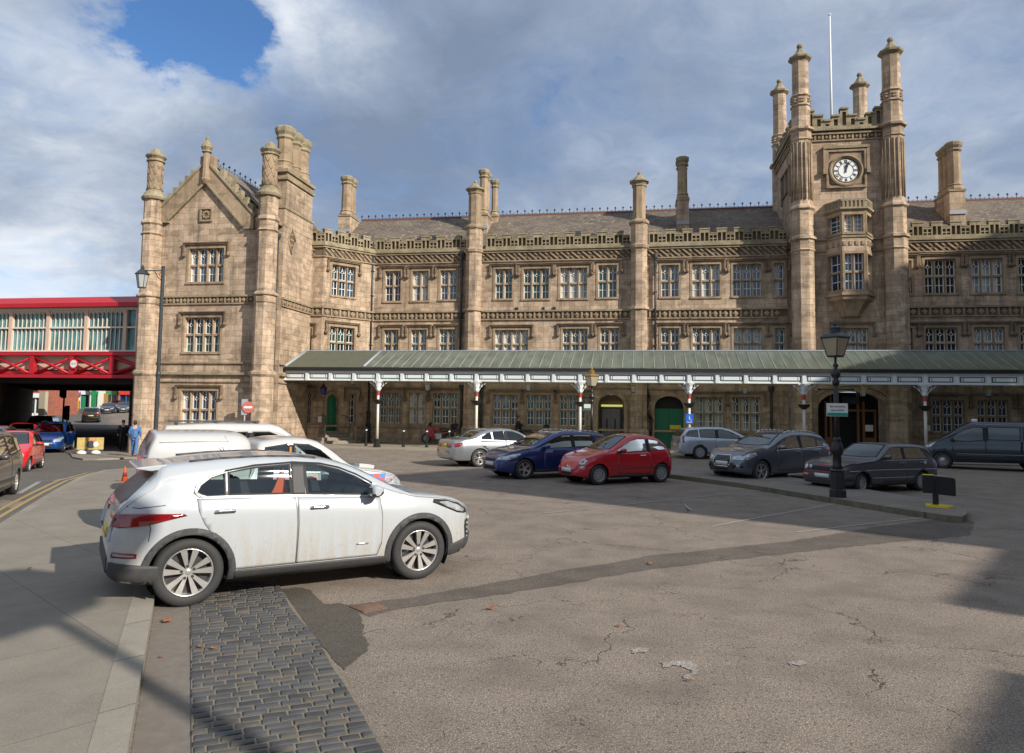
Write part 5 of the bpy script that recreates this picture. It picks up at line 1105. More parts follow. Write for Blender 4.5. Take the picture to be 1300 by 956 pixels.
# ------------------------------------------------------------------ cars
def lerp_prof(P, xs, sgm=.035):
    px_, pz_ = [p[0] for p in P], [p[1] for p in P]; fine = np.arange(px_[0]-.5, px_[-1]+.5, .01); z = np.interp(fine, px_, pz_)
    k = np.exp(-.5*(np.arange(-20, 21)*.01/sgm)**2); k /= k.sum(); z = np.convolve(np.pad(z, 20, 'edge'), k, 'valid'); return np.interp(xs, fine, z)
def catmull(P, n):
    out = []; P = [P[0]]+list(P)+[P[-1]]
    for i in range(1, len(P)-2):
        p0, p1, p2, p3 = P[i-1], P[i], P[i+1], P[i+2]
        for k in range(n):
            t = k/n; out.append(.5*((2*p1)+(-p0+p2)*t+(2*p0-5*p1+4*p2-p3)*t*t+(-p0+3*p1-3*p2+p3)*t**3))
    out.append(P[-2]); return np.array(out)
class Car:
    """body lofted from a side outline, a belt line and a plan outline; panels, lamps and trim are skins laid on it"""
    def __init__(s, sp, label, cat, loc, rz, group=None, z=0., scale=1., name='parked_car'):
        s.sp = sp; s.root = thing(name, label, cat, (loc[0], loc[1], z), rz, group)
        s.root.scale = (scale,)*3; s.cut = []; s.body()
    def body(s):
        sp = s.sp; x0, x1 = sp['top'][0][0], sp['top'][-1][0]
        xs = sorted(set(np.round(np.concatenate([np.arange(x0, x1, .06), [p[0] for p in sp['top']], np.linspace(x0, x0+.25, 10), np.linspace(x1-.25, x1, 10)]), 3)))
        xs = np.array([x for x in xs if x0-1e-6 <= x <= x1+1e-6]); s.xs = xs
        top = lerp_prof(sp['top'], xs, sp.get('sg', .03)); belt = np.minimum(lerp_prof(sp['belt'], xs), top-.02); bot = lerp_prof(sp['bot'], xs); Wd = lerp_prof(sp['plan'], xs)
        tb = sp.get('tumble', .30); rows = []
        for x, t, b, q, w in zip(xs, top, belt, bot, Wd):
            h = t-b; k = min(1., h/.35); ye = w*.955-.035*k-tb*max(0, h-.05); mid = q+(b-q)*.55
            cr = sp.get('crown', .045)*min(1., .35+k)
            P = np.array([(0, q), (w*.82, q), (w*.95, q+.05), (w*.985, q+(b-q)*.22), (w, mid), (w*.99, b-(b-q)*.16), (w*.955, b),
                          (w*.955-.02*k-tb*h*.45, b+h*.5), (ye+.045*k, t-.075*k-cr*.6), (ye*.90, t-cr*.45), (ye*.5, t-cr*.12), (0, t)])
            rows.append(catmull(P, 3))
        mb = MB(); n = len(rows[0]); idx = []
        for x, Rw in zip(xs, rows):
            ring = [mb.p(x, -y, z) for y, z in Rw]+[mb.p(x, y, z) for y, z in Rw[::-1][1:-1]]; idx.append(ring)
        m = len(idx[0])
        for a, b in zip(idx, idx[1:]):
            for k in range(m): mb.face((a[k], a[(k+1)%m], b[(k+1)%m], b[k]), 0, True)
        mb.face(idx[0][::-1], 0, True); mb.face(idx[-1], 0, True)
        me = mb.mesh('body', [sp['paint'], M['plastic']]); s.tree = BVHTree.FromPolygons([v.co.copy() for v in me.vertices], [tuple(p.vertices) for p in me.polygons])
        s.me = me; s.x0, s.x1 = x0, x1; s.b = link('body', me, s.root)
    def hit(s, ax, a, b, far=5.):
        if ax in ('L', 'R'): sg = 1 if ax == 'L' else -1; o, d = Vector((a, sg*far, b)), Vector((0, -sg, 0))
        elif ax in ('F', 'B'): sg = 1 if ax == 'F' else -1; o, d = Vector((sg*far, a, b)), Vector((-sg, 0, 0))
        else: o, d = Vector((a, b, far)), Vector((0, 0, -1))
        r = s.tree.ray_cast(o, d)
        k = 0
        while r[0] is None and k < 40:
            k += 1
            if ax in 'FB': o.y *= .985; o.z += (.62-o.z)*.02
            elif ax in 'LR': o.z += (.7-o.z)*.03; o.x += (1.2-o.x)*.01
            else: o.y *= .98
            r = s.tree.ray_cast(o, d)
        if r[0] is None: r = s.tree.find_nearest(o+d*(far-.9))
        return r[0], r[1]
    def skin(s, name, poly, ax, mats, off=.004, parent=None, step=.09, thick=True, m=0, smooth=True):
        "lay a 2-D outline on the body: L/R side (x,z), F/B ends (y,z), T from above (x,y)"
        polys = poly if isinstance(poly[0][0], (tuple, list)) else [poly]; step = min(step, getattr(s, 'step', 9)); bm = bmesh.new()
        if ax in "LR": polys = [[(min(max(p[0], s.x0+.014), s.x1-.014), p[1]) for p in q] for q in polys]
        for q in polys: bm.faces.new([bm.verts.new((p[0], p[1], 0)) for p in q])
        poly = [p for q in polys for p in q]
        for i in (0, 1):
            lo, hi = min(p[i] for p in poly), max(p[i] for p in poly); k = math.floor(lo/step)+1
            while k*step < hi-1e-4:
                co_ = [0, 0, 0]; co_[i] = k*step; no = [0, 0, 0]; no[i] = 1
                bmesh.ops.bisect_plane(bm, geom=bm.verts[:]+bm.edges[:]+bm.faces[:], plane_co=co_, plane_no=no); k += 1
        bmesh.ops.remove_doubles(bm, verts=bm.verts, dist=.0004); be = [e for e in bm.edges if e.is_boundary]; base = {}
        for v in bm.verts: base[v] = s.hit(ax, v.co.x, v.co.y)
        if thick:
            ret = bmesh.ops.extrude_edge_only(bm, edges=be)
            low = {}
            for g in ret['geom']:
                if isinstance(g, bmesh.types.BMVert):
                    nv = min((v for v in base), key=lambda v: (v.co.x-g.co.x)**2+(v.co.y-g.co.y)**2); low[g] = base[nv]
                elif isinstance(g, bmesh.types.BMFace): g.smooth = False
            for g, (p, n) in low.items(): g.co = p-n*.004
        for v, (p, n) in base.items(): v.co = p+n*off
        for f in bm.faces: f.smooth = smooth and all(v in base for v in f.verts); f.material_index = m
        bmesh.ops.recalc_face_normals(bm, faces=bm.faces)
        me = bpy.data.meshes.new(name); bm.to_mesh(me); bm.free()
        for mt in (mats if isinstance(mats, list) else [mats]): me.materials.append(mt)
        return link(name, me, parent or s.root)
    def sides(s, name, poly, mat, **kw): return [s.skin(name, poly, a, mat, **kw) for a in ('L', 'R')]
    def cutter(s, poly, ax, lo, hi):
        mb = MB(); mb.prism(poly, lo, hi, 0, {'y': 1, 'z': 2}[ax]); mb.top = ax == 'z'; s.cut.append(mb)
    def finish(s):
        sp = s.sp; r = sp['ar']; allm = MB()
        for xw in (0, sp['wb']):
            for s_ in (-1, 1):
                n = 28; pts = [(xw+r*cos(2*pi*k/n), sp['wr']+(r)*sin(2*pi*k/n)) for k in range(n)]; mb = MB(); y0, y1 = sorted((s_*(sp['W']*.5-.34), s_*(sp['W']*.5+.3))); mb.prism(pts, y0, y1); s.cut.append(mb)
        tops = MB()
        for mb in s.cut:
            if getattr(mb, 'top', False): o = len(tops.v); tops.v += mb.v; tops.f += [tuple(i+o for i in f) for f in mb.f]; tops.m += mb.m; tops.s += mb.s; continue
            o = len(allm.v); allm.v += mb.v; allm.f += [tuple(i+o for i in f) for f in mb.f]; allm.m += mb.m; allm.s += mb.s
        cms = []
        for q in ([allm, tops] if tops.v else [allm]): co_ = bpy.data.objects.new('cut', q.mesh('cut', [])); COL.objects.link(co_); cms.append(co_)
        so_ = s.b.modifiers.new('s', 'SOLIDIFY'); so_.thickness = .028; so_.offset = -1
        for co_ in cms: bo = s.b.modifiers.new('b', 'BOOLEAN'); bo.operation = 'DIFFERENCE'; bo.solver = 'EXACT'; bo.object = co_
        loc, sc = s.root.location.copy(), s.root.scale.copy(); rz = s.root.rotation_euler.z
        s.root.location = (0,0,0); s.root.rotation_euler.z = 0; s.root.scale = (1,1,1); bpy.context.view_layer.update()
        zs0 = [v.co.z for v in s.me.vertices]; n0 = len(s.me.vertices)
        def bad(me):
            if len(me.vertices) < n0*1.3: return True
            zz = [v.co.z for v in me.vertices]; return max(zz) > max(zs0)+.02 or min(zz) < min(zs0)-.02 or max(abs(v.co.y) for v in me.vertices) > max(abs(v.co.y) for v in s.me.vertices)+.02
        for att in range(4):
            for md in s.b.modifiers:
                if md.type == 'BOOLEAN': md.use_self = att in (1, 3)
            if att == 2: so_.thickness = .012
            bpy.context.view_layer.update(); me = bpy.data.meshes.new_from_object(s.b.evaluated_get(bpy.context.evaluated_depsgraph_get()))
            if not bad(me): break
        else: print('BOOLEAN FAILED', s.root.name, s.root['label'])
        if att: print('boolean attempt', att, s.root['label'])
        s.b.modifiers.clear()
        s.root.location = loc; s.root.rotation_euler.z = rz; s.root.scale = sc
        for p in me.polygons: p.use_smooth = True
        s.b.data = me; md = s.b.modifiers.new('w', 'EDGE_SPLIT'); md.split_angle = R(38)
        for co_ in cms: bpy.data.objects.remove(co_)
        # wheel housings
        for xw in (0, sp['wb']):
            for s_ in (-1, 1):
                mb = MB(); yi, yo = s_*(sp['W']*.5-.345), s_*(sp['W']*.5-.06); n = 24
                a = [mb.p(xw+(r+.004)*cos(2*pi*k/n), yi, sp['wr']+(r+.004)*sin(2*pi*k/n)) for k in range(n)]; b = [mb.p(xw+(r+.004)*cos(2*pi*k/n), yo, sp['wr']+(r+.004)*sin(2*pi*k/n)) for k in range(n)]
                for k in range(n):
                    if sin(2*pi*(k+.5)/n) > -.5: mb.face((a[k], a[(k+1)%n], b[(k+1)%n], b[k]))
                mb.face(a); mb.build('wheel_arch_liner', M['black'], s.root, recalc=False)
        s.wheels()
    def wheels(s):
        sp = s.sp; r = sp['wr']; rr = r*sp.get('rim', .68); w = sp.get('tw', .21); st = sp.get('spokes', ('ten', 'alloy')); key = (r, rr, w, st)
        if not hasattr(Car, 'cache'): Car.cache = {}
        if key not in Car.cache:
            t = MB(); ins = rr*.98
            t.lathe([(ins, -w*.42), (ins+.02, -w*.5), (r-.035, -w*.5), (r-.012, -w*.43), (r, -w*.32), (r, w*.32), (r-.012, w*.43), (r-.035, w*.5), (ins+.02, w*.5), (ins, w*.42), (ins-.01, w*.3), (ins-.01, -w*.3)], 0, 0, 40, 0, smooth=True, ax=1)
            t.f = t.f[:-2]; t.m = t.m[:-2]; t.s = t.s[:-2]
            q = MB(); q.lathe([(rr*.985, w*.40), (rr*1.0, w*.44), (rr*.955, w*.45), (rr*.93, w*.36), (rr*.90, -w*.3)], 0, 0, 40, 0, smooth=True, ax=1); q.f = q.f[:-2]; q.m = q.m[:-2]; q.s = q.s[:-2]
            dk = [q.p(rr*.93*cos(2*pi*k/32), w*.05, rr*.93*sin(2*pi*k/32)) for k in range(32)]; q.face(dk, 1)
            q.lathe([(rr*.17, w*.05), (rr*.17, w*.30), (rr*.11, w*.33), (.01, w*.34)], 0, 0, 16, 0, smooth=True, ax=1)
            def spoke(a, w0, w1, d0=.18, d1=.41, r0=.12, r1=.96, m=0):
                e = Vector((cos(a), 0, sin(a))); f = Vector((-sin(a), 0, cos(a))); P = []
                for (rad, wd, dep) in ((r0, w0, d1-.09), (r1, w1, d1)):
                    for sg in (-1, 1):
                        for dd in (0, .12): p = e*(rr*rad)+f*(sg*wd*rr)+Vector((0, w*(dep-dd), 0)); P.append(q.p(*p))
                for fc in ((0,2,6,4),(1,5,7,3),(0,4,5,1),(2,3,7,6)): q.face([P[i] for i in fc], m)
            kind = st[0]
            if kind == 'ten':
                for k in range(10): spoke(2*pi*k/10+(.10 if k%2 else .21), .05, .135)
                for k in range(5): a = 2*pi*k/5+.3; q.lathe([(.017, w*.3), (.017, w*.355)], rr*.26*cos(a), 0, 8, 1, ax=1, cz=rr*.26*sin(a))
            elif kind == 'five2':
                for k in range(5):
                    for s_ in (-1, 1): spoke(2*pi*k/5+pi/2+s_*.17, .05, .045)
            elif kind == 'five':
                for k in range(5): spoke(2*pi*k/5+pi/2, .14, .13)
            elif kind == 'disc':
                q.lathe([(rr*.93, w*.38), (rr*.6, w*.30), (rr*.3, w*.36), (rr*.1, w*.38)], 0, 0, 24, 0, smooth=True, ax=1)
                for k in range(10): a = 2*pi*k/10; q.lathe([(rr*.11, w*.3), (rr*.11, w*.385)], rr*.70*cos(a), 0, 8, 1, ax=1, cz=rr*.70*sin(a))
            elif kind == 'steel':
                q.lathe([(rr*.9, w*.1), (rr*.7, w*.2), (rr*.45, w*.32), (rr*.42, w*.40), (.02, w*.42)], 0, 0, 20, 0, smooth=True, ax=1)
            Car.cache[key] = (t.mesh('tyre', [M['rubber']]), q.mesh('rim', [M[st[1]], M['alloy_dk']]))
        tm, qm = Car.cache[key]
        for xw in (0, sp['wb']):
            for s_ in (1, -1):
                e = bpy.data.objects.new('wheel', None); COL.objects.link(e); e.parent = s.root; e.empty_display_size = .1; e.location = (xw, s_*(sp['W']*.5-.035-w*.5), r)
                e.rotation_euler = (0, rnd.uniform(-1, 1), 0 if s_ > 0 else pi) if not (xw and sp.get('steer')) else (0, .3, (0 if s_ > 0 else pi)+sp['steer'])
                link('tyre', tm, e); link('rim', qm, e)
    # ---- standard equipment --------------------------------------
    def windows(s, side, screen=None, rear=None, frame='black'):
        "side: list of (x,z) outlines; screen/rear: top view half outlines [(x,y)...] with y>=0"
        for P in side:
            c = (sum(p[0] for p in P)/len(P), sum(p[1] for p in P)/len(P)); Q = [(c[0]+(x-c[0])*.97, c[1]+(z-c[1])*.955) for x, z in P]
            s.cutter(Q, 'y', .3, 1.4); s.cutter(Q, 'y', -1.4, -.3); g = s.sides('side_window', P, M[s.sp.get('gls', 'carglass')], off=.0025, thick=False)
            Q2 = [(c[0]+(x-c[0])*.945, c[1]+(z-c[1])*.90) for x, z in P]; P2 = [(c[0]+(x-c[0])*1.012, c[1]+(z-c[1])*1.02) for x, z in P]; n = len(P)
            for ax, o in zip('LR', g): s.skin('window_seal', [[P2[i], P2[(i+1)%n], Q2[(i+1)%n], Q2[i]] for i in range(n)], ax, M['black'], off=.0042, thick=False, parent=o)
        for nm, P, z0 in (('windscreen', screen, s.sp['belt'][len(s.sp['belt'])//2][1]-.1), ('rear_window', rear, s.sp['belt'][0][1]-.15)):
            if not P: continue
            full = P+[(x, -y) for x, y in P[::-1]]; c = sum(p[0] for p in full)/len(full); s.cutter([(c+(x-c)*.96, y*.965) for x, y in full], 'z', z0, 3.)
            g = s.skin(nm, full, 'T', M[s.sp.get('gls', 'carglass')], off=.003, thick=False); n = len(full); Q2 = [(c+(x-c)*.92, y*.94) for x, y in full]; P2 = [(c+(x-c)*1.01, y*1.012) for x, y in full]
            s.skin('window_seal', [[P2[i], P2[(i+1)%n], Q2[(i+1)%n], Q2[i]] for i in range(n)], 'T', M['black'], off=.005, thick=False, parent=g)
    def seams(s, polys, wd=.007):
        for P in polys:
            for a, b in zip(P, P[1:]):
                A, B = Vector(a), Vector(b); d = (B-A)
                if d.length < .01: continue
                n = Vector((-d.y, d.x)).normalized()*wd; s.seam_list.append([tuple(A-n), tuple(B-n), tuple(B+n), tuple(A+n)])
    def doors(s, polys, handles=(), off=.0035, mat=None):
        mat = mat or s.sp['paint']; k = 0
        for P in polys:
            c = (sum(p[0] for p in P)/len(P), sum(p[1] for p in P)/len(P)); G_ = [(x+(.007 if x > c[0] else -.007), z+(.006 if z > c[1] else -.006)) for x, z in P]
            s.sides('door_gap', G_, M['black'], off=.0012, thick=False, step=.12) if False else None
            d = s.sides('door', P, [mat], off=off, step=.09)
            for ax, o in zip(('L', 'R'), d):
                g = s.skin('shut_line', G_, ax, M['black'], off=.0012, thick=False, parent=o)
                if k < len(handles) and handles[k]:
                    hx, hz = handles[k]; hm = s.sp.get('handle', mat)
                    s.skin('handle_recess', [(hx-.09, hz-.025), (hx+.09, hz-.025), (hx+.08, hz+.03), (hx-.08, hz+.03)], ax, s.sp['paint'], off=.005, thick=False, parent=o)
                    s.skin('handle', [(hx-.11, hz-.004), (hx-.10, hz+.02), (hx+.10, hz+.02), (hx+.11, hz-.004), (hx+.1, hz-.014), (hx-.1, hz-.014)], ax, hm, off=.026, parent=o)
            k += 1
    def arch_trim(s, w=.075, mat='plastic', off=.014, lo=-.30):
        for xw in (0, s.sp['wb']):
            r0 = s.sp['ar']-.004; r1 = r0+w; z = s.sp['wr']; a0 = math.asin(lo)
            t = [a0+(pi-2*a0)*k/28 for k in range(29)]
            PP = [[(xw+r0*cos(a), z+r0*sin(a)), (xw+r0*cos(b), z+r0*sin(b)), (xw+r1*cos(b), z+r1*sin(b)), (xw+r1*cos(a), z+r1*sin(a))] for a, b in zip(t, t[1:])]
            s.sides('wheel_arch_trim', PP, M[mat], off=off, step=.3)
    def mirror(s, x, z, mat=None, sc=1.):
        mat = mat or s.sp['paint']
        for s_ in (-1, 1):
            p, n = s.hit('L' if s_ > 0 else 'R', x, z); y = p.y; mb = MB()
            sec = [(.0, .0), (.035, .06), (.05, .13), (.045, .20), (.0, .24)]; rings = []
            for (dx, yy, hz) in ((.05, .03, .55), (.09, .06, .9), (.105, .12, 1.), (.095, .19, .95), (.05, .235, .6)):
                rings.append([mb.p(x-.015*sc+(dx*cos(a) if cos(a) > 0 else dx*.45*cos(a))*sc, y+s_*yy*sc, z+.075*sc+.066*sc*hz*sin(a)) for a in [2*pi*k/14 for k in range(14)]])
            for a, b in zip(rings, rings[1:]):
                for k in range(14): mb.face((a[k], a[(k+1)%14], b[(k+1)%14], b[k]), 1 if 8 <= k <= 13 else 0, True)
            mb.face(rings[0]); mb.face(rings[-1]); mb.tube((x, y-s_*.03, z+.03), (x-.01, y+s_*.07*sc, z+.035*sc), .03*sc, 8, 1)
            for a, b in zip(rings, rings[1:]):
                pass
            mb.box(x-.068*sc, x-.060*sc, *sorted((y+s_*.06*sc, y+s_*.20*sc)), z+.03*sc, z+.12*sc, 2)
            mb.build('door_mirror', [mat, M['plastic'], M['chrome']], s.root)
    def interior(s, zf=.35, xs_=(.75, 1.55), dash=None, top=1.05, col='seat', rh=1.28):
        W_ = s.sp['W']; mb = MB()
        mb.box(s.x0+.5, s.sp['wb']-.1, -W_*.40, W_*.40, zf-.02, zf+.03, 0)
        for i, xr_ in enumerate(xs_):
            for y in ((-.36, .36) if i == len(xs_)-1 else (-.42, 0, .42)):
                w = .24 if i == len(xs_)-1 else .2
                mb.prism([(xr_-.08, zf+.2), (xr_+.42, zf+.22), (xr_+.46, zf+.36), (xr_, zf+.34)], y-w, y+w, 0)
                mb.prism([(xr_-.1, zf+.25), (xr_+.05, zf+.3), (xr_-.12, top), (xr_-.24, top)], y-w, y+w, 0)
                mb.prism([(xr_-.17, top+.03), (xr_-.07, top+.03), (xr_-.12, rh-.06), (xr_-.2, rh-.06)], y-.12, y+.12, 0)
        mb.build('seats', M[col], s.root)
        if dash:
            mb = MB(); mb.prism([(dash-.05, zf), (dash+.45, zf), (dash+.6, dash and s.sp['dz']-.06), (dash+.1, s.sp['dz']), (dash-.05, s.sp['dz']-.08)], -W_*.41, W_*.41, 0)
            c = Vector((dash-.14, -.36, s.sp['dz']-.02)); P = [(c.x+.07*cos(t), c.y+.18*sin(t), c.z+.17*cos(t)) for t in [2*pi*k/16 for k in range(17)]]; mb.path(P, .016, 6, 0); mb.build('dashboard', M['plastic'], s.root)
    def roofrails(s, x0, x1, y, mat='chrome', h=.05):
        for s_ in (-1, 1):
            mb = MB(); P = []
            for k in range(9):
                x = x0+(x1-x0)*k/8; p, n = s.hit('T', x, s_*y); P.append((x, s_*y, p.z+(h if 0 < k < 8 else .005)))
            mb.path(P, .017, 6); mb.build('roof_rail', M[mat], s.root)
    def plate(s, ax, z, yellow=False, txt='', wd=.26, off=.012):
        o = s.skin('number_plate', [(-wd, z-.055), (wd, z-.055), (wd, z+.055), (-wd, z+.055)], ax, M['plate_y' if yellow else 'plate'], off=off, step=.6)
        return o
    def strip(s, name, pts, wd, mat, off=.006, ax='LR'):
        up_ = [(x, z+wd/2) for x, z in pts]; lo = [(x, z-wd/2) for x, z in pts[::-1]]
        for a in ax: s.skin(name, up_+lo, a, M[mat] if isinstance(mat, str) else mat, off=off, step=.15)
def circ(x, z, r, n=16, sy=1.): return [(x+r*cos(2*pi*k/n), z+r*sy*sin(2*pi*k/n)) for k in range(n)]
def mir(P): return [(-x, z) for x, z in P][::-1]
def place2(rear, front, zoff=0.):
    "rear and front near-side wheel contact pixels -> rear contact point, heading"
    a, b = onG(*rear), onG(*front); return a, atan2(b.y-a.y, b.x-a.x), (b-a).length
def park(pt, heading, W_, side, wb=0., frac=0.):
    "car origin (rear axle centre) from the near-side wheel contact point; side: +1 if the visible wheel is on the car's left"
    n = Vector((-sin(heading), cos(heading)))*side*(W_/2-.04); d = Vector((cos(heading), sin(heading)))*wb*frac; return (pt.x-n.x-d.x, pt.y-n.y-d.y)
# ---- white crossover in the foreground ------------------------------
M['privacy'] = simple('privacy glass', (.012, .014, .015), .3, spec=.25)
def suv_white():
    wb = 2.67; sp = dict(W=1.86, wb=wb, wr=.36, ar=.405, tw=.235, rim=.70, spokes=('ten', 'alloy'), dz=1.06, tumble=.34, crown=.055, sg=.022, handle=M['chrome'], gls='clearglass',
        paint=paint('white paint with road dirt', (.42, .45, .48), dirt=2.1, rough=.28),
        top=[(-.76,.62),(-.755,.80),(-.73,.93),(-.70,1.04),(-.64,1.12),(-.42,1.32),(-.30,1.43),(-.35,1.465),(-.28,1.49),(-.05,1.52),(.35,1.555),(.8,1.57),(1.2,1.56),(1.55,1.515),(1.8,1.445),(2.08,1.32),(2.38,1.165),(2.54,1.09),(2.62,1.07),(2.95,1.035),(3.2,.98),(3.38,.89),(3.48,.79),(3.53,.72),(3.56,.62)],
        belt=[(-.76,.60),(-.73,.90),(-.58,1.05),(-.2,1.10),(.6,1.09),(1.6,1.04),(2.3,.99),(2.6,.99),(3.1,.93),(3.4,.80),(3.56,.6)],
        bot=[(-.76,.40),(-.68,.30),(-.4,.26),(.4,.235),(2.2,.235),(3.1,.24),(3.35,.27),(3.56,.36)],
        plan=[(-.76,.72),(-.71,.81),(-.58,.88),(-.35,.915),(0,.93),(2.6,.93),(2.9,.915),(3.2,.85),(3.4,.74),(3.5,.62),(3.56,.48)])
    a, h, L_ = place2((237,770.5), (531,735.5)); loc = park(a, h, sp['W'], -1); sc = L_/wb
    Car.step = 9; c = Car(sp, 'dirty white crossover with black wheel arch trim parked over the setts in the foreground', 'car', loc, h, scale=sc)
    c.step = .055
    c.windows([[(.10,1.175),(.06,1.20),(.10,1.27),(.20,1.345),(.345,1.39),(.345,1.155),(.16,1.155)], [(.375,1.155),(.375,1.40),(.66,1.445),(1.06,1.465),(1.07,1.135),(.6,1.15)],
               [(1.235,1.125),(1.22,1.465),(1.42,1.445),(1.64,1.39),(1.84,1.305),(2.03,1.20),(2.15,1.125),(2.13,1.075),(1.6,1.105)]],
              screen=[(1.80,0),(1.76,.56),(2.08,.66),(2.40,.76),(2.48,.5),(2.52,0)])
    c.skin('rear_window', [(-.34,-.50),(-.34,.50),(-.46,.60),(-.60,.70),(-.655,.6),(-.665,0),(-.655,-.6),(-.60,-.70),(-.46,-.60)], 'T', M['privacy'], off=.006, thick=False)
    c.sides('window_trim', [(.02,1.19),(.045,1.27),(.17,1.365),(.345,1.415),(.345,1.402),(.185,1.355),(.075,1.27),(.045,1.20),(.10,1.15),(.08,1.14)], M['hubcap'], off=.006)
    c.strip('window_trim', [(.10,1.143),(.6,1.138),(1.15,1.12),(1.6,1.092),(2.14,1.062)], .012, 'hubcap', off=.007)
    c.strip('window_trim', [(.345,1.412),(.66,1.462),(1.1,1.484),(1.42,1.462),(1.65,1.408),(1.86,1.322),(2.05,1.215)], .018, 'black', off=.006)
    for P in ([(1.075,1.125),(1.225,1.115),(1.215,1.47),(1.07,1.472)], [(.347,1.155),(.373,1.155),(.373,1.40),(.347,1.392)], [(2.02,1.205),(2.15,1.125),(2.13,1.07),(2.0,1.08)]): c.sides('door_pillar', P, M['plastic' if P[0][0] > .5 else 'alloy'], off=.005)
    c.doors([[(.06,1.125),(1.11,1.10),(1.125,.8),(1.115,.36),(.42,.355),(.41,.50),(.33,.63),(.25,.72),(.14,.86),(.08,1.0)], [(1.13,1.10),(2.13,1.04),(2.15,.82),(2.145,.50),(2.09,.365),(1.13,.36),(1.145,.8)]], [(.34,.985),(1.38,.97)], off=.003)
    c.arch_trim(.072)
    c.sides('sill_trim', [(.46,.225),(.46,.33),(.5,.345),(2.14,.345),(2.20,.34),(2.22,.225)], M['plastic'], off=.02)
    c.sides('bumper_trim', [(-0.755,.52),(-0.470,.48),(-0.290,.46),(-0.290,.27),(-0.620,.29),(-0.750,.38)], M['plastic'], off=.016); c.skin('bumper_trim', [(-.72,.40),(.72,.40),(.72,.56),(-.72,.56)], 'B', M['plastic'], off=.016)
    c.sides('bumper_trim', [(3.10,.26),(3.12,.40),(3.34,.44),(3.52,.50),(3.52,.36),(3.35,.28)], M['plastic'], off=.014); c.skin('bumper_trim', [(-.45,.37),(.45,.37),(.45,.5),(-.45,.5)], 'F', M['plastic'], off=.006)
    c.sides('tail_lamp', [(-0.730,.93),(-0.715,1.005),(-0.470,1.005),(-0.070,.985),(-0.040,.965),(-0.170,.94),(-0.420,.885),(-0.670,.865),(-0.740,.875)], M['taillamp'], off=.011)
    c.skin('tail_lamp', [(-.68,.88),(-.30,.93),(-.30,.985),(-.68,.985)], 'B', M['taillamp'], off=.011); c.skin('tail_lamp', [(.68,.88),(.30,.93),(.30,.985),(.68,.985)], 'B', M['taillamp'], off=.011)
    for a_ in 'LR': c.skin('rear_reflector', [(-0.730,.565),(-0.725,.625),(-0.500,.60),(-0.505,.555)], a_, M['taillamp'], off=.007); c.skin('reflector_lens', [(-0.710,.58),(-0.710,.605),(-0.530,.585),(-0.530,.570)], a_, M['lead'], off=.010)
    c.sides('headlamp', [(2.84,.945),(2.86,.985),(3.05,.965),(3.25,.905),(3.41,.815),(3.44,.765),(3.36,.765),(3.22,.79),(3.05,.86)], M['black'], off=.004)
    c.sides('headlamp', [(2.93,.945),(3.06,.945),(3.24,.885),(3.38,.81),(3.33,.785),(3.22,.81),(3.06,.875)], M['lamp'], off=.007)
    c.sides('fog_lamp', [(3.355,.60),(3.37,.675),(3.41,.69),(3.45,.66),(3.46,.55),(3.45,.42),(3.41,.375),(3.38,.42)], M['black'], off=.006)
    for k in range(4): c.skin('fog_lens', circ(3.415, .63-.058*k, .019, 8), 'R', M['lamp'], off=.013)
    c.skin('grille', [(-.42,.66),(.42,.66),(.36,.76),(-.36,.76)], 'F', M['black'], off=.008); c.plate('F', .55); c.plate('B', .75, True)
    c.skin('fuel_flap', [(-.46,.82),(-.28,.83),(-.27,.97),(-.47,.96)], 'R', M['black'], off=-.05, thick=False) if False else None
    c.mirror(2.02, 1.055, sc=1.1); c.roofrails(.0, 1.40, .60, 'plastic', .002)
    mb = MB(); mb.prism([(-.22,1.488), (-.50,1.462), (-.53,1.445), (-.38,1.418), (-.26,1.43)], -.60, .60, 0); bevel(mb.build('spoiler', sp['paint'], c.root), .012)
    c.interior(.42, (.75, 1.58), dash=2.02, top=1.08, rh=1.33)
    mb = MB(); P = [(.80, -.66, 1.40), (.72, -.68, 1.12), (.86, -.68, 1.02), (.98, -.67, 1.1), (.93, -.66, 1.36)]
    mb.prism([(.80,1.0),(.90,1.18),(.95,1.31),(1.0,1.42),(1.02,1.30),(1.06,1.16),(1.07,1.0)], -.70, -.64, 0); mb.build('hung_jacket', M['orange'], c.root)
    mb = MB(); mb.tube((.25, .1, 1.5), (.1, .1, 1.8), .006, 5); 
    for P in ([(-.42,.98),(-.385,.85),(-.40,.72)], [(-.68,1.09),(-.50,1.06),(-.25,1.08)]): c.sides('panel_gap', [[(x0-.004, z0), (x1-.004, z1), (x1+.004, z1), (x0+.004, z0)] if abs(z1-z0) > abs(x1-x0) else [(x0, z0-.004), (x1, z1-.004), (x1, z1+.004), (x0, z0+.004)] for (x0, z0), (x1, z1) in zip(P, P[1:])], M['black'], off=.0015, thick=False)
    c.sides('fuel_badge', [(1.83,.505),(1.98,.505),(1.98,.525),(1.83,.525)], M['hubcap'], off=.008)
    c.finish(); return c
suv_white()
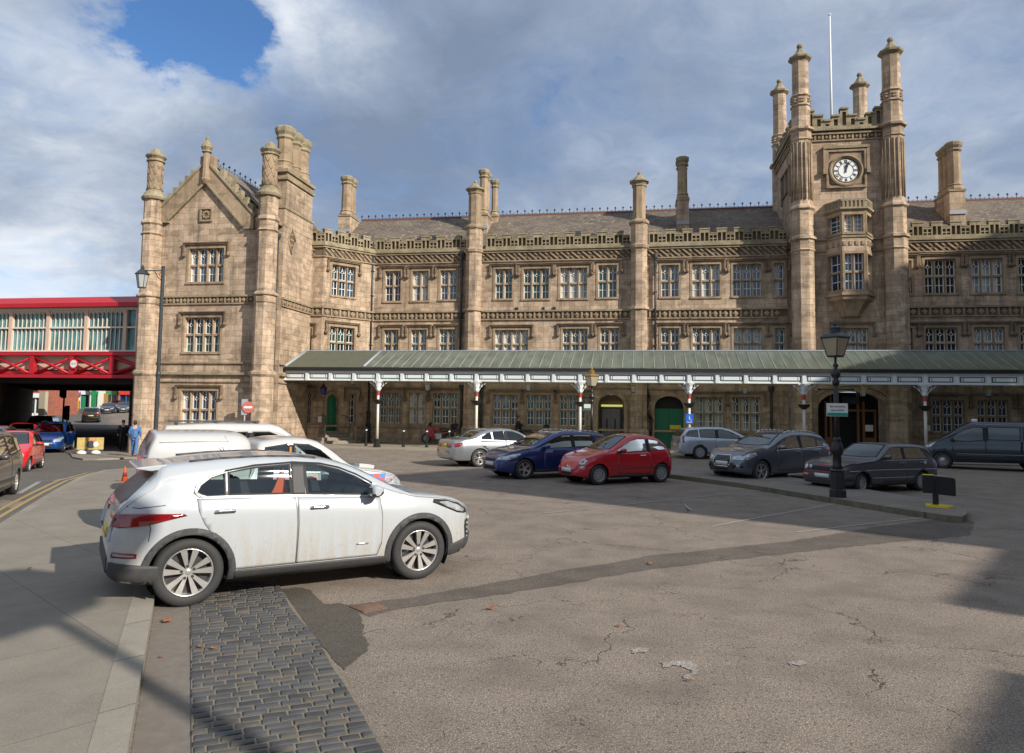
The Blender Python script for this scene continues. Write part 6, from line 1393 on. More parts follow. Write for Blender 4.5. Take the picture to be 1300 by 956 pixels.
# ---- shape library --------------------------------------------------
def shp(**k): return k
S_HATCH = shp(W=1.78, wb=2.62, wr=.315, ar=.355, rim=.66, dz=.98, tumble=.34,
    top=[(-.88,.50),(-.87,.80),(-.80,.95),(-.72,1.02),(-.45,1.28),(-.28,1.39),(.2,1.45),(.8,1.47),(1.2,1.44),(1.5,1.38),(1.9,1.20),(2.3,.99),(2.42,.95),(2.9,.87),(3.2,.78),(3.35,.68),(3.40,.58),(3.42,.48)],
    belt=[(-.88,.48),(-.8,.9),(-.4,.96),(.8,.93),(2.2,.88),(2.5,.87),(3.1,.76),(3.42,.46)], bot=[(-.88,.32),(-.7,.22),(3.1,.20),(3.42,.26)],
    plan=[(-.88,.62),(-.8,.76),(-.55,.85),(0,.89),(2.5,.89),(2.9,.86),(3.2,.74),(3.35,.60),(3.42,.45)],
    side=[[(-.34,1.0),(-.30,1.10),(-.12,1.26),(.1,1.325),(.74,1.36),(.74,.965),(.1,.985)],[(.83,.96),(.83,1.365),(1.12,1.35),(1.42,1.28),(1.72,1.13),(1.98,.98),(1.95,.93)]],
    screen=[(1.46,0),(1.42,.52),(1.8,.62),(2.2,.70),(2.28,.4),(2.30,0)], rear=[(-.36,0),(-.36,.48),(-.52,.58),(-.66,.62),(-.70,.4),(-.71,0)],
    doors=[[(-.25,.955),(.76,.935),(.77,.30),(.36,.30),(.30,.50),(.05,.68),(-.16,.78)],[(.785,.935),(1.93,.89),(1.96,.6),(1.92,.30),(.785,.30)]], handles=[(.05,.86),(1.0,.84)],
    fl=[(2.78,.80),(3.05,.80),(3.30,.70),(3.36,.60),(3.2,.60),(2.95,.68)], flf=[(.40,.58),(.42,.66),(.62,.72),(.74,.70),(.74,.60)], tl=[(-.87,.72),(-.86,.88),(-.62,.93),(-.55,.90),(-.66,.74)], tlb=[(.38,.72),(.38,.86),(.60,.86),(.60,.72)],
    grille=[(-.34,.56),(.34,.56),(.30,.63),(-.30,.63)], lower=[(-.42,.30),(.42,.30),(.36,.42),(-.36,.42)], pz=.47, pzb=.62, mir=(1.86,.93))
def mod(S, **k): d = dict(S); d.update(k); return d
S_EST = mod(S_HATCH, W=1.80, wb=2.65, wr=.32, ar=.36, top=[(-.95,.50),(-.94,.82),(-.90,.98),(-.84,1.06),(-.66,1.30),(-.55,1.40),(-.2,1.46),(.5,1.50),(1.1,1.49),(1.5,1.42),(1.9,1.24),(2.3,1.03),(2.42,.98),(2.9,.90),(3.2,.80),(3.38,.70),(3.44,.60),(3.46,.48)],
    belt=[(-.95,.48),(-.88,.92),(-.4,.98),(.8,.95),(2.2,.90),(2.5,.89),(3.1,.78),(3.46,.46)], bot=[(-.95,.32),(-.7,.22),(3.1,.20),(3.46,.26)], plan=[(-.95,.64),(-.87,.78),(-.6,.86),(0,.90),(2.5,.90),(2.9,.87),(3.2,.75),(3.38,.60),(3.46,.45)],
    side=[[(-.68,1.05),(-.60,1.20),(-.48,1.31),(-.08,1.36),(-.06,1.01)],[(.01,1.005),(.0,1.37),(.40,1.39),(.76,1.395),(.76,.98)],[(.85,.975),(.85,1.395),(1.12,1.38),(1.42,1.31),(1.75,1.15),(2.02,.99),(1.98,.945)]],
    screen=[(1.46,0),(1.42,.52),(1.8,.62),(2.2,.70),(2.30,.4),(2.32,0)], rear=[(-.62,0),(-.62,.46),(-.70,.56),(-.82,.62),(-.85,.4),(-.86,0)], tl=[(-.94,.74),(-.93,.93),(-.80,1.06),(-.68,1.08),(-.74,.90),(-.70,.76)], mir=(1.9,.95))
S_SUV = mod(S_HATCH, W=1.83, wb=2.60, wr=.35, ar=.395, rim=.68, dz=1.08, top=[(-.92,.58),(-.91,.88),(-.86,1.04),(-.78,1.12),(-.55,1.36),(-.40,1.50),(.0,1.56),(.6,1.60),(1.1,1.58),(1.45,1.51),(1.8,1.36),(2.2,1.15),(2.36,1.08),(2.9,1.02),(3.2,.93),(3.36,.84),(3.44,.72),(3.46,.55)],
    belt=[(-.92,.56),(-.82,1.0),(-.4,1.06),(.8,1.03),(2.2,.99),(2.5,.98),(3.1,.90),(3.46,.55)], bot=[(-.92,.40),(-.7,.26),(3.1,.24),(3.46,.34)], plan=[(-.92,.66),(-.84,.80),(-.6,.88),(0,.915),(2.5,.915),(2.9,.89),(3.2,.79),(3.38,.66),(3.46,.52)],
    side=[[(-.46,1.13),(-.32,1.27),(-.08,1.37),(-.04,1.09)],[(.02,1.085),(-.02,1.385),(.30,1.44),(.70,1.465),(.72,1.06)],[(.81,1.055),(.81,1.465),(1.08,1.455),(1.36,1.39),(1.65,1.25),(1.92,1.10),(1.90,1.02)]],
    screen=[(1.42,0),(1.38,.54),(1.75,.64),(2.12,.73),(2.22,.4),(2.24,0)], rear=[(-.48,0),(-.48,.50),(-.60,.58),(-.76,.64),(-.80,.4),(-.80,0)],
    doors=[[(-.22,1.05),(.75,1.03),(.76,.36),(.42,.36),(.33,.58),(.08,.76),(-.14,.88)],[(.77,1.03),(1.88,.99),(1.93,.7),(1.90,.36),(.77,.36)]], handles=[(.1,.95),(.98,.94)],
    fl=[(2.82,.86),(2.86,.93),(3.10,.90),(3.30,.80),(3.34,.70),(3.1,.72)], flf=[(.40,.70),(.42,.80),(.62,.84),(.76,.80),(.76,.70)], tl=[(-.91,.86),(-.90,1.02),(-.70,1.06),(-.50,1.0),(-.62,.90)], tlb=[(.38,.86),(.38,1.0),(.64,1.0),(.64,.86)],
    grille=[(-.34,.56),(-.38,.64),(-.30,.84),(.30,.84),(.38,.64),(.34,.56),(.26,.48),(-.26,.48)], lower=[(-.30,.38),(.30,.38),(.28,.44),(-.28,.44)], pz=.58, pzb=.78, mir=(1.80,1.02))
S_500 = mod(S_HATCH, W=1.63, wb=2.30, wr=.295, ar=.335, rim=.66, dz=.98, tumble=.40, crown=.07, top=[(-.58,.50),(-.575,.70),(-.54,.88),(-.44,1.02),(-.26,1.20),(-.10,1.34),(.15,1.43),(.55,1.485),(.85,1.48),(1.15,1.42),(1.5,1.25),(1.9,1.03),(2.05,.97),(2.35,.92),(2.65,.82),(2.83,.68),(2.92,.56),(2.97,.42)],
    belt=[(-.58,.48),(-.5,.84),(-.2,.93),(.8,.93),(1.9,.90),(2.1,.88),(2.6,.76),(2.97,.40)], bot=[(-.58,.30),(-.4,.20),(2.6,.19),(2.97,.26)], plan=[(-.58,.52),(-.5,.66),(-.3,.77),(0,.80),(2.2,.81),(2.5,.78),(2.75,.68),(2.9,.54),(2.97,.42)],
    side=[[(-.20,1.0),(-.10,1.17),(.08,1.29),(.40,1.335),(.42,.985)],[(.52,.98),(.50,1.345),(.80,1.345),(1.10,1.28),(1.38,1.14),(1.66,.98),(1.64,.93)]],
    screen=[(1.14,0),(1.10,.46),(1.5,.56),(1.84,.63),(1.92,.35),(1.94,0)], rear=[(-.20,0),(-.20,.42),(-.34,.52),(-.44,.56),(-.48,.3),(-.49,0)],
    doors=[[(.46,.955),(1.62,.905),(1.66,.6),(1.60,.28),(.44,.28),(.40,.6)]], handles=[(.72,.84)], fl=circ(2.74,.70,.001,6), flf=circ(.60,.66,.10,14), tl=[(-.56,.66),(-.55,.86),(-.44,.86),(-.44,.66)], tlb=[(.42,.62),(.42,.80),(.50,.80),(.50,.62)],
    grille=[(-.30,.30),(.30,.30),(.26,.36),(-.26,.36)], lower=[(-.44,.24),(.44,.24),(.40,.29),(-.40,.29)], pz=.42, pzb=.62, mir=(1.52,.94))
S_SALOON = mod(S_HATCH, W=1.85, wb=2.89, wr=.335, ar=.38, rim=.70, dz=.98, tumble=.36, top=[(-1.12,.50),(-1.11,.78),(-1.06,.95),(-.98,1.02),(-.6,1.05),(-.36,1.08),(-.1,1.20),(.2,1.34),(.5,1.42),(.95,1.46),(1.4,1.44),(1.75,1.35),(2.1,1.18),(2.42,1.02),(2.6,.97),(3.2,.88),(3.5,.78),(3.62,.68),(3.70,.58),(3.72,.46)],
    belt=[(-1.12,.48),(-1.05,.86),(-.5,.96),(1.,.94),(2.4,.89),(2.8,.87),(3.4,.76),(3.72,.46)], bot=[(-1.12,.34),(-.9,.24),(3.4,.20),(3.72,.26)], plan=[(-1.12,.62),(-1.02,.78),(-.7,.88),(0,.92),(2.7,.92),(3.2,.89),(3.5,.77),(3.65,.62),(3.72,.48)],
    side=[[(.08,1.04),(.10,1.13),(.32,1.26),(.50,1.31),(.53,1.02)],[(.59,1.015),(.57,1.325),(1.05,1.355),(1.07,.99)],[(1.16,.985),(1.15,1.355),(1.45,1.335),(1.72,1.25),(2.0,1.10),(2.18,.99),(2.16,.945)]],
    screen=[(1.70,0),(1.66,.52),(2.0,.60),(2.34,.68),(2.42,.4),(2.44,0)], rear=[(.16,0),(.14,.50),(-.1,.58),(-.28,.62),(-.32,.4),(-.33,0)],
    doors=[[(-.0,.98),(1.09,.955),(1.10,.30),(.44,.30),(.40,.45),(.3,.66),(.1,.78)],[(1.11,.955),(2.14,.91),(2.20,.6),(2.16,.30),(1.11,.30)]], handles=[(.42,.87),(1.36,.86)],
    fl=[(3.05,.80),(3.35,.78),(3.58,.68),(3.60,.60),(3.3,.66)], tl=[(-1.10,.74),(-1.09,.88),(-.80,.92),(-.66,.88),(-.85,.76)], tlb=[(.30,.72),(.30,.86),(.60,.86),(.60,.72)], pz=.46, pzb=.80, mir=(2.04,.94))
S_GOLF = mod(S_HATCH, W=1.68, wb=2.475, wr=.29, ar=.33, rim=.66, dz=.95, tumble=.26, sg=.018, top=[(-.78,.50),(-.775,.74),(-.76,.90),(-.70,.93),(-.42,1.30),(-.32,1.355),(.2,1.395),(.9,1.40),(1.2,1.37),(1.5,1.20),(1.82,.98),(1.9,.945),(2.4,.91),(2.9,.84),(3.14,.76),(3.17,.70),(3.18,.48)],
    belt=[(-.78,.48),(-.74,.86),(.8,.90),(2.,.89),(2.6,.85),(3.1,.72),(3.18,.46)], bot=[(-.78,.30),(-.6,.20),(3.,.20),(3.18,.24)], plan=[(-.78,.70),(-.74,.78),(-.5,.82),(0,.84),(2.5,.84),(2.9,.82),(3.10,.76),(3.18,.70)],
    side=[[(-.32,.95),(-.12,1.25),(.0,1.29),(.68,1.30),(.68,.945)],[(.76,.945),(.76,1.305),(1.16,1.29),(1.30,1.22),(1.62,.99),(1.62,.94)]],
    screen=[(1.20,0),(1.17,.54),(1.5,.62),(1.75,.67),(1.80,.3),(1.80,0)], rear=[(-.42,0),(-.42,.54),(-.54,.60),(-.64,.62),(-.66,.3),(-.66,0)],
    doors=[[(-.22,.92),(.70,.925),(.70,.30),(.34,.30),(.28,.5),(.05,.68),(-.16,.76)],[(.715,.925),(1.64,.915),(1.66,.6),(1.62,.30),(.715,.30)]], handles=[(.04,.83),(.92,.83)],
    fl=circ(3.0,.6,.001,6), flf=circ(.60,.69,.075,14), tl=[(-.77,.66),(-.77,.82),(-.70,.82),(-.70,.66)], tlb=[(.42,.64),(.42,.80),(.68,.80),(.68,.64)], grille=[(-.70,.60),(.70,.60),(.70,.77),(-.70,.77)], lower=[(-.6,.26),(.6,.26),(.6,.34),(-.6,.34)], pz=.47, pzb=.56, mir=(1.56,.95))
S_MPV = mod(S_HATCH, W=1.80, wb=2.68, wr=.32, ar=.36, dz=1.08, top=[(-.90,.50),(-.89,.92),(-.84,1.10),(-.64,1.45),(-.52,1.56),(-.1,1.62),(.7,1.65),(1.2,1.62),(1.55,1.54),(2.0,1.30),(2.4,1.09),(2.52,1.04),(2.9,.96),(3.2,.84),(3.38,.70),(3.44,.58),(3.46,.46)],
    belt=[(-.90,.48),(-.82,1.0),(-.4,1.05),(.8,1.02),(2.3,.96),(2.6,.94),(3.1,.82),(3.46,.46)], bot=[(-.90,.32),(-.7,.22),(3.1,.20),(3.46,.26)],
    side=[[(-.62,1.12),(-.52,1.36),(-.42,1.44),(-.06,1.48),(-.04,1.08)],[(.02,1.08),(.02,1.485),(.76,1.52),(.76,1.05)],[(.85,1.045),(.85,1.52),(1.20,1.50),(1.50,1.42),(1.85,1.23),(2.10,1.07),(2.08,1.01)]],
    screen=[(1.52,0),(1.48,.54),(1.9,.66),(2.34,.74),(2.42,.4),(2.44,0)], rear=[(-.60,0),(-.60,.50),(-.68,.58),(-.80,.64),(-.83,.4),(-.84,0)], plan=[(-.90,.66),(-.82,.80),(-.55,.87),(0,.90),(2.5,.90),(2.9,.88),(3.2,.76),(3.38,.62),(3.46,.48)],
    doors=[[(-.22,1.04),(.78,1.015),(.79,.32),(.38,.32),(.30,.54),(.08,.72),(-.16,.84)],[(.80,1.015),(2.02,.97),(2.06,.6),(2.02,.32),(.80,.32)]], handles=[(.1,.93),(1.02,.92)],
    fl=[(2.88,.86),(3.12,.86),(3.32,.74),(3.38,.62),(3.2,.64)], flf=[(.42,.60),(.44,.72),(.62,.78),(.76,.76),(.76,.62)], grille=[(-.38,.60),(.38,.60),(.36,.70),(-.36,.70)], tl=[(-.89,.84),(-.88,1.1),(-.74,1.22),(-.70,1.1),(-.72,.86)], tlb=[(.50,.84),(.50,1.0),(.64,1.0),(.64,.84)], pz=.48, pzb=.75, mir=(1.96,1.0))
S_BOX = mod(S_MPV, W=1.85, wb=2.6, wr=.38, ar=.42, top=[(-.85,.62),(-.84,1.1),(-.78,1.70),(-.7,1.78),(0,1.80),(1.5,1.80),(1.62,1.76),(1.98,1.18),(2.05,1.13),(2.9,1.08),(3.06,1.02),(3.10,.9),(3.12,.6)], belt=[(-.85,.6),(-.8,1.1),(2.0,1.06),(3.0,1.0),(3.12,.6)], bot=[(-.85,.45),(3.12,.42)], plan=[(-.85,.86),(-.8,.90),(2.9,.90),(3.05,.86),(3.12,.80)],
    side=[[(-.70,1.15),(-.66,1.62),(-.02,1.66),(-.02,1.13)],[(.05,1.13),(.05,1.66),(.72,1.67),(.72,1.12)],[(.80,1.12),(.80,1.67),(1.5,1.64),(1.78,1.20),(1.78,1.10)]], screen=[(1.64,0),(1.63,.68),(1.92,.72),(1.95,0)], rear=None, fl=circ(3.,.8,.001,6), flf=circ(.66,.86,.10,12), grille=[(-.5,.74),(.5,.74),(.5,.96),(-.5,.96)], doors=[[(-.1,1.08),(.74,1.07),(.74,.45),(.42,.45),(.3,.8)],[(.755,1.07),(1.75,1.05),(1.75,.45),(.755,.45)]], mir=(1.62,1.12), pz=.58)
S_MINI = mod(S_MPV, W=1.90, wb=3.10, wr=.33, ar=.375, dz=1.22, rim=.62, tumble=.16, top=[(-.90,.55),(-.89,1.1),(-.84,1.75),(-.74,1.90),(.2,1.95),(1.8,1.95),(2.15,1.90),(2.5,1.70),(3.0,1.34),(3.22,1.20),(3.5,1.08),(3.72,.94),(3.80,.80),(3.84,.60),(3.86,.46)],
    belt=[(-.90,.5),(-.8,1.12),(1.8,1.14),(2.6,1.10),(3.2,1.04),(3.6,.92),(3.86,.46)], bot=[(-.90,.36),(3.6,.26),(3.86,.32)], plan=[(-.90,.88),(-.8,.93),(0,.95),(3.,.95),(3.4,.90),(3.7,.76),(3.82,.62),(3.86,.5)],
    side=[[(-.78,1.25),(-.76,1.70),(.34,1.74),(.34,1.22)],[(.42,1.22),(.42,1.74),(1.52,1.75),(1.52,1.22)],[(1.64,1.20),(1.66,1.74),(1.98,1.74),(2.3,1.62),(2.82,1.26),(2.78,1.14),(2.2,1.13)]], screen=[(2.16,0),(2.12,.66),(2.5,.74),(2.98,.80),(3.06,.4),(3.08,0)], rear=None,
    doors=[[(.36,1.18),(1.58,1.18),(1.58,.40),(.40,.40)],[(1.60,1.16),(2.76,1.10),(2.74,.8),(2.70,.62),(2.66,.40),(1.60,.40)]], handles=[(1.42,1.0),(1.8,1.0)], fl=[(3.30,1.10),(3.52,1.05),(3.72,.90),(3.70,.78),(3.50,.86)], flf=[(.50,.80),(.50,.95),(.72,.98),(.80,.84)], grille=[(-.4,.72),(.4,.72),(.36,.84),(-.36,.84)], tl=[(-.89,.9),(-.88,1.4),(-.82,1.4),(-.82,.9)], tlb=[(.74,.9),(.74,1.4),(.86,1.4),(.86,.9)], pz=.52, pzb=.8, mir=(2.72,1.16))
def std(S, pmat, label, loc, rz, z=0., cat='car', scale=1., spokes=('five', 'alloy'), group=None, dark=False, cols=None, trim=None, steer=0., handle=None, far=False):
    sp = dict(S); sp['paint'] = pmat; sp['spokes'] = spokes; sp['tw'] = .20; sp['steer'] = steer
    if handle: sp['handle'] = M[handle]
    c = Car(sp, label, cat, loc, rz, group, z, scale)
    if sp['rear'] is None: c.windows(sp['side'], sp['screen'], None)
    else: c.windows(sp['side'], sp['screen'], sp['rear'])
    if not far:
        c.doors(sp['doors'], sp['handles']); A = sp['side']
        for P in A[:-1]:
            pass
    tz_ = max(p[1] for p in sp['side'][-1]); bz_ = min(p[1] for p in sp['side'][-1])
    x1 = min(p[0] for p in sp['side'][-1]); x0 = max(p[0] for p in sp['side'][-2])
    c.sides('door_pillar', [(x0-.005, bz_+.03), (x1+.005, bz_+.03), (x1+.005, tz_-.02), (x0-.005, tz_-.02)], M['black'], off=.005)
    c.sides('headlamp', sp['fl'], M['lamp'], off=.006) if len(sp['fl']) != 6 or abs(sp['fl'][0][0]-sp['fl'][3][0]) > .1 else None
    for P in (sp['flf'], mir(sp['flf'])): c.skin('headlamp', P, 'F', M['lamp'], off=.008)
    c.sides('tail_lamp', sp['tl'], M['taillamp'], off=.006)
    for P in (sp['tlb'], mir(sp['tlb'])): c.skin('tail_lamp', P, 'B', M['taillamp'], off=.008)
    c.skin('grille', sp['grille'], 'F', M['black'], off=.007); c.skin('lower_grille', sp['lower'], 'F', M['black'], off=.006)
    c.plate('F', sp['pz'], off=.016); c.plate('B', sp['pzb'], True, off=.014)
    c.mirror(*sp['mir']); wbx = sp['wb']
    c.sides('sill_trim', [(sp['ar']+.05, .21), (sp['ar']+.05, .29), (wbx-sp['ar']-.05, .29), (wbx-sp['ar']-.05, .21)], M['plastic'], off=.01)
    c.interior(.34, (.45, 1.25) if wbx < 2.5 else (.55, 1.40), dash=sp['mir'][0]+.0, top=sp['dz']-.04, rh=sp['dz']+.22)
    return c
P_silver = paint('silver metallic', (.36, .38, .40), .75, rough=.32); P_blue = paint('navy blue metallic', (.016, .04, .17), .45, rough=.28); P_red = paint('deep red paint', (.50, .010, .022), .1, rough=.22)
P_pale = paint('pale silver blue', (.46, .52, .60), .6, rough=.32); P_grey = paint('steel grey metallic', (.14, .16, .195), .7, rough=.3); P_golf = paint('faded dark grey', (.085, .088, .105), .4, rough=.4, coat=.5)
P_mini = paint('blue black', (.015, .028, .045), .3, rough=.3); P_white = paint('plain white paint', (.50, .50, .49), rough=.32); P_vw = paint('bright blue metallic', (.012, .07, .28), .45, rough=.28); P_mpv = paint('brown grey metallic', (.10, .095, .085), .6, rough=.32)
P_red2 = paint('bright red', (.62, .012, .018), .0, rough=.25); P_box = paint('grey green', (.09, .11, .12), .3, rough=.4); P_dk = paint('dark slate', (.035, .04, .048), .4, rough=.3)
GR = 'cars parked on the station forecourt'; HD = R(219)
# silver saloon seen from behind, blue estate, red hatchback
a = onG(609, 593); h = R(38); c = std(S_SALOON, P_silver, 'silver four-door saloon seen from its rear corner, left of the blue estate', park(a, h, 1.85, -1), h, group=GR, spokes=('five2', 'alloy'), handle=None); c.finish()
a = onG(666.3, 608.7); h = HD; sp = S_EST; n = Vector((-sin(h), cos(h))); o = (a.x-n.x*(.90-.04)-cos(h)*2.65, a.y-n.y*(.90-.04)-sin(h)*2.65)
c = std(S_EST, P_blue, 'dark blue estate car with roof rails, between the silver saloon and the red hatchback', o, h, group=GR, spokes=('five', 'alloy')); c.roofrails(-.4, 1.3, .58, 'chrome', .04); c.finish()
a, h, L_ = place2((840,612.7), (762,616)); c = std(S_500, P_red, 'small rounded red two-door hatchback with silver wheel trims', park(a, h, 1.63, 1), h, group=GR, spokes=('disc', 'hubcap'), handle='chrome')
c.skin('chrome_strip', [(-.16,.50),(-.16,.52),(.16,.52),(.16,.50)], 'F', M['chrome'], off=.012); c.skin('badge', circ(0,.51,.045,12), 'F', M['chrome'], off=.016); c.strip('door_strip', [(.2,.50),(1.9,.47)], .022, 'plastic', off=.012)
for P in (circ(.62,.50,.05,12), circ(-.62,.50,.05,12)): c.skin('fog_lamp', P, 'F', M['lamp'], off=.008)
c.finish()
# pale estate by the kerb
a = onG(889, 583); h = R(14); c = std(S_EST, P_pale, 'pale silver blue estate car parked by the station kerb', park(a, h, 1.80, -1), h, group=GR, spokes=('disc', 'hubcap')); c.finish()
# grey crossover
a = onG(967.7, 612.8); h = HD; n = Vector((-sin(h), cos(h))); o = (a.x-n.x*.875-cos(h)*2.6, a.y-n.y*.875-sin(h)*2.6)
c = std(S_SUV, P_grey, 'steel grey crossover with chrome framed grille behind the kerbed island', o, h, group=GR, spokes=('five2', 'alloy')); c.roofrails(-.35, 1.25, .56, 'chrome', .035)
g = [(-.34,.56),(-.38,.64),(-.30,.84),(.30,.84),(.38,.64),(.34,.56),(.26,.48),(-.26,.48)]
for p, q in zip(g, g[1:]+g[:1]): A, B = Vector(p), Vector(q); d = (B-A).normalized(); n_ = Vector((-d.y, d.x))*.016; c.skin('grille_frame', [tuple(A-n_), tuple(B-n_), tuple(B+n_), tuple(A+n_)], 'F', M['chrome'], off=.014)
for k in range(6): c.skin('grille_bar', [(-.29,.60+k*.04),(.29,.60+k*.04),(.29,.608+k*.04),(-.29,.608+k*.04)], 'F', M['hubcap'], off=.011)
for s_ in (-1, 1): c.skin('intake', [(s_*.44,.46),(s_*.50,.56),(s_*.72,.54),(s_*.74,.46)], 'F', M['black'], off=.006); c.skin('fog_lamp', circ(s_*.62,.50,.045,10), 'F', M['chrome'], off=.01)
c.strip('window_trim', [(-.48,1.105),(.3,1.06),(1.0,1.035),(1.92,.995)], .02, 'chrome', off=.008); c.arch_trim(.05, 'hubcap', .006) if False else None
c.finish()
# old dark hatchback
h = R(214); a = onG(1093.7, 627); n = Vector((-sin(h), cos(h))); o = (a.x-n.x*.80-cos(h)*2.475, a.y-n.y*.80-sin(h)*2.475)
c = std(S_GOLF, P_golf, 'old boxy dark grey hatchback with four round headlamps behind the lamp post', o, h, group=GR, spokes=('disc', 'hubcap'), scale=.97, steer=.25)
for P in (circ(.43,.69,.058,12), circ(-.43,.69,.058,12)): c.skin('inner_headlamp', P, 'F', M['lamp'], off=.012)
for q in ([(-.71,.595),(.71,.595),(.71,.605),(-.71,.605)], [(-.71,.765),(.71,.765),(.71,.775),(-.71,.775)]): c.skin('red_grille_trim', q, 'F', M['red'], off=.010)
for s_ in (-1, 1): c.skin('indicator', [(s_*.50,.44),(s_*.50,.50),(s_*.70,.50),(s_*.70,.44)], 'F', M['amber'], off=.012)
c.skin('bumper', [(-.74,.34),(.74,.34),(.74,.54),(-.74,.54)], 'F', M['plastic'], off=.006); c.sides('bumper', [(2.86,.36),(2.86,.54),(3.12,.54),(3.12,.36)], M['plastic'], off=.006)
c.strip('side_trim', [(-.7,.64),(.8,.655),(2.0,.655),(2.95,.63)], .022, 'hubcap', off=.009); c.strip('side_trim', [(.36,.43),(2.1,.43)], .018, 'lead', off=.009); c.strip('window_trim', [(-.30,.925),(1.62,.925)], .02, 'lead', off=.008); c.arch_trim(.05, 'plastic', .012, lo=-.1)
mb = MB(); mb.tube((.15, .0, 1.38), (-.05, .0, 1.62), .005, 5); mb.build('aerial', M['black'], c.root); c.finish()
# dark minibus taxi at the right edge
h = R(160); a = onG(1197, 594.8); n = Vector((-sin(h), cos(h))); o = (a.x-n.x*.91-cos(h)*3.1, a.y-n.y*.91-sin(h)*3.1)
c = std(S_MINI, P_mini, 'dark blue black minibus taxi at the right edge, facing left', o, h, group=GR, spokes=('steel', 'hubcap'), cat='minibus'); c.strip('side_trim', [(.4,.58),(2.6,.56)], .05, 'plastic', off=.012); c.strip('crease_highlight', [(-.7,.66),(2.6,.63)], .012, 'hubcap', off=.008)  # thin silver strip paints the highlight along the body crease
mb = MB(); mb.box(1.82, 2.02, -.28, .28, 1.93, 2.05, 0); bevel(mb.build('taxi_roof_sign', M['plate'], c.root), .03); c.strip('roof_gutter', [(-.7,1.80),(.5,1.83),(1.9,1.83)], .02, 'lead', off=.012); c.finish()
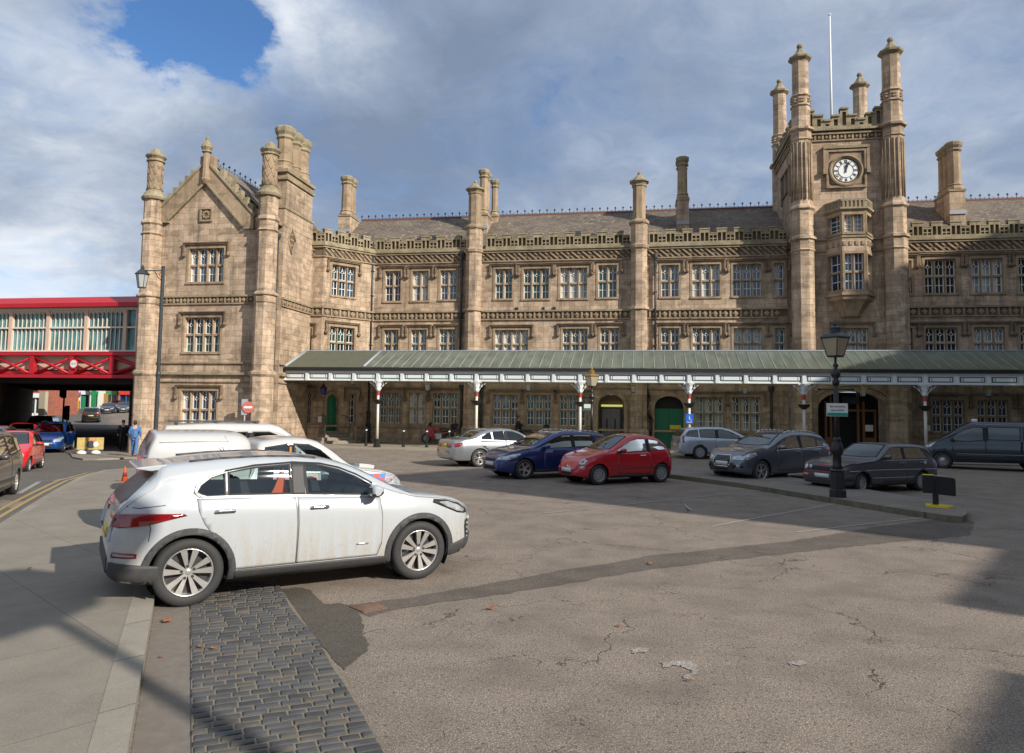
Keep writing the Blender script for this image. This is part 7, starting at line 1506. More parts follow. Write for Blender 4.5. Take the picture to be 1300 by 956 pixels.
# white pickup with tall hardtop, blue and red chequers
def pickup():
    S = mod(S_MPV, W=1.76, wb=2.75, wr=.36, ar=.41, dz=1.10, tumble=.22, top=[(-.88,.60),(-.87,.86),(-.86,.98),(.70,1.0),(.76,1.42),(.82,1.60),(1.2,1.66),(1.6,1.66),(1.85,1.60),(2.1,1.44),(2.40,1.20),(2.52,1.13),(3.0,1.07),(3.3,.98),(3.45,.88),(3.52,.74),(3.54,.50)],
        belt=[(-.88,.58),(-.8,.95),(2.3,.98),(2.6,1.02),(3.2,.92),(3.54,.5)], bot=[(-.88,.46),(3.3,.40),(3.54,.42)], plan=[(-.88,.84),(-.8,.86),(0,.88),(2.6,.88),(3.1,.85),(3.35,.76),(3.48,.64),(3.54,.5)],
        gls='clearglass', side=[[(.86,1.12),(.92,1.50),(1.30,1.555),(1.30,1.10)],[(1.40,1.10),(1.40,1.555),(1.66,1.54),(1.86,1.45),(2.22,1.14),(2.18,1.06)]], screen=[(1.86,0),(1.83,.56),(2.1,.66),(2.40,.74),(2.46,.4),(2.48,0)], rear=None,
        doors=[[(.80,1.06),(1.33,1.06),(1.33,.46),(.80,.46)],[(1.345,1.06),(2.16,1.03),(2.2,.7),(2.16,.46),(1.345,.46)]], handles=[(.95,.95),(1.5,.95)], fl=[(3.02,.86),(3.05,.98),(3.30,.94),(3.44,.84),(3.44,.72),(3.2,.76)], flf=[(.46,.72),(.46,.84),(.68,.86),(.72,.74)], grille=[(-.36,.66),(.36,.66),(.36,.86),(-.36,.86)], lower=[(-.40,.46),(.40,.46),(.40,.60),(-.40,.60)], tl=[(-.87,.72),(-.87,.92),(-.80,.92),(-.80,.72)], tlb=[(.66,.70),(.66,.92),(.8,.92),(.8,.70)], mir=(2.08,1.08), pz=.62, pzb=.66)
    hh = R(42); d = Vector((cos(hh), sin(hh))); n = Vector((-sin(hh), cos(hh))); K = Vector((-4.88, 7.36))+n*.9; o = K+n*3.75+d*.78
    c = std(S, P_white, 'white pickup with rounded hardtop and red and blue chequered bonnet, behind the white crossover', tuple(o), hh, group=GR, spokes=('steel', 'hubcap'), cat='pickup truck', z=gz(o.x, o.y))
    sec = [(-.80, 1.0), (-.80, 1.45), (-.74, 1.66), (-.58, 1.755), (0, 1.79), (.58, 1.755), (.74, 1.66), (.80, 1.45), (.80, 1.0)]
    mb = MB(); rings = []
    for (x, k, dz) in ((-.90,.96,-.02), (-.86,1.,0), (-.70,1.02,.0), (-.4,1.02,.0), (.3,1.02,.0), (.50,1.,-.02), (.66,.96,-.09), (.74,.90,-.2)):
        rings.append([mb.p(x+(.13 if (z > 1.5 and x < -.8) else 0), y*k, 1.0+(z-1.0)*(1+dz)) for y, z in sec])
    for A, B in zip(rings, rings[1:]):
        for k in range(len(sec)-1): mb.face((A[k], A[k+1], B[k+1], B[k]), 0, True)
    mb.face(rings[0]); mb.face(rings[-1]); ht = mb.build('hardtop', P_white, c.root); md = ht.modifiers.new('s', 'SUBSURF'); md.levels = md.render_levels = 2
    mb = MB()
    for s_ in (-1, 1): mb.path([(.34, s_*.818, 1.05), (.34, s_*.80, 1.45), (.32, s_*.755, 1.60), (.28, s_*.69, 1.69)], .005, 5); mb.path([(-.70, s_*.765, 1.60), (-.2, s_*.765, 1.61), (.32, s_*.755, 1.60)], .005, 5)
    mb.build('hardtop_seam', M['lead'], c.root)
    for a in 'LR':
        for i in range(8):
            for j in range(2):
                x0 = 2.36+i*.115; z0 = .85+j*.075; c.skin('chequer', [(x0, z0), (x0+.113, z0), (x0+.113, z0+.073), (x0, z0+.073)], a, M['red' if (i+j) % 2 else 'blue'], off=.005, thick=False, step=.3)
                if i < 2: x0 = -.84+i*.16; c.skin('chequer', [(x0, .8+j*.11), (x0+.157, .8+j*.11), (x0+.157, .907+j*.11), (x0, .907+j*.11)], a, M['red' if (i+j) % 2 else 'blue'], off=.005, thick=False, step=.3)
        for i in range(5):
            for j in range(2): x0 = .9+i*.18; z0 = .82+j*.1; c.skin('chequer', [(x0, z0), (x0+.178, z0), (x0+.178, z0+.098), (x0, z0+.098)], a, M['red' if (i+j) % 2 else 'blue'], off=.009, thick=False, step=.3)
        for x0 in (.78, 1.325): c.skin('amber_marker', [(x0, 1.36), (x0+.035, 1.36), (x0+.035, 1.50), (x0, 1.50)], a, M['amber'], off=.012, step=.3)
    c.skin('bumper', [(-.60,.44),(.60,.44),(.60,.66),(-.60,.66)], 'F', M['plastic'], off=.01); c.sides('bumper', [(2.98+.25,.44),(3.22,.60),(3.30,.68),(3.48,.72),(3.50,.5),(3.4,.44)], M['plastic'], off=.01)
    c.skin('bonnet_scoop', [(2.75,-.28),(2.75,.28),(3.05,.24),(3.05,-.24)], 'T', P_white, off=.05)
    mb = MB(); mb.prism([(1.95,1.11),(2.3,1.12),(2.3,1.135),(2.0,1.19)], -.70, -.1); mb.build('hi_vis_jacket', M['yellow'], c.root)
    mb = MB(); mb.tube((.33, -.84, 1.28), (.20, -.86, 1.56), .006, 5); mb.tube((.33, -.80, 1.28), (.33, -.88, 1.28), .02, 5); mb.build('aerial', M['black'], c.root); c.finish()
pickup()
h = R(36); o = Vector((-10.4, 15.9))
S = mod(S_MINI, W=1.78, wb=2.70, wr=.32, ar=.36, tumble=.14, top=[(-.85,.55),(-.845,1.1),(-.82,1.70),(-.74,1.80),(.2,1.85),(1.5,1.84),(1.75,1.78),(2.15,1.50),(2.55,1.16),(2.65,1.10),(3.1,1.02),(3.35,.88),(3.44,.7),(3.46,.46)], belt=[(-.85,.5),(-.8,1.08),(1.8,1.08),(2.5,1.02),(3.2,.88),(3.46,.46)], plan=[(-.85,.82),(-.8,.86),(0,.89),(2.6,.89),(3.0,.85),(3.3,.72),(3.42,.6),(3.46,.5)], bot=[(-.85,.30),(3.46,.28)],
    side=[[(-.2,1.14),(-.2,1.60),(1.0,1.64),(1.0,1.12)],[(1.12,1.10),(1.12,1.64),(1.5,1.64),(1.72,1.55),(2.25,1.14),(2.22,1.06)]], screen=[(1.78,0),(1.75,.64),(2.1,.72),(2.46,.78),(2.52,.4),(2.54,0)], doors=[[(1.08,1.06),(2.2,1.02),(2.2,.6),(2.16,.40),(1.08,.40)]], handles=[(1.26,.95)], fl=[(3.0,.9),(3.2,.88),(3.36,.78),(3.34,.66)], flf=[(.46,.68),(.46,.82),(.68,.82),(.70,.70)], mir=(2.12,1.10))
c = std(S, P_white, 'small white van behind the pickup, its roof bars showing above the hardtop', tuple(o), h, group=GR, spokes=('steel', 'hubcap'), cat='van', z=gz(o.x, o.y)-.06, handle=None)
mb = MB(); [mb.box(x, x+.06, -.62, .62, 1.82, 1.86, 0) for x in (-.55, .3, 1.2)]; [mb.box(-.7, 1.3, y, y+.05, 1.86, 1.89, 0) for y in (-.5, -.2)]; mb.build('roof_bars', M['plastic'], c.root); c.finish()
# traffic on the street
QG = 'cars queueing in the street'
h = R(-58); a = onG(81.5, 574.5); n = Vector((-sin(h), cos(h))); o = (a.x-n.x*.86-cos(h)*2.68, a.y-n.y*.86-sin(h)*2.68); c = std(S_MPV, P_vw, 'bright blue people carrier heading the queue from the bridge', o, h, z=gz(o[0], o[1])-.0, group=QG); c.skin('chrome_grille', [(-.40,.50),(.40,.50),(.44,.56),(-.44,.56)], 'F', M['lead'], off=.012); c.roofrails(-.4, 1.2, .58, 'plastic'); c.finish()
a, h, L_ = place2((47.5,592.5), (37,598.5)); h = R(-57); a = onG(37.5, 598.5); n = Vector((-sin(h), cos(h))); o = (a.x-n.x*.78-cos(h)*2.3, a.y-n.y*.78-sin(h)*2.3)
c = std(mod(S_500, top=[(-.55,.50),(-.545,.75),(-.5,.95),(-.36,1.2),(-.2,1.38),(0,1.43),(.55,1.47),(.95,1.46),(1.3,1.36),(1.7,1.12),(2.0,.99),(2.3,.93),(2.65,.80),(2.85,.66),(2.93,.54),(2.97,.42)], flf=[(.34,.56),(.42,.68),(.66,.74),(.66,.60)], doors=S_500['doors']), P_red2, 'small bright red hatchback between the brown grey people carrier and the blue one', o, h, z=gz(*o), group=QG, spokes=('five', 'alloy')); c.finish()
h = R(-57); a = onG(3, 636.5); n = Vector((-sin(h), cos(h))); o = (a.x-n.x*.86-cos(h)*2.68, a.y-n.y*.86-sin(h)*2.68)
o = (o[0]+cos(h)*1.15, o[1]+sin(h)*1.15)
c = std(S_MPV, P_mpv, 'brown grey people carrier cut off by the left edge', o, h, z=gz(*o), scale=.94, group=QG, spokes=('five2', 'alloy')); c.finish()
def far_car(S, pm, lbl, u, dist, h, group=QG, dz=0.):
    p = atZ(u, 520, dist); c = std(S, pm, lbl, (p.x, p.y), h, z=gz(p.x, p.y)+dz, group=group, far=dist > 60); c.finish(); return c
far_car(S_HATCH, P_red2, 'bright red hatchback half hidden behind the blue people carrier', 37, 46, R(-56)); far_car(S_BOX, P_box, 'boxy grey green off-roader behind the blue people carrier', 58, 52, R(-56))
far_car(S_HATCH, P_dk, 'dark slate hatchback in the outer lane beside the small red car', 22, 34, R(-56)); far_car(S_MPV, P_mpv, 'dark people carrier in the outer lane at the left edge', -6, 29, R(-56))
far_car(S_MPV, paint('black paint', (.006,.006,.007), rough=.3), 'black car driving away in the shade beyond the bridge', 116, 78, R(128), 'cars beyond the bridge')
far_car(S_HATCH, P_dk, 'dark grey hatchback facing the bridge, left of the distant group', 138, 104, R(-55), 'cars beyond the bridge'); far_car(S_HATCH, P_grey, 'steel grey hatchback last in the distant group', 147.5, 122, R(-55), 'cars beyond the bridge'); far_car(S_EST, P_golf, 'dark estate facing the bridge, nearest the station corner', 158, 106, R(-55), 'cars beyond the bridge')
# ------------------------------------------------------------------ street furniture
def lamp_post(loc, lbl, hpost, w, h, glassm, sc=1., slim=False):
    r = thing('lamp_post', lbl, 'lamp post', loc, R(40), group=None); mb = MB(); zp = hpost
    if not slim:
        mb.lathe([(.20, 0), (.20, .18), (.17, .20), (.165, .62), (.19, .66), (.15, .70)], 0, 0, 8, 0); mb.lathe([(.11, .70), (.13, .74), (.105, .8), (.10, 1.02), (.14, 1.08), (.15, 1.2), (.12, 1.32), (.085, 1.38), (.11, 1.42), (.07, 1.48)], 0, 0, 14, 0, smooth=True)
    else: mb.lathe([(.11, 0), (.11, .9), (.08, 1.0), (.07, 1.1)], 0, 0, 12, 0)
    mb.build('lamp_base', M['iron'], r)
    mb = MB(); mb.lathe([(.065, 1.05), (.055, zp-.55)], 0, 0, 10, 0, smooth=True); mb.lathe([(.055, zp-.75), (.085, zp-.7), (.085, zp-.62), (.05, zp-.58), (.11, zp-.5), (.12, zp-.44), (.06, zp-.34), (.04, zp-.3), (.075, zp-.24), (.03, zp-.18), (.028, zp)], 0, 0, 10, 0, smooth=True); mb.build('post', M['iron'], r)
    mb = MB(); z = zp-.84 if not slim else zp-.5
    mb.tube((-.40, 0, z), (.40, 0, z), .018, 6); [mb.lathe([(.03, -.03), (.045, 0), (.03, .03)], s_*.40, 0, 8, 0, cz=z) for s_ in (-1, 1)]; o = mb.build('ladder_bar', M['iron'], r); o.rotation_euler.z = R(-40)
    lantern_mesh(r, w, h, glassm, 'pipe' if not slim else 'brass', z0=zp)
    return r
p = onG(1063.6, 631, .13)
# height of the lantern bottom from the photo
def zat(u, v, p):
    d = ray(u, v); k = sqrt(p.x**2+p.y**2)/sqrt(d.x**2+d.y**2); return CH+d.z*k
zl = zat(1060, 452, p)-p.z
lp = lamp_post((p.x, p.y, p.z), 'black heritage lamp post with yellowish lantern standing on the kerbed island', zl, .46, .45, M['lampglass'])
s = thing('parking_sign', 'white sign with teal lower band strapped to the black lamp post on the island', 'sign', (p.x, p.y-.09, p.z), R(6)); z0, z1 = zat(1060, 528.5, p)-p.z, zat(1060, 512, p)-p.z; zm = z0+(z1-z0)*.27
mb = MB(); mb.box(-.26, .25, -.02, 0, z0, z1); mb.build('sign_panel', M['plate'], s); mb = MB(); mb.box(-.255, .245, -.025, -.021, z0+.01, zm, 0); mb.build('teal_band', simple('teal', (.01, .30, .24), .5), s)
Mx = Matrix.Rotation(pi/2, 4, 'X')
for k, t_ in enumerate(('Short stay parking', 'pay at machine')): text(t_, .052, M['black'], s, Matrix.Translation((0, -.026, z1-.08-.09*k)) @ Mx)
p = onY(751, 555, 31.); z = zat(748, 490, p)
r = lamp_post((p.x, 31., 0), 'slim brass capped lamp post behind the blue estate car', z, .42, .40, M['lampglass'], slim=True)
s = thing('small_sign', 'small white and teal sign on the slim lamp post', 'sign', (p.x-.18, 30.9, 0)); a0, a1 = onY(740, 521, 30.9).z, onY(740, 513, 30.9).z; mb = MB(); mb.box(-.14, .14, -.02, 0, a0, a1); mb.build('sign_panel', M['plate'], s); mb = MB(); mb.box(-.138, .138, -.025, -.021, a0-.001, a0+.1); mb.build('teal_band', M['greenline'], s)
# tall street lamp with a bracket arm on the left
p = atZ(196.3, 572, 32.5); zg = gz(p.x, p.y); ztop = zat(204, 340, p)
t = thing('street_lamp', 'tall dark street lamp with a lantern on a bracket arm beside the gabled wing', 'street lamp', (p.x, p.y, zg)); mb = MB(); H = ztop-zg
mb.lathe([(.13, 0), (.13, 1.4), (.095, 1.5), (.075, H), (.085, H+.02), (.085, H+.08), (.02, H+.1)], 0, 0, 12, 0); mb.lathe([(.10, H*.44), (.115, H*.45), (.10, H*.46)], 0, 0, 10, 0); mb.build('post', M['pipe'], t)
e = Frame(0, 0); dx = -1.05; mb = MB(); mb.tube((0,0,H-.12), (dx,0,H-.12+.02), .028, 6); mb.path([(0,0,H-.62), (-.22,0,H-.45), (-.42,0,H-.15)], .02); mb.path([(-.1+.1*cos(a), 0, H-.30+.1*sin(a)) for a in [2*pi*k/8 for k in range(9)]], .012, 5); mb.build('bracket_arm', M['pipe'], t)
lt = bpy.data.objects.new('lantern', None); COL.objects.link(lt); lt.parent = t; lt.location = (dx, 0, 0); lt.empty_display_size = .1
mb = MB(); a, b, z0, z1 = .26, .16, H-.86, H-.28; mb.lathe([(b, z0), (a, z1)], 0, 0, 6, 0); mb.build('lantern_glass', M['lampglass_w'], lt)
mb = MB(); [mb.tube((b*1.02*cos(q), b*1.02*sin(q), z0), (a*1.02*cos(q), a*1.02*sin(q), z1), .014, 4) for q in [2*pi*k/6+pi/6 for k in range(6)]]; mb.lathe([(b*1.12, z0-.04), (b*1.12, z0)], 0, 0, 6, 0); mb.lathe([(a*1.2, z1), (a*1.22, z1+.03), (a*.6, z1+.2), (.07, z1+.26), (.08, z1+.32), (.015, z1+.46)], 0, 0, 6, 0); mb.build('lantern_cap', M['pipe'], lt)
# no entry sign on the wing's turret
p = onY(315, 517, 34.9); s = thing('no_entry_sign', 'round red no entry sign on a grey backing box beside the gabled wing turret', 'road sign', (p.x, 34.9, p.z), R(18)); mb = MB(); mb.lathe([(.30, 0), (.30, -.03)], 0, 0, 28, 0, ax=1); mb.build('sign_face', simple('faded red sign', (.50, .13, .11), .6), s)
mb = MB(); mb.box(-.21, .21, -.038, -.031, -.055, .055); mb.build('white_bar', M['plate'], s); mb = MB(); mb.box(-.34, -.05, .02, .18, -.40, .42); mb.build('backing_box', M['lead'], s); mb = MB(); mb.tube((-.18,.08,-.4), (-.18,.08,-2.6), .04, 8); mb.build('pole', M['lead'], s)
# sign board with sandbags on the far corner
a, b = onG(97, 576.5, .08), onG(131, 576, .08); an = atan2(b.y-a.y, b.x-a.x); Lb = (b-a).length; s = thing('site_notice_board', 'weathered yellow notice board with red lettering, propped on the far pavement corner', 'notice board', (a.x, a.y, a.z), an)
zt = zat(113, 555.5, a)-a.z; mb = MB(); mb.box(0, Lb, -.02, .02, .22, zt); mb.build('board', simple('weathered yellow board', (.42, .30, .10), .7, sc=4, var=.5), s); mb = MB(); [mb.box(u, u+.05, -.25, .30, .04, .08) for u in (.2, Lb-.25)]; [mb.box(u, u+.05, -.0, .04, .04, .24) for u in (.2, Lb-.25)]; mb.box(0, Lb, -.03, .03, .18, .22); mb.build('stand', M['pipe'], s)
text('FIRE', .24, M['red'], s, Matrix.Translation((Lb*.55, -.024, zt-.2)) @ Mx); mb = MB(); mb.lathe([(.20, 0), (.20, .004)], Lb*.52, -.026, 12, 0, ax=1, cz=.48); mb.box(Lb*.40, Lb*.62, -.03, -.022, .34, .62, 0); mb.build('dark_symbol', M['pipe'], s); mb = MB(); mb.lathe([(.13, 0), (.13, .004)], Lb*.70, -.03, 10, 0, ax=1, cz=.50); mb.build('pale_symbol', M['plate'], s)
def blob(name, loc, sx, sy, sz, mat, lbl, cat, group=None):
    mb = MB(); n = 10; mb.lathe([(.55, 0), (.95, .12), (1., .35), (.8, .7), (.4, .95), (.05, 1.)], 0, 0, n, 0, smooth=True); o = mb.build(name, mat); o.scale = (sx, sy, sz); o.location = loc; tag(o, lbl, cat, group); return o
for u, lb in ((.26, 'white sandbag on the left foot of the yellow notice board'), (Lb-.3, 'white sandbag on the right foot of the yellow notice board')):
    blob('sandbag', (a.x+cos(an)*u+.1, a.y+sin(an)*u-.18, a.z), .26, .2, .2, M['sandbag'], lb, 'sandbag', 'sandbags weighting the notice board')
# traffic cone
p = onG(158, 611.5, .10); M['cone'] = simple('faded cone orange', (.55, .11, .03), .6); c = thing('traffic_cone', 'orange traffic cone on the pavement behind the parked vehicles', 'traffic cone', tuple(p)); c.scale = (.6,)*3; mb = MB(); mb.box(-.19, .19, -.19, .19, 0, .035); mb.lathe([(.14, .035), (.035, .66), (.03, .68)], 0, 0, 16, 0, smooth=True); mb.build('cone_body', M['cone'], c); mb = MB(); mb.lathe([(.108, .24), (.078, .42)], 0, 0, 16, 0, smooth=True); mb.build('reflective_band', M['taillamp'], c)
# folding parking post on the island
p = onG(1188, 643, .13); s = thing('charging_bollard', 'short black post with black panels and a yellow foot on the island tip', 'bollard', tuple(p), R(-12)); mb = MB(); mb.box(-.055, .055, -.05, .05, .04, .62); mb.build('post', M['black'], s)
mb = MB(); mb.prism([(-.22,-.20), (.20,-.26), (.34,-.10), (.12,.16), (-.20,.10)], 0, .045, 0, 2); mb.build('yellow_foot', M['yelpaint'], s); mb = MB(); mb.box(-.26, -.03, -.10, .04, .30, .70); mb.prism([(.0, .28), (.40, .25), (.40, .62), (.36, .66), (.0, .68)], -.04, .05); o = mb.build('panel', M['black'], s); bevel(o, .02)
mb = MB(); mb.box(-.25, -.03, -.105, .045, .702, .716); mb.build('yellow_strip', M['yelpaint'], s); mb = MB(); mb.box(-.02, .22, -.04, .05, .682, .695); mb.build('pale_strip', M['lead'], s)
# bollards and downpipe guards on the station pavement
bl = thing('bollard', 'slim black bollard nearest the canopy steps', 'bollard', (0,0,0), group='black bollards on the station pavement'); mb = MB(); mb.lathe([(.09, 0), (.09, .08), (.055, .1), (.055, .9), (.07, .92), (.07, .96), (.03, 1.02)], 0, 0, 10, 0); mb.build('post', M['iron'], bl); mb = MB(); mb.lathe([(.058, .84), (.058, .90)], 0, 0, 10, 0); mb.build('band', M['plate'], bl)
for i, (u, v, lb) in enumerate(((464.5,566,'slim black bollard left of the outermost canopy column'),(512,567.5,'slim black bollard right of the outermost canopy column'),(541.5,568,'slim black bollard in front of the red motorcycle'),(570,568,'slim black bollard beside the rear of the silver saloon'))):
    o = bl if i == 0 else copy_tree(bl); p = onG(u, v, .06); o.location = tuple(p); o['label'] = lb; o['group'] = 'black bollards on the station pavement'
# drinking-fountain like iron pump at the diagonal wall pipe
p = FD(3.1, .35, 0); f = thing('iron_pump', 'ornate black iron pipe stand against the diagonal wall beside the bollard', 'pipe stand', p); mb = MB(); mb.lathe([(.26, 0), (.26, .1), (.17, .16), (.15, .75), (.2, .8), (.12, .95), (.16, 1.15), (.1, 1.3), (.14, 1.9), (.08, 2.0), (.075, 4.6)], 0, 0, 10, 0); mb.build('stand', M['iron'], f)
# manhole cover
pts = G2((443,771), (474,766), (492,773), (462,779)); mb = MB(); mb.prism(pts, .0, .014, 0, 2); A, B, C, D = [Vector(q) for q in pts]
for i in range(1, 9):
    t_ = i/9; p0, p1 = A.lerp(B, t_), D.lerp(C, t_); mb.tube((p0.x, p0.y, .016), (p1.x, p1.y, .016), .006, 4); p0, p1 = A.lerp(D, t_), B.lerp(C, t_); mb.tube((p0.x, p0.y, .016), (p1.x, p1.y, .016), .006, 4)
tag(mb.build('manhole_cover', simple('rusty iron', (.15, .095, .065), .8, sc=20, var=.4, bump=.3)), 'rusty square manhole cover in the asphalt in front of the white crossover', 'manhole cover')
# fallen leaves
LF = simple('dry brown leaf', (.27, .115, .05), .8, sc=15, var=.4); lr = random.Random(8)
def leaf(u, v, s_, lb, dz=.012):
    s_ *= .8; p = onG(u, v, dz); mb = MB(); n = 9; pts = []; bend = lr.uniform(.1, .3)
    for k in range(n): a = 2*pi*k/n; r_ = s_*(1+.35*sin(3*a+lr.random()*6)); pts.append((r_*cos(a), .65*r_*sin(a)))
    top = [mb.p(x, y, s_*.25+bend*x*x/s_+lr.uniform(0, .2)*s_) for x, y in pts]; bot = [mb.p(x, y, bend*x*x/s_+s_*.18) for x, y in pts]; c = mb.p(0, 0, s_*.3)
    for k in range(n): mb.face((top[k], top[(k+1)%n], c)); mb.face((top[k], bot[k], bot[(k+1)%n], top[(k+1)%n]))
    o = mb.build('fallen_leaf', LF); o.location = tuple(p); o.rotation_euler.z = lr.uniform(0, 6); tag(o, lb, 'leaf', 'fallen leaves')
for u, v, s_, lb in ((211,789,.075,'large curled brown leaf in the gutter below the rear wheel'),(194,774,.05,'brown leaf pressed between the kerb and the rear tyre'),(204,834,.03,'small brown leaf in the gutter, left of the lowest setts'),(255,821,.035,'small brown leaf on the setts, left one of a pair'),(271,823,.035,'small brown leaf on the setts, right one of a pair'),(180,836,.03,'small brown leaf against the kerb stone'),(825,716,.06,'orange brown leaf on the dark trench repair'),(787,795,.035,'small brown leaf in the open asphalt below the trench repair'),(622,773,.06,'dark brown leaf right of the manhole cover'),(594,706,.04,'orange leaf under the front bumper of the white crossover'),(38,722,.05,'brown leaf on the pavement in the sign shadow'),(875,864,.03,'tiny brown leaf near the cracks at the lower right')):
    leaf(u, v, s_, lb, .11 if u in (38,) else (.035 if 250 < u < 275 else .012))
# tall road sign outside the frame: its shadow falls over the pavement
x, y = aw(2.62, 6.2); s = thing('tall_road_sign', 'tall direction sign on a thick post behind the camera', 'road sign', (x, y, 0), atan2(.862, .507)); hb = lambda w: (6.2+w)*te
s['kind'] = 'structure'
mb = MB(); mb.tube((0,0,0), (0,0,hb(9.8)), .085, 10); mb.build('post', M['pipe'], s)
mb = MB(); mb.prism([(-.06, hb(8.1)), (.50, hb(8.5)), (.92, hb(9.5)), (.92, hb(10.0)), (.5, hb(10.95)), (-.9, hb(11.3)), (-1.3, hb(10.6)), (-1.3, hb(8.2)), (-.5, hb(7.9))], -.03, .03); o = mb.build('sign_panel', M['pipe'], s)
# ------------------------------------------------------------------ motorcycles and bicycle
def ring(mb, cx, cz, r, t, n=20, m=0, y=0.):
    P = [(cx+r*cos(2*pi*k/n), y, cz+r*sin(2*pi*k/n)) for k in range(n+1)]; mb.path(P, t, 6, m)
def motorbike(loc, rz, lbl, pm, group='two-wheelers parked against the station'):
    r = thing('motorcycle', lbl, 'motorcycle', loc, rz, group)
    for x in (0, 1.42):
        w = bpy.data.objects.new('wheel', None); COL.objects.link(w); w.parent = r; w.location = (x, 0, .31); w.empty_display_size = .1
        mb = MB(); ring(mb, 0, 0, .255, .055); mb.build('tyre', M['rubber'], w); mb = MB(); ring(mb, 0, 0, .195, .018); [mb.tube((0,0,0), (.19*cos(a), 0, .19*sin(a)), .016, 5) for a in [2*pi*k/5 for k in range(5)]]; mb.lathe([(.10, -.04), (.10, .04)], 0, 0, 14, 0, ax=1); mb.build('rim', M['hubcap'], w)
    mb = MB(); [mb.tube((1.42, s_*.09, .31), (1.16, s_*.09, .92), .028, 6) for s_ in (-1, 1)]; mb.tube((1.14, -.36, 1.02), (1.14, .36, 1.02), .018, 6); mb.build('fork', M['hubcap'], r)
    mb = MB(); mb.prism([(.86,.62),(1.02,.92),(1.22,1.06),(1.40,.98),(1.46,.82),(1.30,.62),(1.22,.40),(.95,.32),(.74,.42)], -.20, .20); bevel(mb.build('fairing', pm, r), .05, 3)
    mb = MB(); mb.prism([(1.16,1.04),(1.32,1.02),(1.22,1.24),(1.12,1.28)], -.13, .13); bevel(mb.build('windshield', M['black'], r), .02)
    mb = MB(); mb.prism([(.52,.76),(.62,.92),(.84,.99),(1.02,.93),(.98,.76)], -.15, .15); bevel(mb.build('fuel_tank', pm, r), .05, 3)
    mb = MB(); mb.prism([(-.28,.90),(.0,.86),(.30,.78),(.56,.78),(.54,.72),(.2,.70),(-.24,.82)], -.13, .13); bevel(mb.build('seat', M['seat'], r), .03)
    mb = MB(); mb.prism([(-.36,.86),(.1,.70),(.45,.66),(.36,.56),(.05,.62),(-.30,.76)], -.11, .11); bevel(mb.build('tail_fairing', pm, r), .03)
    mb = MB(); mb.prism([(.42,.30),(.40,.62),(.86,.62),(.90,.36),(.70,.26)], -.15, .15); mb.tube((.40, -.14, .28), (-.35, -.17, .46), .05, 10); bevel(mb.build('engine', M['hubcap'], r), .02)
    mb = MB(); mb.tube((0, -.1, .31), (.45, -.1, .42), .03, 6); mb.tube((0, .1, .31), (.45, .1, .42), .03, 6); mb.build('swing_arm', M['alloy_dk'], r)
    mb = MB(); mb.prism([(-.52,.98),(-.54,1.16),(-.44,1.24),(-.20,1.24),(-.12,1.12),(-.14,.98)], -.19, .19); bevel(mb.build('top_box', M['black'], r), .04); mb = MB(); mb.box(-.55, -.53, -.13, .13, 1.04, 1.12); mb.build('tail_lamp', M['taillamp'], r)
    mb = MB(); mb.box(-.40, -.38, -.11, .11, .52, .70); mb.build('number_plate', M['plate_y'], r)
    return r
p = onG(557, 563.5, .06); motorbike((p.x+.62, p.y, .06), R(178), 'red motorcycle with black top box parked against the station wall', paint('motorcycle red', (.34, .01, .02), .2, rough=.25))
p = onG(672, 566, .06); motorbike((p.x+.62, p.y+.6, .06), R(182), 'black motorcycle mostly hidden behind the silver saloon', paint('motorcycle black', (.012,.012,.013), rough=.3))
def bicycle(loc, rz, lbl, pm):
    r = thing('bicycle', lbl, 'bicycle', loc, rz, 'two-wheelers parked against the station')
    for x in (0, 1.02):
        w = bpy.data.objects.new('wheel', None); COL.objects.link(w); w.parent = r; w.location = (x, 0, .34); w.empty_display_size = .1
        mb = MB(); ring(mb, 0, 0, .32, .02, 24); mb.build('tyre', M['rubber'], w); mb = MB(); [mb.tube((0,0,0), (.31*cos(a), 0, .31*sin(a)), .004, 4) for a in [2*pi*k/12 for k in range(12)]]; mb.build('spokes', M['hubcap'], w)
    mb = MB(); A, B, C_, D_, E_ = (.0,0,.34), (.43,0,.30), (.28,0,.80), (.82,0,.84), (1.02,0,.34)
    for p_, q_ in ((A,B),(B,C_),(A,C_),(C_,D_),(B,D_),(D_,E_),(D_,(.80,0,.95))): mb.tube(p_, q_, .022, 6)
    mb.build('frame', pm, r); mb = MB(); mb.prism([(.12,.92),(.38,.94),(.38,.97),(.10,.98)], -.07, .07); mb.tube((.28,0,.8), (.25,0,.93), .014, 6); mb.build('saddle', M['seat'], r); mb = MB(); mb.tube((.80,-.28,.99), (.80,.28,.99), .015, 6); mb.tube((.8,0,.93), (.8,0,.99), .015, 6); mb.build('handlebar', M['black'], r)
p = onG(582, 563.5, .06); bicycle((p.x-.55, p.y, .06), R(3), 'blue bicycle leaning near the wall beyond the tail of the silver saloon', M['blue'])
p = onG(600, 563.5, .06); bicycle((p.x-.55, p.y+.35, .06), R(-4), 'dark bicycle behind the blue one', M['iron'])
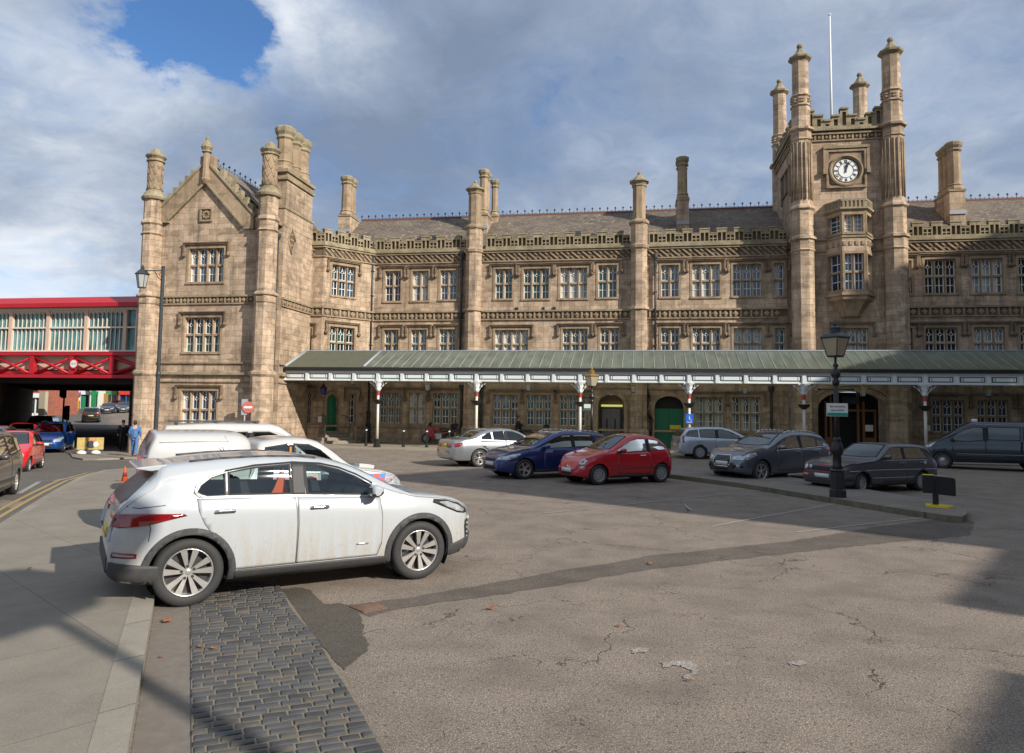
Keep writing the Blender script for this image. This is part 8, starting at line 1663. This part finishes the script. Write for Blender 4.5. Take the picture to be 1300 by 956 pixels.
# ------------------------------------------------------------------ people and pigeon
def skin_mesh(name, joints, edges, mat, parent, root=0, sub=2):
    me = bpy.data.meshes.new(name); me.from_pydata([j[0] for j in joints], edges, []); o = link(name, me, parent); md = o.modifiers.new('skin', 'SKIN'); md.use_smooth_shade = True
    for i, j in enumerate(joints):
        v = me.skin_vertices[0].data[i]; v.radius = (j[1], j[2] if len(j) > 2 else j[1]); v.use_root = i == root
    s_ = o.modifiers.new('sub', 'SUBSURF'); s_.levels = s_.render_levels = sub; me.materials.append(mat); return o
def person(loc, rz, lbl, top='navy', legs='navy', pose='walk', hair='hair', bag=False):
    "body is one continuous surface; x forward"
    r = thing('person', lbl, 'person', loc, rz); w = .16 if pose == 'walk' else .02
    J = [((0,0,.96),.12,.10),((0,0,1.16),.11,.085),((0,0,1.36),.12,.085),((0,0,1.485),.055,.055),((.012,0,1.585),.066,.072),((.0,0,1.70),.072,.085),
         ((0,.10,.86),.095),((w,.10,.50),.062),((w*.8-.02,.10,.09),.045),((w*.8+.13,.11,.045),.04,.035),((0,-.10,.86),.095),((-w*.4,-.10,.50),.062),((-w*1.6,-.10,.10),.045),((-w*1.6+.14,-.11,.05),.04,.035),
         ((0,.19,1.41),.062),((-.04,.25,1.16),.048),((.08+w*.3,.25,.95),.036),((.13+w*.3,.24,.86),.035,.022),((0,-.19,1.41),.062),((-.02,-.25,1.16),.048),((.12-w*.6,-.25,.95),.036),((.16-w*.6,-.24,.86),.035,.022)]
    E = [(0,1),(1,2),(2,3),(3,4),(4,5),(0,6),(6,7),(7,8),(8,9),(0,10),(10,11),(11,12),(12,13),(2,14),(14,15),(15,16),(16,17),(2,18),(18,19),(19,20),(20,21)]
    skin_mesh('body', J, E, M['skin'], r)
    g = lambda j, k=1.13: (j[0], j[1]*k+.008, (j[2] if len(j) > 2 else j[1])*k+.008)
    skin_mesh('coat', [((0,0,1.14),.185,.155),((0,0,.86),.20,.17),((0,0,1.37),.215,.165),((0,0,1.50),.085,.085)]+[g(J[i]) for i in (14,15,16,18,19,20)], [(0,1),(0,2),(2,3),(2,4),(4,5),(5,6),(2,7),(7,8),(8,9)], M[top], r)
    skin_mesh('trousers', [g(J[i]) for i in (0,6,7,8,10,11,12)], [(0,1),(1,2),(2,3),(0,4),(4,5),(5,6)], M[legs], r)
    skin_mesh('shoes', [(J[8][0],.055),(J[9][0],.052,.045)], [(0,1)], M['black'], r); skin_mesh('shoes', [(J[12][0],.055),(J[13][0],.052,.045)], [(0,1)], M['black'], r)
    mb = MB(); mb.lathe([(.055, 1.565), (.085, 1.60), (.092, 1.66), (.088, 1.72), (.065, 1.765), (.02, 1.785)], -.028, 0, 14, 0, smooth=True); mb.build('hair', M[hair], r)
    mb = MB()
    for y in (-.032, .032): mb.lathe([(.011, -.006), (.011, .006)], .108, y, 8, 1, ax=0, cz=1.675) if False else mb.box(.066, .078, y-.012, y+.012, 1.66, 1.672, 1)
    mb.prism([(.062,1.66),(.095,1.625),(.062,1.62)], -.013, .013, 0); mb.box(.062, .076, -.022, .022, 1.592, 1.60, 2); [mb.box(-.01, .02, *sorted((s_*.085, s_*.10)), 1.63, 1.69, 0) for s_ in (-1, 1)]
    mb.build('face', [M['skin'], M['black'], M['taillamp']], r)
    if bag: mb = MB(); mb.box(-.26, -.14, -.14, .14, 1.05, 1.42); bevel(mb.build('backpack', M['black'], r), .04)
    return r
p = atZ(169.5, 590, 36.); zg = gz(p.x, p.y); person((p.x, p.y, zg+.08), R(115), 'person in a blue jacket walking away past the corner of the gabled wing', 'denim', 'denim', 'walk')
p = onG(657, 566, .06); person((p.x, p.y+.2, .06), R(5), 'person in a dark coat walking past the windows behind the silver saloon', 'navy', 'navy', 'walk')
p = onG(937, 569, .06); person((p.x, p.y+.2, .06), R(-80), 'person in dark clothing standing by the window behind the pale estate car', 'navy', 'navy', 'stand')
p = atZ(155, 570, 41.5); person((p.x, p.y, gz(p.x, p.y)), R(-60), 'person in dark clothing walking in the shade under the bridge by the railing', 'navy', 'navy', 'walk')
p = onG(873, 652, 0); b = thing('pigeon', 'grey and green pigeon standing on the asphalt at the edge of the long shadow', 'pigeon', tuple(p), R(150)); b.scale = (.72,)*3; GP = simple('pigeon grey', (.11, .12, .14), .6)
skin_mesh('body', [((0,0,.16),.055,.05),((.06,0,.19),.048,.045),((.10,0,.235),.03),((.125,0,.275),.028),((-.09,0,.125),.035,.028),((-.17,0,.10),.022,.012),((.0,.025,.11),.014),((.0,.025,.02),.007),((.03,.025,.008),.007,.005),((.0,-.025,.11),.014),((.0,-.025,.02),.007),((.03,-.025,.008),.007,.005),((.155,0,.272),.008)], [(0,1),(1,2),(2,3),(3,12),(0,4),(4,5),(0,6),(6,7),(7,8),(0,9),(9,10),(10,11)], GP, b)
skin_mesh('neck_feathers', [((.075,0,.21),.042,.04),((.105,0,.25),.031)], [(0,1)], simple('iridescent green', (.02, .16, .12), .35, .3), b); skin_mesh('breast_feathers', [((.045,0,.165),.045,.042),((-.02,0,.135),.042,.038)], [(0,1)], M['plate'], b)
pass
